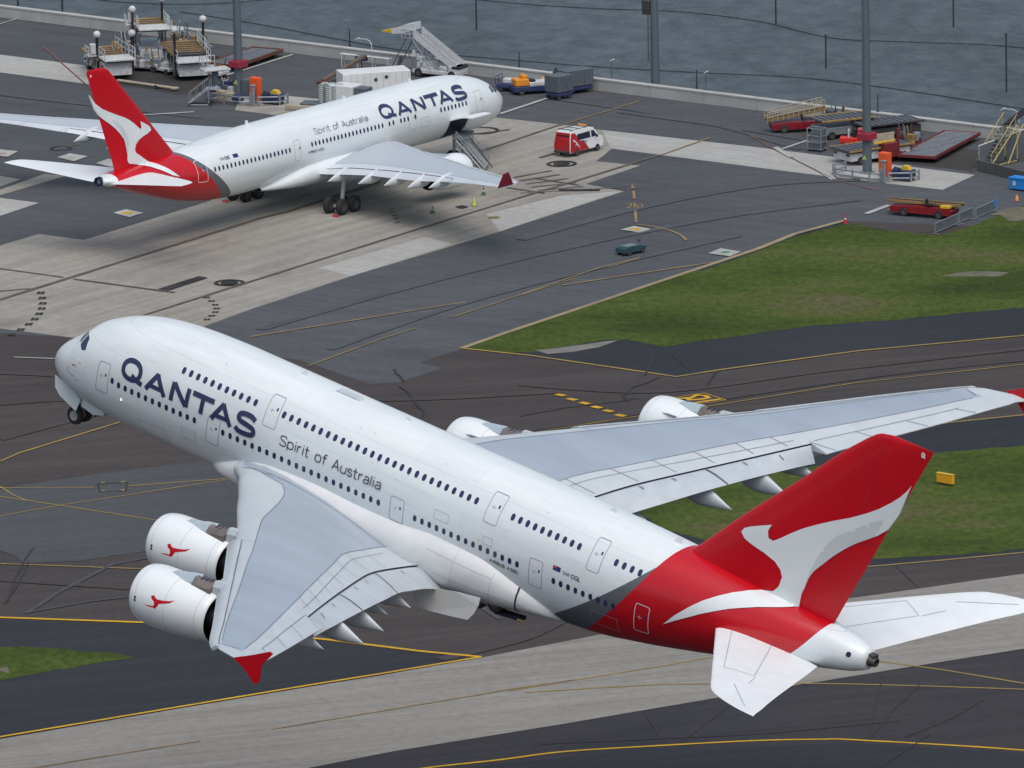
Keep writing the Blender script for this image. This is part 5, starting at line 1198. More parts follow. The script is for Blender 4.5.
def LJ(s, y, z=0): return PARKED.matrix_world @ Vector((-s, y, z))
# ------------------------------------------------------------------ apron equipment, poles, vehicles
EW = mat('equipment_white', (.56, .58, .58), .55, var=.35, scale=2.5); EG = mat('galvanised_steel', (.30, .33, .36), .45, .4, var=.25, scale=2)
EB = mat('equipment_navy', (.03, .045, .12), .45, var=.2); ET = mat('worn_tan_edge', (.30, .19, .07), .8, var=.4, scale=2); ERU = mat('rusty_steel', (.13, .05, .035), .85, var=.4, scale=1.5)
DK = mat('dark_steel_deck', (.05, .05, .055), .6, var=.35, scale=2); BK = mat('matt_black', (.015, .015, .02), .7, var=.2); RD = mat('vehicle_red', (.42, .012, .02), .35, var=.15, coat=.2)
OR = mat('cabinet_orange', (.75, .10, .02), .5, var=.1); YE = mat('safety_yellow', (.65, .42, .03), .5, var=.15); YL2 = mat('taxi_sign_yellow', (.80, .38, .02), .5, var=.12)
HV = mat('hi_vis_green', (.45, .75, .05), .6); BL = mat('bin_blue', (.02, .22, .62), .4, var=.1); GR = mat('mesh_grey', (.10, .12, .14), .6, var=.3, scale=2); ORN = mat('tug_orange', (.72, .28, .02), .5, var=.15)
POLE = mat('pole_grey', (.115, .145, .17), .5, .2, var=.15, stretch=(1, 1, .2)); RBAND = mat('pole_band_red', (.30, .02, .05), .6); TEAL = mat('dolly_teal', (.025, .07, .085), .45, var=.25); LENS = mat('lamp_glass', (.7, .72, .7), .2)
VGL = mat('vehicle_glass', (.02, .025, .05), .08, var=.1, spec=.7); TANP = mat('tan_frame', (.42, .36, .26), .6, var=.3); SKIN = mat('skin', (.35, .2, .14), .6); SHIRT = mat('white_shirt', (.6, .62, .62), .8)

def part(b, name, mats, t): return b.build(name, mats if isinstance(mats, list) else [mats], t)
def wheels(t, pts, r=.32, w=.24, axis='y'):
    for p in pts: b = MB(); b.wheel((p[0], p[1], r), r, w, axis); b.build('wheel', [TYRE, DRIM], t)
def rail(b, pts, h=1.05, m=0, r=.035, post=1.0, mid=True):
    for a, c in zip(pts, pts[1:]):
        a, c = Vector(a), Vector(c); L = (c - a).length; k = max(1, round(L / post))
        for i in range(k + 1): p = a.lerp(c, i / k); b.cyl(p, p + Vector((0, 0, h)), r, n=6, m=m)
        for z in ((h, h * .52) if mid else (h,)): b.cyl(a + Vector((0, 0, z)), c + Vector((0, 0, z)), r, n=6, m=m)
    return b

# ---- tall apron light poles
def pole(px, h, label, band, head=False, r=.42, sign=True):
    p = G(*px); t = thing('apron_light_pole', label, 'light pole', p, YU, 'tall apron light poles')
    b = MB(); b.cyl((0, 0, 0), (0, 0, h), r, r * .62, 16); b.cyl((0, 0, 0), (0, 0, .25), r * 1.7, n=16); part(b, 'pole_shaft', POLE, t)
    if band: b = MB(); b.box((0, 0, band), (r * 3.1, r * 3.1, .62)); b.cyl((0, 0, band - .4), (0, 0, band + .4), r * 1.12, n=16); part(b, 'red_band', RBAND, t)
    if sign:
        b = MB()
        for k in range(3): b.box((-.1 + .1 * k, -r * 1.03, 1.55 + .14 * (k % 2)), (.12, .02, .26), rot=Matrix.Rotation(.6 - .5 * k, 3, 'Y'))
        part(b, 'number_plate', HV, t)
    b = MB(); b.box((0, 0, h), (3.2, 3.2, .25)); part(b, 'lamp_frame', POLE, t)
    for k in range(4):
        a = k * math.pi / 2; b = MB(); b.box((1.3 * math.cos(a), 1.3 * math.sin(a), h - .45), (.7, .7, .5)); o = part(b, 'lamp', DK, t); c = MB(); c.box((1.3 * math.cos(a), 1.3 * math.sin(a), h - .72), (.6, .6, .05)); part(c, 'lamp_glass', LENS, o)
    if head:
        b = MB(); b.box((-.75, -.2, head), (.85, .35, 1.3)); part(b, 'switch_box', DK, t); b = MB(); b.cyl((-.55, -.25, head - .6), (-.55, -.25, head - 5), .07); part(b, 'conduit', POLE, t)
pole((239, 99), 25, 'tall grey light pole beside the cargo loaders, with a dark red band', 3.3)
pole((655.4, 87), 25, 'tall grey light pole standing at the sea wall behind the van', 0, 7.4, .42, False)
pole((867.3, 175), 28, 'tall grey light pole with red band inside the right hand guard rails', 3.5)

# ---- piles in the water and thin posts on the wall
PILE = mat('dark_pile', (.03, .034, .042), .8, var=.3)
def pile(px, h, label, r=.085):
    p = G(*px, SEAZ); t = thing('mooring_pile', label, 'pile', p, 0, 'dark piles standing in the water')
    b = MB(); b.cyl((0, 0, -2), (0, 0, h), r, r * .85, 8); b.cyl((0, 0, h * .97), (0, 0, h), r * 1.15, n=8); part(b, 'shaft', PILE, t); return p
pile((476.5, 30), 6, 'dark pile in the water behind the nose of the parked airliner'); pile((826, 68), 3.2, 'short dark pile in the water left of the right hand light pole')
pile((1006.5, 92), 5.5, 'dark pile in the water at the right edge, behind the yellow stairs'); pile((953.5, 27), 5, 'dark pile far out in the water at the upper right'); pile((776, 24), 5, 'dark pile far out between the two right hand light poles')
pile((18, 6), 3, 'thin dark pile far out at the upper left corner', .1); pile((62.5, 14), 5, 'dark pile in the water left of the cargo loaders', .1)
for px, h, lb in (((350, 50), 1.8, 'thin dark post on the wall behind the white container'), ((519.5, 72), 1.6, 'thin dark post on the wall behind the baggage dollies'), ((697, 93), 1.9, 'thin dark post on the wall right of the middle light pole'), ((878, 117), 1.8, 'thin dark post on the wall right of the right hand pole')):
    p = G(px[0], px[1] + 7); t = thing('wall_post', lb, 'post', p, 0, 'thin posts on the sea wall'); b = MB(); b.cyl((0, 0, .9), (0, 0, .9 + h), .07, .05, 6); b.box((0, 0, 1.15), (.25, .25, .06)); part(b, 'post_shaft', PILE, t)
def wall_lamp(px, h, lb, curve=False):
    p = G(*px); t = thing('wall_lamp', lb, 'lamp', p, YU, 'small lamps along the sea wall'); b = MB(); b.cyl((0, 0, 0), (0, 0, h), .045, .04, 6)
    if curve: b.path([(0, 0, h), (-.2, 0, h + .35), (-.7, 0, h + .5), (-1.6, 0, h + .45)], .05)
    part(b, 'lamp_post', POLE if not curve else EW, t); b = MB(); b.box((-1.7 if curve else .05, 0, h + (.42 if curve else .1)), (.5, .2, .14), rot=Matrix.Rotation(-.5, 3, 'Y')); part(b, 'lamp_head', EW, t)
wall_lamp((612, 86), 2.3, 'small white headed lamp on the wall left of the middle pole'); wall_lamp((706, 97), 2.2, 'small white headed lamp on the wall right of the middle pole'); wall_lamp((1019, 150), 3.1, 'white curved lamp post by the stairs at the right', True); wall_lamp((372, 62), 1.6, 'white curved lamp post behind the white container', True)
# floating boom lines in the water
BOOM = mat('boom_rope', (.04, .05, .058), .8)
for k, (pts, lb) in enumerate((([(-60, -12), (60, -4), (130, 3), (210, 4), (290, -3), (400, -20)], 'dark floating boom line sagging across the water at the upper left'), ([(180, 12), (250, 23), (330, 38), (392, 49), (450, 55), (520, 61), (596, 67), (700, 73), (800, 78), (900, 90), (1080, 118)], 'dark floating boom line running just outside the sea wall'), ([(440, -4), (520, 4), (600, 9), (680, 12), (760, 22), (830, 38), (900, 42), (1000, 46), (1100, 58)], 'dark floating boom line far out in the water at the right'))):
    P = catmull([tuple(G(*q, SEAZ)) for q in pts], 10); b = MB()
    for a, c in zip(P, P[1:]): b.cyl((a[0], a[1], SEAZ + .05), (c[0], c[1], SEAZ + .03), .05, n=6, cap=False)
    o = b.build('floating_boom', [BOOM]); tag(o, lb, 'boom')

# ---- cargo loaders
def loader(name, px, yaw, label, deck=2.6, bridge=3.0, side_logo=False, L=7.5, Wd=3.0, masts=((-2.2, -1.7), (-2.2, 1.7)), mast_h=2.2, cab=True):
    t = thing(name, label, 'cargo loader', G(*px), yaw, 'white cargo loaders parked by the sea wall')
    b = MB(); b.box((0, 0, .75), (L, Wd * .8, .55)); b.box((-L * .25, 0, 1.15), (L * .45, Wd * .86, .5)); b.box((L * .33, 0, 1.2), (L * .28, Wd * .86, .9))
    if side_logo:
        for s in (-1, 1): b.box((L * .33, s * (Wd * .43 + .01), 1.25), (.55, .03, .5), 1)
    part(b, 'chassis', [EW, mat('logo_blue', (.02, .10, .42), .4)], t)
    rr = random.Random(int(px[0])); b = MB()
    for k in range(16):
        x = rr.uniform(-L * .46, L * .46); s = rr.choice((-1, 1)); b.box((x, s * Wd * rr.uniform(.41, .47), rr.uniform(.55, 1.6)), (rr.uniform(.2, .8), .12, rr.uniform(.12, .5)), rr.randrange(3), bev=.01)
    for k in range(8):
        x = rr.uniform(-L * .45, L * .3); s = rr.choice((-1, 1)); b.cyl((x, s * Wd * .46, .6), (x + rr.uniform(-.6, .6), s * Wd * .46, deck), .045, n=6, m=rr.randrange(3))
    part(b, 'hydraulics', [DK, EG, ERU], t)
    b = MB()
    for s in (-1, 1):
        b.box((-.3, s * Wd * .32, (deck + 1.1) / 2), (4.4, .1, .2), rot=Matrix.Rotation(.33, 3, 'Y')); b.box((-.3, s * Wd * .32, (deck + 1.1) / 2), (4.4, .1, .2), rot=Matrix.Rotation(-.33, 3, 'Y'))
    part(b, 'scissor_lift', EG, t)
    b = MB(); b.box((-.6, 0, deck), (L * .72, Wd, .16), 0)
    for s in (-1, 1): b.box((-.6, s * Wd * .5, deck + .06), (L * .74, .14, .26), 1)
    b.box((-.6 - L * .37, 0, deck + .06), (.14, Wd, .24), 1); part(b, 'main_deck', [DK, ET], t)
    o = MB()
    for k in range(12): o.cyl((-.6 - L * .34 + k * L * .06, -Wd * .45, deck + .12), (-.6 - L * .34 + k * L * .06, Wd * .45, deck + .12), .06, n=6, m=k % 2)
    part(o, 'deck_rollers', [ET, DK], t)
    b = MB(); b.box((L * .42, 0, bridge), (L * .3, Wd * .95, .2), 0); b.box((L * .42, 0, bridge - .16), (L * .26, Wd * .8, .14), 1); part(b, 'bridge_deck', [EW, DK], t)
    b = MB(); rail(b, [(L * .3, -Wd * .47, bridge), (L * .56, -Wd * .47, bridge)]); rail(b, [(L * .3, Wd * .47, bridge), (L * .56, Wd * .47, bridge)]); rail(b, [(-L * .4, Wd * .52, deck), (L * .2, Wd * .52, deck)], 1.1, post=1.3); part(b, 'guard_rail', EW, t)
    if cab: b = MB(); b.box((L * .2, -Wd * .62, bridge + .1), (1.1, .9, .14), 0); b.box((L * .24, -Wd * .62, bridge + .75), (.5, .5, 1.0), 0); rail(b, [(L * .12, -Wd * .78, bridge), (L * .28, -Wd * .78, bridge)], 1.0, post=.6); part(b, 'operator_stand', EW, t)
    wheels(t, [(x, s * Wd * .38) for x in (-L * .3, L * .28) for s in (-1, 1)], .42, .35)
    for x, y in masts:
        b = MB(); b.cyl((x - .14, y, .6), (x - .14, y, deck + mast_h), .1, n=8, m=0); b.cyl((x + .16, y, .6), (x + .16, y, deck + mast_h * .95), .1, n=8, m=0); b.cyl((x, y - .1, .6), (x, y - .1, deck + mast_h * .5), .06, n=6, m=1); o = part(b, 'hose_mast', [BK, EG], t)
        b = MB(); b.sphere((x, y, deck + mast_h + .2), .36, sc=(1, 1, .95)); part(b, 'work_light', EW, o)
YL = YU + .0
loader('cargo_loader', (108, 73), YV - 2.2, 'low cargo loader with tan edged deck nearest the parked tail', 1.7, 2.0, False, 8.2, 3.1, ((2.0, -1.5), (2.6, 1.7)), 2.2)
loader('cargo_loader', (150, 60), YV - 2.35, 'raised cargo loader with blue square on its white side panel', 3.2, 3.7, True, 8.0, 3.1, ((-2.4, 1.5), (2.2, -1.8)), 1.9)
loader('cargo_loader', (186, 73), YV - 2.3, 'wide dark decked cargo loader left of the tall pole', 2.2, 1.9, True, 8.6, 3.3, ((-1.2, 1.9), (3.6, -1.6)), 2.4, False)
def stack(name, px, yaw, label, cat, seed, mats, n=14, ext=(2.2, 1.2, 1.3)):
    t = thing(name, label, cat, G(*px), yaw); rr = random.Random(seed)
    b = MB(); b.box((0, 0, .45), (ext[0] * 1.7, ext[1] * 1.5, .3)); b.box((0, 0, .8), (ext[0] * .9, ext[1], .5)); part(b, 'base', mats[0], t)
    b = MB()
    for k in range(n): x, y = rr.uniform(-1, 1) * ext[0] * .8, rr.uniform(-1, 1) * ext[1] * .7; b.box((x, y, .6 + rr.uniform(0, ext[2] * .6)), (rr.uniform(.2, .9), rr.uniform(.2, .7), rr.uniform(.2, .8)), rr.randrange(len(mats)), rr.uniform(-.3, .3), bev=.02)
    for k in range(8): x, y = rr.uniform(-1, 1) * ext[0] * .8, rr.uniform(-1, 1) * ext[1] * .7; b.cyl((x, y, .5), (x + rr.uniform(-.5, .5), y, .9 + ext[2]), .05, n=6, m=rr.randrange(len(mats)))
    part(b, 'machinery', mats, t); wheels(t, [(x, s * ext[1] * .7) for x in (-ext[0] * .6, ext[0] * .6) for s in (-1, 1)], .28, .2)
stack('pallet_lift', (143, 70), YU + .3, 'low cluttered pallet lift between the two left cargo loaders', 'pallet lift', 5, [EG, EW, DK, ET])
stack('hydraulic_unit', (166, 73), YU - .2, 'small grey hydraulic unit under the deck of the raised loader', 'hydraulic unit', 9, [EW, GR, EB, EG], 10, (1.4, .9, 1.2))
stack('roller_bed', (205, 76), YU + .1, 'low white roller bed between the loaders and the tall left pole', 'roller bed', 12, [EW, EG, ET, DK], 16, (2.6, 1.1, .9))
stack('service_cart', (183, 49), YU - .5, 'white service cart with pipes against the wall behind the loaders', 'service cart', 21, [EW, ET, EG, GR], 14, (1.8, .9, 1.7))
stack('battery_cart', (228, 97), YU - .2, 'small tan and white battery cart by the foot of the steps', 'battery cart', 31, [TANP, EW, EB, GR], 9, (1.1, .7, .9))
stack('tool_cart', (124, 57), YU + .4, 'grey tool cart behind the low loader, nearest the sea wall', 'tool cart', 41, [GR, EW, ET, DK], 14, (1.8, 1.0, 1.5))
stack('winch_cart', (200, 60), YU - .3, 'dark winch cart between the wide loader and the sea wall', 'winch cart', 43, [DK, EG, EW, ERU], 16, (2.4, 1.1, 1.4))
stack('air_start_cart', (908, 148), YU - .3, 'dark red and grey start cart at the near end of the roller flatbed', 'start cart', 47, [mat('dull_red_frame', (.13, .02, .02)), GR, ET, EG], 14, (1.6, .9, 1.2))
stack('spare_roller_rack', (838, 128), YU + .2, 'tan and grey roller rack close to the wall behind the grey transporter', 'rack', 53, [ET, GR, EG, DK], 14, (2.0, .9, 1.2))
# small scissor platform beside the pole
t = thing('scissor_platform', 'small white platform raised on a grey column beside the tall pole', 'work platform', G(215.5, 92), YV - .6)
b = MB(); b.box((0, 0, 2.15), (2.6, 1.6, .18)); part(b, 'platform', EW, t); b = MB(); b.cyl((0, 0, .3), (0, 0, 2.1), .3, n=12); b.box((0, 0, .35), (1.6, 1.1, .4)); part(b, 'column', POLE, t)
b = MB(); rail(b, [(-1.25, -.75, 2.2), (-1.25, .75, 2.2), (.2, .75, 2.2)], 1.1, post=.7); part(b, 'guard_rail', EW, t); wheels(t, [(-.6, .5), (.6, .5), (-.6, -.5), (.6, -.5)], .2, .15)
# little maintenance steps
def steps(name, px, yaw, label, n=6, W_=1.3, rise=.26, run=.32, m=EG, hand=True, cat='steps', mw=None):
    t = thing(name, label, cat, G(*px), yaw)
    b = MB()
    for k in range(n): b.box((k * run, 0, (k + 1) * rise), (run * 1.05, W_, .06))
    part(b, 'treads', mw or m, t)
    b = MB(); L = n * run; Hh = n * rise
    for s in (-1, 1):
        y = s * W_ / 2; b.cyl((-.2, y, .1), (L - .1, y, Hh), .06, n=6); b.cyl((L - .1, y, Hh), (L - .1, y, .1), .05, n=6); b.cyl((-.2, y, .12), (L - .1, y, .12), .05, n=6)
        if hand: b.cyl((-.1, y, 1.1), (L - .1, y, Hh + 1.0), .035, n=6); [b.cyl((k * run, y, k * rise), (k * run, y, k * rise + 1.05), .028, n=5) for k in range(0, n + 1, 2)]
    part(b, 'frame', m, t); b = MB(); b.box((L + .35, 0, Hh), (.9, W_, .08)); part(b, 'top_platform', mw or m, t); wheels(t, [(0, -W_ / 2), (0, W_ / 2), (L, -W_ / 2), (L, W_ / 2)], .16, .1); return t
steps('maintenance_steps', (190, 105), YU + .55, 'small grey wheeled steps standing left of the pole guard rails', 6)
# ---- guard rail enclosures at the two big poles
def enclosure(px, label_r, cab_label, ext_label, gpu_label, s=1):
    p = G(*px); t = thing('guard_rail', label_r, 'guard rail', p, YU)
    for z in (.35, .8):
        b = MB(); 
        b.path([(-3.2, 1.3, z), (-3.2, -.6, z), (-2.2, -1.7, z), (1.6, -1.9, z), (2.7, -1.2, z)], .075, m=0); b.path([(3.0, -1.0, z), (4.6, .2, z), (4.6, 1.4, z)], .075, m=0); part(b, 'rail', EG, t)
    for q in ((-3.2, 1.3), (-3.2, -.6), (-2.2, -1.7), (-.3, -1.8), (1.6, -1.9), (2.7, -1.2), (3.0, -1.0), (4.6, .2), (4.6, 1.4)): b = MB(); b.cyl((*q, 0), (*q, .95), .085, n=8); part(b, 'rail_post', EG, t)
    b = MB(); b.box((0, .2, .12), (4.6, 2.6, .22)); part(b, 'plinth', SW, t)
    u = lambda x, y: p + Vector((math.cos(YU) * x - math.sin(YU) * y, math.sin(YU) * x + math.cos(YU) * y, 0))
    t = thing('power_cabinet', cab_label, 'cabinet', u(1.75, .3) + Vector((0, 0, .24)), YU, 'orange cabinets beside the tall poles')
    b = MB(); b.box((0, 0, 1.05), (1.05, .6, 2.1)); part(b, 'housing', OR, t); b = MB(); b.box((0, -.31, 1.1), (.85, .03, 1.7)); o = part(b, 'door', OR, t); b = MB(); b.box((.3, -.34, 1.1), (.05, .04, .25)); part(b, 'handle', DK, o)
    t = thing('fire_extinguisher', ext_label, 'fire extinguisher', u(2.2, -.55) + Vector((0, 0, .24)), YU, 'dark red extinguishers in front of the orange cabinets')
    b = MB(); b.cyl((0, 0, .1), (0, 0, 1.15), .2, n=12); b.sphere((0, 0, 1.15), .2); part(b, 'cylinder', DRED, t); b = MB(); b.cyl((0, 0, 1.3), (0, 0, 1.5), .06, n=8); b.cyl((0, 0, 1.45), (.25, -.1, .7), .03, n=6); b.cyl((-.2, .1, 0), (.2, .1, 0), .05); part(b, 'hose', BK, t)
    t = thing('ground_power_unit', gpu_label, 'power unit', u(3.6, .5) + Vector((0, 0, .0)), YU + .1, 'dark blue power units with yellow hoods')
    b = MB(); b.box((0, 0, .62), (1.9, 1.0, .75)); part(b, 'housing', EB, t); b = MB(); b.prism([(-.1, 1.0), (.7, 1.0), (.55, 1.3), (.05, 1.35)], -.3, .3, 'y'); part(b, 'hood', YE, t); b = MB(); b.path([(-.9, -.3, .9), (-.6, -.45, 1.2), (-.1, -.5, 1.05), (.1, -.5, .5)], .07, m=0); part(b, 'cable', BK, t); wheels(t, [(-.6, -.5), (.6, -.5), (-.6, .5), (.6, .5)], .2, .14)
    t = thing('control_post', ext_label.replace('dark red extinguisher', 'grey control post').replace('extinguisher', 'post'), 'post', u(2.75, -1.35), YU, 'grey control posts at the guard rails')
    b = MB(); b.box((0, 0, .95), (.32, .28, 1.9)); b.box((0, 0, 1.95), (.5, .4, .12)); b.box((-.3, 0, .6), (.22, .2, 1.2)); part(b, 'casing', EG, t)
enclosure((239, 101), 'grey tubular guard rail round the foot of the left pole', 'orange cabinet by the pole with the small steps', 'dark red extinguisher by the left pole cabinet', 'dark blue power unit with yellow hood by the left pole')
enclosure((867, 177), 'grey tubular guard rail round the foot of the right pole', 'orange cabinet by the pole near the red flatbed', 'dark red extinguisher by the right pole cabinet', 'dark blue power unit with yellow hood by the right pole')
t = thing('switch_cabinet', 'dark grey switch cabinet between the left pole and orange cabinet', 'cabinet', G(249, 101) + Vector((0, .5, 0)), YU); b = MB(); b.box((0, 0, 1.0), (1.15, .8, 1.9)); part(b, 'housing', GR, t); b = MB(); b.box((0, -.41, 1.0), (.95, .03, 1.6)); part(b, 'door', GR, t)
t = thing('utility_box', 'low tan and grey utility boxes behind the small steps', 'utility box', G(222, 101), YU); b = MB(); b.box((0, 0, .5), (.8, .7, 1.0)); b.box((.95, 0, .45), (.7, .6, .85)); part(b, 'housing', [TANP], t); b = MB(); b.box((1.9, 0, .4), (.9, .7, .7)); part(b, 'motor', [EB], t)
# ---- flat pallet trailers
def flatbed(name, px0, px1, W_, label, deckm, edgem, h=.55, slats=True):
    a, c = G(*px0), G(*px1); L = (c - a).length; t = thing(name, label, 'flatbed', (a + c) / 2, math.atan2(c.y - a.y, c.x - a.x))
    b = MB(); b.box((0, 0, h), (L, W_, .12)); part(b, 'deck', deckm, t)
    b = MB(); [b.box((0, s * W_ / 2, h + .02), (L + .1, .16, .34)) for s in (-1, 1)]; [b.box((s * L / 2, 0, h + .02), (.16, W_, .3)) for s in (-1, 1)]; part(b, 'edge_frame', edgem, t)
    if slats:
        b = MB(); [b.cyl((-L / 2 + .3 + k * .55, -W_ * .46, h + .1), (-L / 2 + .3 + k * .55, W_ * .46, h + .1), .05, n=6) for k in range(int(L / .55))]; part(b, 'rollers', EG, t)
    wheels(t, [(x, s * W_ * .4) for x in (-L * .38, 0, L * .38) for s in (-1, 1)], .24, .2)
flatbed('pallet_trailer', (222, 71), (268, 55), 3.2, 'long rusty edged pallet trailer behind the left pole', GR, ERU)
flatbed('roller_flatbed', (917, 163), (962, 139), 3.4, 'long red edged roller flatbed right of the tall right hand pole', GR, mat('dull_red_frame', (.13, .02, .02), .7, var=.3))
for px0, px1, lb in (((118, 83), (175, 91), 'pale steel towbar lying on the apron in front of the loaders'),):
    a, c = G(*px0), G(*px1); t = thing('towbar', lb, 'towbar', (a + c) / 2, math.atan2(c.y - a.y, c.x - a.x)); L = (c - a).length; b = MB(); b.cyl((-L / 2, 0, .25), (L / 2, 0, .25), .14, n=8); b.box((L / 2, 0, .25), (.5, .7, .2)); part(b, 'bar', TANP, t); wheels(t, [(L * .2, .3), (L * .2, -.3)], .2, .12)
# ---- white container, cooling unit with three hoses
CW = mat('container_white', (.66, .68, .68), .5, var=.08, scale=.5)
a, c = G(352, 94), G(402, 81)
t = thing('shipping_container', 'long white boxy container standing behind the parked airliner', 'container', G(374, 103), YV + math.radians(-38)); 
b = MB(); b.box((0, 0, 1.75), (6.4, 2.5, 2.7)); part(b, 'box', CW, t)
b = MB(); [b.box((-3 + k * .6, s * 1.26, 1.75), (.06, .03, 2.4)) for k in range(11) for s in (-1, 1)]; part(b, 'ribs', EW, t); b = MB(); [b.cyl((x, -1.3, 1.9 + z), (x, -1.27, 1.9 + z), .17, n=12) for x, z in ((-.9, -.3), (-.1, .5), (.9, .7))]; part(b, 'vent', DK, t); b = MB(); b.box((0, 0, .3), (6.2, 2.2, .25)); part(b, 'skid', DK, t)
t = thing('cooling_unit', 'white air conditioning unit with three ribbed grey hoses beside the container', 'air conditioning unit', G(347, 112), YU + .1)
b = MB(); b.box((-.4, .5, 1.7), (2.4, 1.9, 1.5)); b.box((3.2, .2, 1.5), (1.6, 1.0, 1.2)); part(b, 'housing', CW, t); b = MB(); b.box((1.4, .6, 1.4), (1.2, 1.4, 1.8)); b.box((0, .4, .5), (4.6, 1.8, .6)); part(b, 'engine_bay', GR, t)
HOSE = mat('hose_grey', (.33, .38, .37), .7, var=.2)
for k in range(3):
    x = -2.6 + k * .75; b = MB(); pr = [(i * .09, .27 + .05 * (i % 2)) for i in range(26)]; b.lathe(pr, 'z', (x, -.1 - k * .1, .1), 14); part(b, 'hose', HOSE, t); b = MB(); b.path([(x, -.1 - k * .1, 2.3), (x + .25, .1, 2.45), (x + .9, .4, 2.1)], .2, 10); part(b, 'hose_elbow', HOSE, t)
wheels(t, [(-1.4, -.4), (1.6, -.4), (-1.4, 1.3), (1.6, 1.3)], .3, .2)
t = thing('cable_plinth', 'low brown kerbed plinth left of the ribbed hoses', 'plinth', G(316, 109), YU + .35); b = MB(); b.box((0, 0, .35), (2.6, 1.6, .6), 0); b.box((-1.2, -1.1, .3), (2.8, .3, .4), 1); part(b, 'block', [GR, TANP], t)
# tilted boom barrier and rack
t = thing('belt_conveyor', 'brown tilted conveyor arm lying on its tripod behind the container', 'conveyor', G(326, 84), YV + .0)
b = MB(); b.box((2.8, 0, 1.05), (6.6, .45, .3), rot=Matrix.Rotation(-.2, 3, 'Y')); part(b, 'arm', [mat('brown_belt', (.14, .10, .08), .8, var=.3)], t); b = MB(); b.cyl((0, -.6, .1), (.6, 0, .7), .07); b.cyl((0, .6, .1), (.6, 0, .7), .07); b.cyl((5.4, 0, .1), (5.4, 0, 1.5), .08); b.box((-.3, 0, .2), (.8, 1.2, .25)); part(b, 'tripod', ERU, t)
t = thing('drying_rack', 'thin pale tubular rack standing behind the white container', 'rack', G(366, 70), YU + .05)
b = MB(); b.box((0, 0, 1.3), (5.6, .5, .1)); b.box((-.5, .0, 1.1), (1.2, .5, .5), 1); [b.cyl((x, y, 0), (x, y, 1.3), .04, n=6) for x in (-2.6, -.8, .9, 2.6) for y in (-.22, .22)]; part(b, 'frame', [EW, EB], t)
# ---- passenger stairs truck with canopy
def stairs_truck(px, yaw):
    t = thing('passenger_stairs', 'tall mobile passenger stairs with pale canopy and yellow tip by the sea wall', 'passenger stairs', G(*px), yaw)
    b = MB(); b.box((0, 0, .8), (7.4, 2.0, .5)); b.box((2.9, 0, 1.35), (1.7, 1.9, 1.0)); part(b, 'chassis', EW, t)
    b = MB(); b.box((3.2, 0, 1.65), (1.2, 1.92, .4)); part(b, 'cab_window', VGL, t); b = MB(); b.box((0, 0, .55), (7.0, 1.6, .35)); part(b, 'underframe', EB, t)
    b = MB(); n = 18
    for k in range(n): b.box((3.0 - k * .36, 0, 1.0 + k * .23), (.38, 1.5, .05))
    part(b, 'treads', DK, t)
    b = MB()
    for s in (-1, 1):
        b.add([(3.3, s * .85, .95), (-3.4, s * .85, 5.2), (-3.4, s * .85, 6.35), (3.3, s * .85, 2.05), (3.3, s * .79, .95), (-3.4, s * .79, 5.2), (-3.4, s * .79, 6.35), (3.3, s * .79, 2.05)], [(0, 1, 2, 3), (7, 6, 5, 4), (0, 1, 5, 4), (1, 2, 6, 5), (2, 3, 7, 6), (3, 0, 4, 7)])
    part(b, 'side_panel', mat('stairs_panel', (.60, .63, .64), .4, var=.2), t)
    b = MB(); b.box((-4.3, 0, 5.2), (2.2, 1.9, .14)); part(b, 'top_platform', EG, t)
    b = MB(); rail(b, [(-5.3, -.95, 5.2), (-3.4, -.95, 5.2)], 1.2, post=.6); rail(b, [(-5.3, .95, 5.2), (-3.4, .95, 5.2)], 1.2, post=.6); rail(b, [(3.2, .85, 2.0), (-3.4, .85, 6.2)], .35, post=1); rail(b, [(3.2, -.85, 2.0), (-3.4, -.85, 6.2)], .35, post=1); part(b, 'guard_rail', EW, t)
    b = MB(); b.prism([(-3.6, 7.3), (-5.2, 6.9), (-7.0, 6.2), (-6.9, 5.6), (-5.2, 5.8), (-3.6, 6.3)], -.9, .9, 'y'); part(b, 'canopy', mat('canopy_grey', (.60, .63, .64), .5, var=.15), t)
    b = MB(); b.prism([(-6.95, 6.25), (-9.0, 5.75), (-6.9, 5.55)], -.5, .5, 'y'); part(b, 'canopy_tip', YE, t)
    b = MB(); 
    for s in (-1, 1): b.cyl((-.5, s * .9, .9), (-3.6, s * .9, 5.1), .07); b.cyl((-3.0, s * .9, .9), (-3.0, s * .9, 4.9), .06); b.cyl((-3.0, s * .9, .9), (-.8, s * .9, 3.4), .05); b.cyl((2.0, s * .9, 1.1), (-3.2, s * .9, 2.8), .05)
    part(b, 'lift_frame', EG, t)
    b = MB(); [b.box((-3.4 + k * .55, s * .9, 3.2 - k * .42), (.5, .06, .9)) for k in range(6) for s in (-1, 1)]; b.box((-2.0, 0, 1.5), (2.0, 1.7, 1.0)); b.box((1.2, 0, 1.35), (1.2, 1.8, .7)); part(b, 'engine_housing', mat('stairs_panel', (.60, .63, .64)), t)
    b = MB(); b.cyl((-4.6, -.9, 5.2), (-6.9, -.9, 1.2), .07); b.cyl((-4.6, .9, 5.2), (-6.9, .9, 1.2), .07); b.cyl((-5.0, -.9, 4.6), (-3.2, -.9, 1.0), .06); b.cyl((-6.9, 0, .2), (-6.2, 0, 2.4), .2); b.box((-6.6, 0, .6), (1.2, 1.4, .8)); part(b, 'outrigger', GR, t); wheels(t, [(x, s * .9) for x in (-2.7, 2.6) for s in (-1, 1)], .6, .35); return t
stairs_truck((440, 77), YU + .1).scale = (.68, .85, .68)
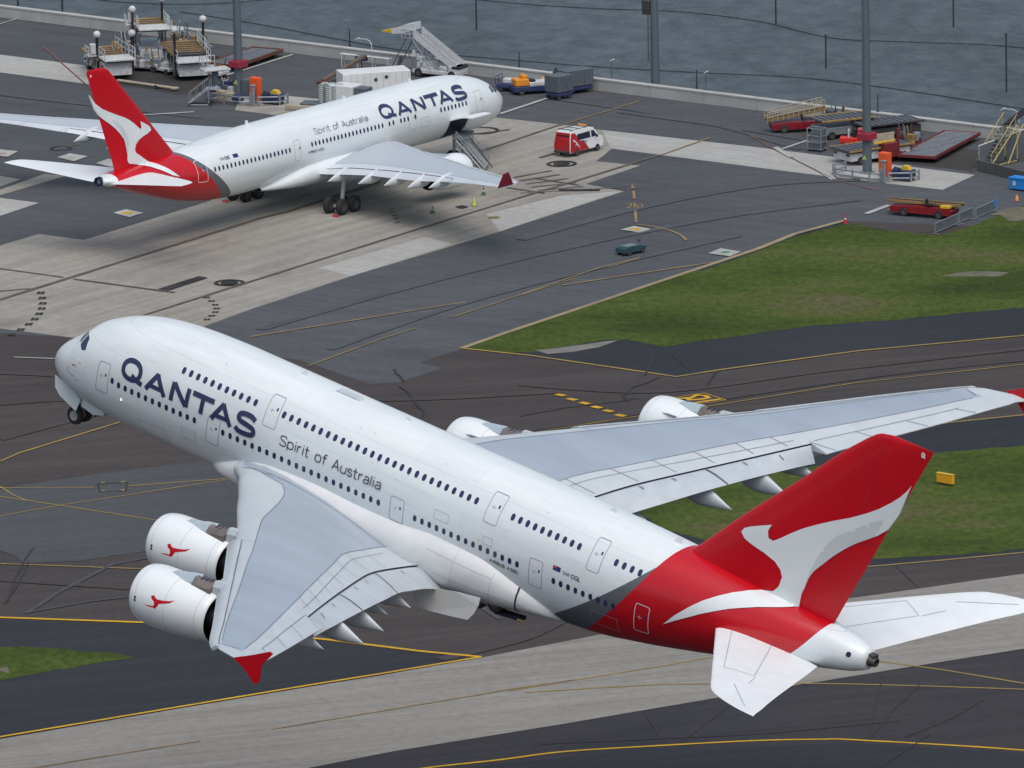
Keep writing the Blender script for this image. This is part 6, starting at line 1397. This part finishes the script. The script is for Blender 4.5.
# ---- baggage carts and tugs by the wall
def dolly(name, px, yaw, label, col, L=3.2, W_=1.7, top=None, load=None, group='baggage carts by the sea wall'):
    t = thing(name, label, 'baggage cart', G(*px), yaw, group); b = MB(); b.box((0, 0, .5), (L, W_, .28)); b.box((0, 0, .7), (L * .96, W_ * .94, .08)); b.cyl((L / 2, 0, .45), (L / 2 + 1.0, 0, .35), .05); part(b, 'bed', col, t)
    wheels(t, [(x, s * W_ * .42) for x in (-L * .36, L * .36) for s in (-1, 1)], .24, .16)
    if top == 'cage':
        b = MB(); 
        for s in (-1, 1):
            b.box((0, s * W_ / 2, 1.45), (L, .05, 1.4)); [b.box((-L / 2 + k * L / 6, s * (W_ / 2 + .04), 1.45), (.06, .05, 1.45)) for k in range(7)]
        b.box((-L / 2, 0, 1.45), (.05, W_, 1.4)); b.box((0, 0, 2.18), (L * 1.02, W_ * 1.04, .07)); part(b, 'cage', GR, t); b = MB(); b.box((0, 0, .95), (L * .8, W_ * .8, .45)); part(b, 'load', EW, t)
    if top == 'rails': b = MB(); rail(b, [(-L / 2, -W_ / 2, .7), (-L / 2, W_ / 2, .7)], .7, post=.8); part(b, 'end_rail', col, t)
    if load: b = MB(); [b.box(l[0], l[1], 0) for l in load[1]]; part(b, 'load', load[0], t)
    return t
dolly('baggage_dolly', (517, 91), YU + .25, 'low dark blue baggage dolly nearest the parked nose', EB, 3.6, 1.7, 'rails', (EW, [((-.8, 0, .95), (.9, .9, .4))]))
t = thing('baggage_tug', 'orange and white baggage tug with navy skirt between dolly and carts', 'baggage tug', G(534, 93), YU + .95)
b = MB(); b.box((0, 0, .55), (4.2, 1.5, .5), 0); part(b, 'skirt', EB, t); b = MB(); b.box((.7, 0, .95), (2.6, 1.4, .35)); part(b, 'body', EW, t); b = MB(); b.box((-1.3, 0, 1.15), (1.3, 1.4, .6)); b.box((-1.0, 0, 1.6), (.5, 1.1, .4)); part(b, 'hood', ORN, t); b = MB(); b.box((-.2, 0, 1.2), (.5, .9, .25)); b.cyl((-.5, 0, 1.2), (-.65, 0, 1.7), .03); part(b, 'seat', BK, t); wheels(t, [(-1.4, -.7), (1.4, -.7), (-1.4, .7), (1.4, .7)], .3, .25)
dolly('mesh_cart', (559, 98.5), YV - .15, 'grey mesh sided cart standing nearer the camera than its twin', EB, 1.9, 1.6, 'cage'); dolly('mesh_cart', (575, 92.5), YV - .3, 'grey mesh sided cart close to the wall, half behind its twin', EB, 2.9, 1.7, 'cage')
t = thing('baggage_tug', 'small orange tug half hidden behind the mesh sided carts', 'baggage tug', G(553, 88), YU + .6); b = MB(); b.box((0, 0, .7), (2.2, 1.2, .55)); part(b, 'body', ORN, t); b = MB(); b.box((.3, 0, 1.25), (.6, .9, .5)); b.sphere((.3, 0, 1.75), .16); part(b, 'seat', BK, t); wheels(t, [(-.7, -.6), (.7, -.6), (-.7, .6), (.7, .6)], .28, .2)
# ---- the van
def van():
    p = G(579, 152.6); t = thing('van', 'red and white high roof van with roof rack parked on the apron', 'van', p, yaw2((571, 158.3), (604, 149.4)))
    L, Wv, Hv = 4.9, 1.8, 1.98
    prof = [(-2.42, .38), (-2.45, .9), (-2.38, 1.55), (-2.22, 2.2), (-1.9, 2.3), (.6, 2.32), (1.15, 2.22), (1.75, 1.5), (2.35, 1.28), (2.45, .8), (2.42, .38)]
    b = MB(); V = []; K = [(-.90, .0), (-.92, .04), (-.92, -.0), (-.80, .0)]
    ys = [(-.9, 1.0), (-.84, 1.0), (.84, 1.0), (.9, 1.0)]
    n = len(prof)
    def col(x, z, y): 
        inn = .0 if z < 1.3 else (z - 1.3) * .14
        return (x, y * (1 - inn / .9), z)
    rings = []
    for yy, cut in ((-.90, .06), (-.86, 0), (.86, 0), (.90, .06)):
        r = []
        for x, z in prof:
            cx, cz = x * (1 - cut * .25), (z - 1.3) * (1 - cut * .5) + 1.3; r.append(col(cx, cz, yy))
        rings.append(r)
    vs = [v for r in rings for v in r]; fs = [(j * n + i, j * n + (i + 1) % n, (j + 1) * n + (i + 1) % n, (j + 1) * n + i) for j in range(3) for i in range(n)] + [tuple(range(n)), tuple(range(3 * n, 4 * n))[::-1]]
    WV = mat('van_white', (.72, .74, .74), .3, var=.05, coat=.3)
    b.add(vs, fs, 0); o = part(b, 'body', [WV], t); weld(o)
    # red livery: rear and swept flank
    def flank(s): 
        def f(a, bz, off): inn = 0 if bz < 1.3 else (bz - 1.3) * .14; return Vector((a, s * ((.902 + off) * (1 - inn / .9)), bz))
        return f
    for s in (-1, 1):
        d = Decal(flank(s), .008); d.fill([(-2.38, .42), (.35, .42), (-.05, .85), (-.45, 1.3), (-1.0, 1.36), (-1.3, 1.75), (-1.6, 2.1), (-2.05, 2.16), (-2.2, 2.0), (-2.34, 1.5), (-2.4, .9)], .4); d.build('red_livery', [RD], t)
        d = Decal(flank(s), .012); d.fill([(-2.0, 1.62), (-1.55, 1.35), (-1.2, 1.0), (-.95, .62), (-1.25, .9), (-1.5, 1.1), (-1.7, .85), (-1.55, 1.25), (-1.95, 1.4)], .4); d.build('emblem', [WV], t)
        d = Decal(flank(s), .012); d.fill([(-1.25, 1.42), (-1.35, 1.95), (.55, 1.98), (.55, 1.42)], .4); d.build('side_window', [VGL], t)
        d = Decal(flank(s), .012); d.fill([(.72, 1.42), (.72, 1.98), (1.1, 1.98), (1.55, 1.42)], .4); d.build('side_window', [VGL], t)
        d = Decal(flank(s), .012); text(d, 'QANTAS', -.7 if s < 0 else 1.1, 1.08, .16, 1 if s < 0 else -1, .035, .25, .3); d.build('side_lettering', [GLETT], t)
        b = MB(); b.box((1.35, s * 1.02, 1.45), (.12, .18, .26)); part(b, 'wing_mirror', BK, t)
    b = MB(); V = [(-2.47, -.86, .45), (-2.47, .86, .45), (-2.49, .86, .95), (-2.49, -.86, .95), (-2.40, .82, 1.6), (-2.40, -.82, 1.6), (-2.25, .78, 2.18), (-2.25, -.78, 2.18)]; b.add(V, [(0, 3, 2, 1), (3, 5, 4, 2), (5, 7, 6, 4)]); part(b, 'tailgate', RD, t)
    b = MB(); b.add([(-2.415, -.7, 1.45), (-2.415, .7, 1.45), (-2.31, .66, 2.0), (-2.31, -.66, 2.0)], [(0, 3, 2, 1)]); part(b, 'rear_window', [mat('tinted_rear_glass', (.09, .015, .03), .2)], t)
    b = MB(); b.box((-2.5, 0, .48), (.14, 1.8, .2)); part(b, 'bumper', DK, t); b = MB(); b.box((2.45, 0, .5), (.14, 1.7, .28)); part(b, 'bumper', DK, t)
    b = MB(); b.add([(1.2, -.74, 2.19), (1.2, .74, 2.19), (1.78, .84, 1.5), (1.78, -.84, 1.5)], [(0, 3, 2, 1)]); part(b, 'windscreen', VGL, t)
    for s in (-1, 1): b = MB(); b.box((2.42, s * .68, .98), (.08, .34, .22)); part(b, 'headlight', LENS, t); b = MB(); b.box((-2.5, s * .78, 1.1), (.05, .14, .4)); part(b, 'tail_light', DRED, t)
    b = MB(); [b.cyl((x, -.78, 2.42), (x, .78, 2.42), .04, n=6) for x in (-1.9, -.9, .1, .9)]; [b.cyl((-2.1, s * .66, 2.4), (1.0, s * .66, 2.4), .03, n=6) for s in (-1, 1)]; part(b, 'roof_rack', DK, t); b = MB(); b.box((.5, .0, 2.46), (.25, .9, .12)); part(b, 'light_bar', ORN, t)
    wheels(t, [(-1.45, -.82), (1.55, -.82), (-1.45, .82), (1.55, .82)], .33, .22)
van()
# ---- belt loaders
BLR = mat('loader_red', (.22, .008, .014), .45, var=.3, scale=2)
def belt_loader(px, yaw, label, L=7.2, tilt=0.0, frame=False, lift=1.15):
    t = thing('belt_loader', label, 'belt loader', G(*px), yaw, 'red belt loaders')
    b = MB(); b.prism([(-L * .42, .35), (-L * .44, .8), (-L * .1, .95), (L * .36, .9), (L * .42, .7), (L * .40, .32)], -.85, .85, 'y'); part(b, 'body', BLR, t)
    for s in (-1, 1): b = MB(); b.box((L * .34, s * .7, .75), (.16, .24, .16)); part(b, 'headlight', LENS, t)
    Rm_ = Matrix.Rotation(-tilt, 3, 'Y'); b = MB(); b.box((0, .25, lift), (L, .8, .14), 0, Rm_); part(b, 'belt', [BK], t)
    b = MB(); [b.box((0, .25 + s * .45, lift + .02), (L * 1.02, .07, .24), 0, Rm_) for s in (-1, 1)]; part(b, 'belt_frame', [mat('belt_frame_ochre', (.30, .20, .07), .6, var=.4)], t)
    b = MB(); b.box((L * .1, -.5, 1.15), (.5, .5, .14)); b.box((L * .06, -.5, 1.4), (.1, .5, .45)); b.cyl((L * .2, -.5, 1.0), (L * .17, -.5, 1.4), .03); part(b, 'seat', BK, t); b = MB(); b.box((L * .32, -.4, 1.05), (.9, .7, .25)); part(b, 'bonnet', [YE if not frame else EW], t)
    if frame: b = MB(); rail(b, [(-L * .5, -.35, lift - .2 - L * .5 * math.sin(tilt)), (L * .45, -.35, lift + L * .45 * math.sin(tilt))], .95, post=.5); rail(b, [(-L * .5, .8, lift - .2 - L * .5 * math.sin(tilt)), (L * .45, .8, lift + L * .45 * math.sin(tilt))], .95, post=.5); part(b, 'hand_rail', TANP, t)
    wheels(t, [(x, s * .75) for x in (-L * .24, L * .24) for s in (-1, 1)], .38, .26)
belt_loader((925, 216), yaw2((890, 213), (962, 219)) , 'red belt loader with ochre belt frame parked beside the grass', 6.9)
belt_loader((797, 131), YV - .72, 'red belt loader with tall hand rails by the sea wall', 5.6, .14, True, 1.5)
# man standing beside it
def person(px, yaw, label, h=1.75):
    t = thing('person', label, 'person', G(*px), yaw)
    me = D.meshes.new('body'); J = [(0, 0, .95), (0, 0, 1.2), (0, 0, 1.42), (0, 0, 1.52), (0.01, 0, 1.66), (0, .17, 1.40), (.04, .24, 1.15), (.14, .25, .95), (0, -.17, 1.40), (.04, -.24, 1.15), (.12, -.25, .95), (0, .09, .88), (.02, .10, .48), (0, .11, .06), (.14, .12, .03), (0, -.09, .88), (-.02, -.10, .48), (-.05, -.11, .06), (.09, -.12, .03)]
    E_ = [(0, 1), (1, 2), (2, 3), (3, 4), (2, 5), (5, 6), (6, 7), (2, 8), (8, 9), (9, 10), (0, 11), (11, 12), (12, 13), (13, 14), (0, 15), (15, 16), (16, 17), (17, 18)]
    rad = [.14, .145, .15, .06, .105, .065, .05, .04, .065, .05, .04, .10, .07, .05, .045, .10, .07, .05, .045]
    me.from_pydata(J, E_, []); o = D.objects.new('body', me); link(o, t); sk = o.modifiers.new('skin', 'SKIN'); ss = o.modifiers.new('sub', 'SUBSURF'); ss.levels = 1; ss.render_levels = 1
    for v, r in zip(me.skin_vertices[0].data, rad): v.radius = (r, r * .85 if r > .12 else r)
    me.skin_vertices[0].data[0].use_root = True
    dg = bpy.context.evaluated_depsgraph_get(); ev = o.evaluated_get(dg); m2 = D.meshes.new_from_object(ev); o.modifiers.clear(); o.data = m2
    for m in (SHIRT, EB, SKIN, BK): m2.materials.append(m)
    for p in m2.polygons:
        z = p.center.z; p.material_index = 2 if z > 1.5 else (0 if z > .98 and abs(p.center.y) < .35 else (3 if z < .09 else 1)); p.use_smooth = True
        if z < 1.05 and abs(p.center.y) > .2 and z > .85: p.material_index = 2
    b = MB(); b.sphere((-.01, 0, 1.71), .115, sc=(1, .9, .8)); part(b, 'hair', BK, t)
person((824.5, 124), YU, 'person in a white shirt and dark trousers standing behind the red belt loader')
# grey mesh cage, deck loaders, tractor
t = thing('mesh_cage_trolley', 'tall grey mesh cage trolley in front of the dark deck loader', 'trolley', G(817, 151), YU + .1)
b = MB(); [b.cyl((x, y, .2), (x, y, 2.1), .045, n=6) for x in (-.7, .7) for y in (-.5, .5)]
for z in (.25, .85, 1.45, 2.1): b.path([(-.7, -.5, z), (.7, -.5, z), (.7, .5, z), (-.7, .5, z)], .035, closed=True)
part(b, 'frame', EG, t); b = MB(); b.box((0, 0, .6), (1.2, .8, .7)); b.box((0, .48, 1.3), (1.36, .03, 1.5)); part(b, 'mesh_panel', GR, t); wheels(t, [(-.55, -.4), (.55, -.4), (-.55, .4), (.55, .4)], .14, .08)
def deck_loader(px, yaw, label, L, W_, white=True, front=EW, h=1.35):
    t = thing('deck_loader', label, 'cargo transporter', G(*px), yaw, 'flat decked cargo transporters by the right pole')
    b = MB(); b.box((0, 0, h), (L, W_, .16)); part(b, 'deck', DK, t); b = MB(); [b.box((0, s * W_ / 2, h + .05), (L, .14, .2)) for s in (-1, 1)]; part(b, 'deck_edge', ET if white else DK, t)
    b = MB(); b.box((0, 0, .75), (L * .92, W_ * .84, .7)); part(b, 'chassis', front, t); b = MB(); b.box((-L * .47, -W_ * .3, .95), (.1, .45, .18)); b.box((-L * .47, W_ * .3, .95), (.1, .45, .18)); part(b, 'light_panel', DK, t)
    b = MB(); [b.cyl((-L * .45 + k * .6, -W_ * .45, h + .11), (-L * .45 + k * .6, W_ * .45, h + .11), .045, n=6) for k in range(int(L * .9 / .6) + 1)]; part(b, 'rollers', EG, t); wheels(t, [(x, s * W_ * .4) for x in (-L * .3, L * .3) for s in (-1, 1)], .38, .3); return t
deck_loader((842, 136), YV - .5, 'flat grey decked transporter behind the mesh cage trolley', 5.4, 3.0, True, EG, 1.7); deck_loader((888, 137), YV - .45, 'dark flat decked transporter close to the wall right of the pole', 6.0, 2.8, False, DK, 1.4)
t = deck_loader((872, 160), YV - .35, 'white fronted low transporter with red power pack directly behind the right pole', 7.0, 3.2, True, EW, 1.3)
b = MB(); b.box((.6, -1.75, 1.15), (1.6, .9, 1.3)); part(b, 'power_pack', mat('power_pack_red', (.16, .015, .02), .5, var=.3), t); b = MB(); b.box((1.7, -1.6, 1.6), (.25, .25, 2.6)); part(b, 'mast', mat('power_pack_red', (.16, .015, .02)), t); b = MB(); b.box((.2, -1.6, 2.2), (2.2, .1, .9)); b.box((.2, -1.66, 1.85), (2.2, .1, .22), 1); part(b, 'side_screen', [TANP, YE], t)
t = thing('baggage_tractor', 'bright red baggage tractor with white seat back left of the right pole', 'tractor', G(853, 147), YU + .5)
b = MB(); b.box((-.3, 0, .65), (1.7, 1.1, .55)); part(b, 'body', [mat('tractor_red', (.70, .03, .02), .4)], t); b = MB(); b.box((.7, 0, 1.1), (.5, 1.0, 1.2)); b.box((1.8, -.3, 1.05), (1.6, .12, .5)); part(b, 'cowl', RD, t); b = MB(); b.box((.15, 0, 1.25), (.35, .7, .9)); part(b, 'seat', BK, t); b = MB(); b.box((-.35, 0, 1.2), (.15, .8, .8)); part(b, 'seat_back', EW, t); wheels(t, [(-.8, -.5), (.7, -.5), (-.8, .5), (.7, .5)], .28, .2)
# ---- yellow access stairs at the right with a dark belt
t = steps('access_stairs', (985, 167), YV - .1, 'yellow open access stairs with two flights beside the right hand wall', 11, 1.5, .30, .33, mat('stair_yellow', (.46, .37, .13), .6, var=.2), True, 'stairs', GR)
b = MB(); b.box((4.6, 0, 3.9), (3.2, .8, .16), rot=Matrix.Rotation(-.35, 3, 'Y')); part(b, 'belt', BK, t); b = MB(); b.cyl((2.0, -1.0, .1), (4.2, -.9, 3.3), .06); b.cyl((4.2, -.9, 3.3), (5.4, -1.4, .1), .06); b.cyl((3.6, .8, .1), (3.8, .8, 3.2), .08); part(b, 'brace', mat('stair_yellow', (.46, .37, .13)), t)
# ---- low wall with a glass fence at the right edge
a, c2 = G(978, 170.5), G(1100, 190); c = G(1090, 130)
t = thing('low_wall', 'low dark wall topped by a pale mesh fence at the right edge', 'wall', a, 0)
def wallseg(t, p, q, z0, z1, th, m, nm): L = (q - p).length; y = math.atan2(q.y - p.y, q.x - p.x); b = MB(); b.box(((p + q) / 2 - t.location + Vector((0, 0, (z0 + z1) / 2))), (L, th, z1 - z0), 0, y); return part(b, nm, m, t)
q1 = G(1060, 181); q2 = G(1060, 152)
wallseg(t, a, G(1075, 195), 0, 1.0, .25, [mat('dark_wall', (.085, .085, .085), .9, var=.2)], 'wall_base'); b = MB(); A_ = a; B_ = G(1075, 195); 
wallseg(t, G(979, 169), G(1060, 139), .0, 2.0, .06, [mat('pale_mesh', (.13, .15, .17), .5, var=.15)], 'mesh_panel'); wallseg(t, G(979, 169), G(1060, 139), 2.0, 2.12, .12, [EW], 'top_rail'); wallseg(t, G(979, 170), G(979.6, 169), 0, 2.1, .12, [EG], 'end_post')
t = thing('wheelie_bin', 'bright blue plastic bin in front of the low wall at the right edge', 'bin', G(1021, 190), YU)
b = MB(); b.prism([(-.85, .15), (.85, .15), (.95, 1.05), (-.95, 1.05)], -.5, .5, 'y'); part(b, 'tub', BL, t); b = MB(); b.box((0, 0, 1.1), (2.0, 1.15, .1)); b.box((0, -.45, 1.16), (1.6, .1, .08)); part(b, 'lid', BL, t); b = MB(); b.box((-.35, -.545, .65), (.3, .02, .4)); part(b, 'label_plate', EW, t); wheels(t, [(-.7, -.45), (.7, -.45), (-.7, .45), (.7, .45)], .12, .08)
# ---- crowd barriers along the grass
def barrier(p0, p1, label, sign=False):
    a, c = G(*p0), G(*p1); L = (c - a).length; t = thing('metal_barrier', label, 'barrier', a, math.atan2(c.y - a.y, c.x - a.x), 'grey barriers along the grass edge')
    b = MB(); b.path([(0, 0, .15), (0, 0, 1.0), (L, 0, 1.0), (L, 0, .15)], .045); b.cyl((0, 0, .2), (L, 0, .2), .035, n=6); [b.cyl((k * .22 + .1, 0, .2), (k * .22 + .1, 0, 1.0), .016, n=4) for k in range(int(L / .22))]; part(b, 'frame', EG, t)
    b = MB(); [b.box((x, 0, .06), (.08, .7, .06)) for x in (.2, L - .2)]; part(b, 'foot', EG, t)
    b = MB(); b.box((L / 2, 0, .58), (L * .94, .012, .7)); part(b, 'infill', [GR], t)
    if sign: b = MB(); b.box((L - .3, -.05, .75), (.55, .03, .6)); part(b, 'blue_sign', BL, t)
barrier((935, 235), (958, 225), 'grey barrier at the grass corner, leftmost of its line'); barrier((959, 224.5), (972, 219), 'short grey barrier in the middle of its line'); barrier((976, 220), (996, 211), 'grey barrier carrying a small blue sign', True)
# ---- cones
def cone(px, label, col=ORN, h=.75, g=None, lying=False):
    t = thing('traffic_cone', label, 'cone', G(*px), 0, g); b = MB(); b.cyl((0, 0, .05), (0, 0, h), .19, .03, 12); part(b, 'cone_body', col, t); b = MB(); b.box((0, 0, .03), (.42, .42, .06)); part(b, 'base', DK, t)
    b = MB(); b.cyl((0, 0, h * .45), (0, 0, h * .62), .125, .1, 12); part(b, 'band', EW if col is not HV else YE, t)
cone((845.5, 224), 'small red cone at the tip of the pale kerb', RD, .9); cone((1017, 201), 'small orange cone on the asphalt by the blue bin', ORN, .6)
GG = 'cones round the parked right wing'
cone((483.6, 195), 'dark green cone right behind the tip of the parked wing', mat('cone_green', (.05, .12, .06), .6), .75, GG); cone((474.2, 206), 'lime green cone in front of the parked wing tip', HV, .75, GG); cone((432.8, 213), 'small dark cone between the wheels and the lime cone', mat('cone_dark', (.06, .09, .06), .6), .6, GG)
# ---- conveyor ramp up to the open cargo hold
p0 = LJ(10.2, -3.1); t = thing('conveyor_ramp', 'silver lattice conveyor ramp running down from the open cargo door', 'conveyor', p0, math.atan2(*(lambda d: (d.y, d.x))(G(486, 172) - p0)))
d = G(486, 172) - p0; L = d.length; b = MB()
W_ = 3.9
for k in range(7):
    y = -W_ / 2 + W_ * k / 6; b.cyl((0, y, 3.2), (L, y, .45), .07, n=6); b.cyl((0, y, 2.5), (L, y, .2), .04, n=5)
    for j in range(9): q = j / 8; q2 = (j + 1) / 8; b.cyl((L * q, y, 2.5 - 2.3 * q), (L * min(q2, 1), y, 3.2 - 2.75 * min(q2, 1)), .022, n=4)
part(b, 'rails', mat('pale_aluminium', (.45, .46, .46), .35, .5, var=.25, scale=3), t)
b = MB(); [b.cyl((L * j / 14, -W_ / 2, 3.1 - 2.75 * j / 14), (L * j / 14, W_ / 2, 3.1 - 2.75 * j / 14), .05, n=6) for j in range(15)]; part(b, 'cross_rollers', GR, t)
b = MB(); [b.cyl((x, s * W_ * .45, z), (x + e, s * W_ * .45, .1), .07, n=6) for s in (-1, 1) for x, z, e in ((.5, 3.0, 0), (.5, 3.0, 2.2), (L * .5, 1.8, 0))]; b.box((.4, 0, 3.3), (1.4, W_, .14)); part(b, 'support_frame', GR, t)
for s in (-1, 1): b = MB(); rail(b, [(0, s * W_ / 2, 3.3), (L, s * W_ / 2, .5)], .7, post=.8); part(b, 'hand_rail', EG, t)
wheels(t, [(x, s * W_ * .45) for x in (.5, L * .5, L - .5) for s in (-1, 1)], .25, .18)
# ---- chocks at the wheels
def chock(p, label): t = thing('wheel_chock', label, 'chock', p, YV, 'chocks at the parked wheels'); b = MB(); b.prism([(-.16, 0), (.16, 0), (.03, .2), (-.03, .2)], -.25, .25, 'y'); part(b, 'wedge', RD, t); b = MB(); b.cyl((0, -.42, .1), (0, -.6, .16), .03, n=6); part(b, 'handle', BK, t)
chock(LJ(31.95, -6.1), 'red chock behind the nearer main wheels'); chock(LJ(31.95, 6.1), 'red chock behind the far main wheels under the tail')
# ---- teal towing dolly on the taxi lane
t = thing('tow_dolly', 'low dark teal towing dolly alone on the asphalt by the grass', 'dolly', G(631, 253.5), yaw2((618, 256), (645, 250)))
b = MB(); b.prism([(-1.3, .25), (-1.25, .62), (-.9, .72), (.7, .68), (1.1, .5), (1.15, .25)], -.6, .6, 'y'); part(b, 'body', TEAL, t); b = MB(); b.box((-.2, 0, .75), (1.3, .9, .07)); part(b, 'deck', [mat('dolly_deck', (.16, .19, .19), .5)], t)
b = MB(); b.cyl((1.1, 0, .4), (1.7, 0, .35), .05); b.box((1.3, 0, .45), (.3, .9, .25)); part(b, 'tow_hitch', EB, t); b = MB(); b.sphere((1.2, .2, .95), .14); part(b, 'beacon', DK, t); wheels(t, [(-.8, -.55), (.8, -.55), (-.8, .55), (.8, .55)], .25, .2)
# ---- yellow taxiway sign in the grass
t = thing('taxiway_sign', 'yellow boxy taxiway sign standing in the grass right of the big tail', 'sign', G(945.5, 485.5), yaw2((937, 483.5), (954, 486.5)))
b = MB(); b.box((0, 0, .55), (1.6, .3, .72)); part(b, 'sign_box', YL2, t); b = MB(); [b.cyl((x, 0, 0), (x, 0, .2), .05, n=8) for x in (-.6, -.2, .2, .6)]; part(b, 'leg', DK, t)
b = MB(); b.box((0, 0, .93), (1.66, .36, .06)); part(b, 'top_cap', YE, t); b = MB(); [b.box((x, -.158, .55), (.03, .01, .6)) for x in (-.28, .28)]; part(b, 'divider', ORN, t)
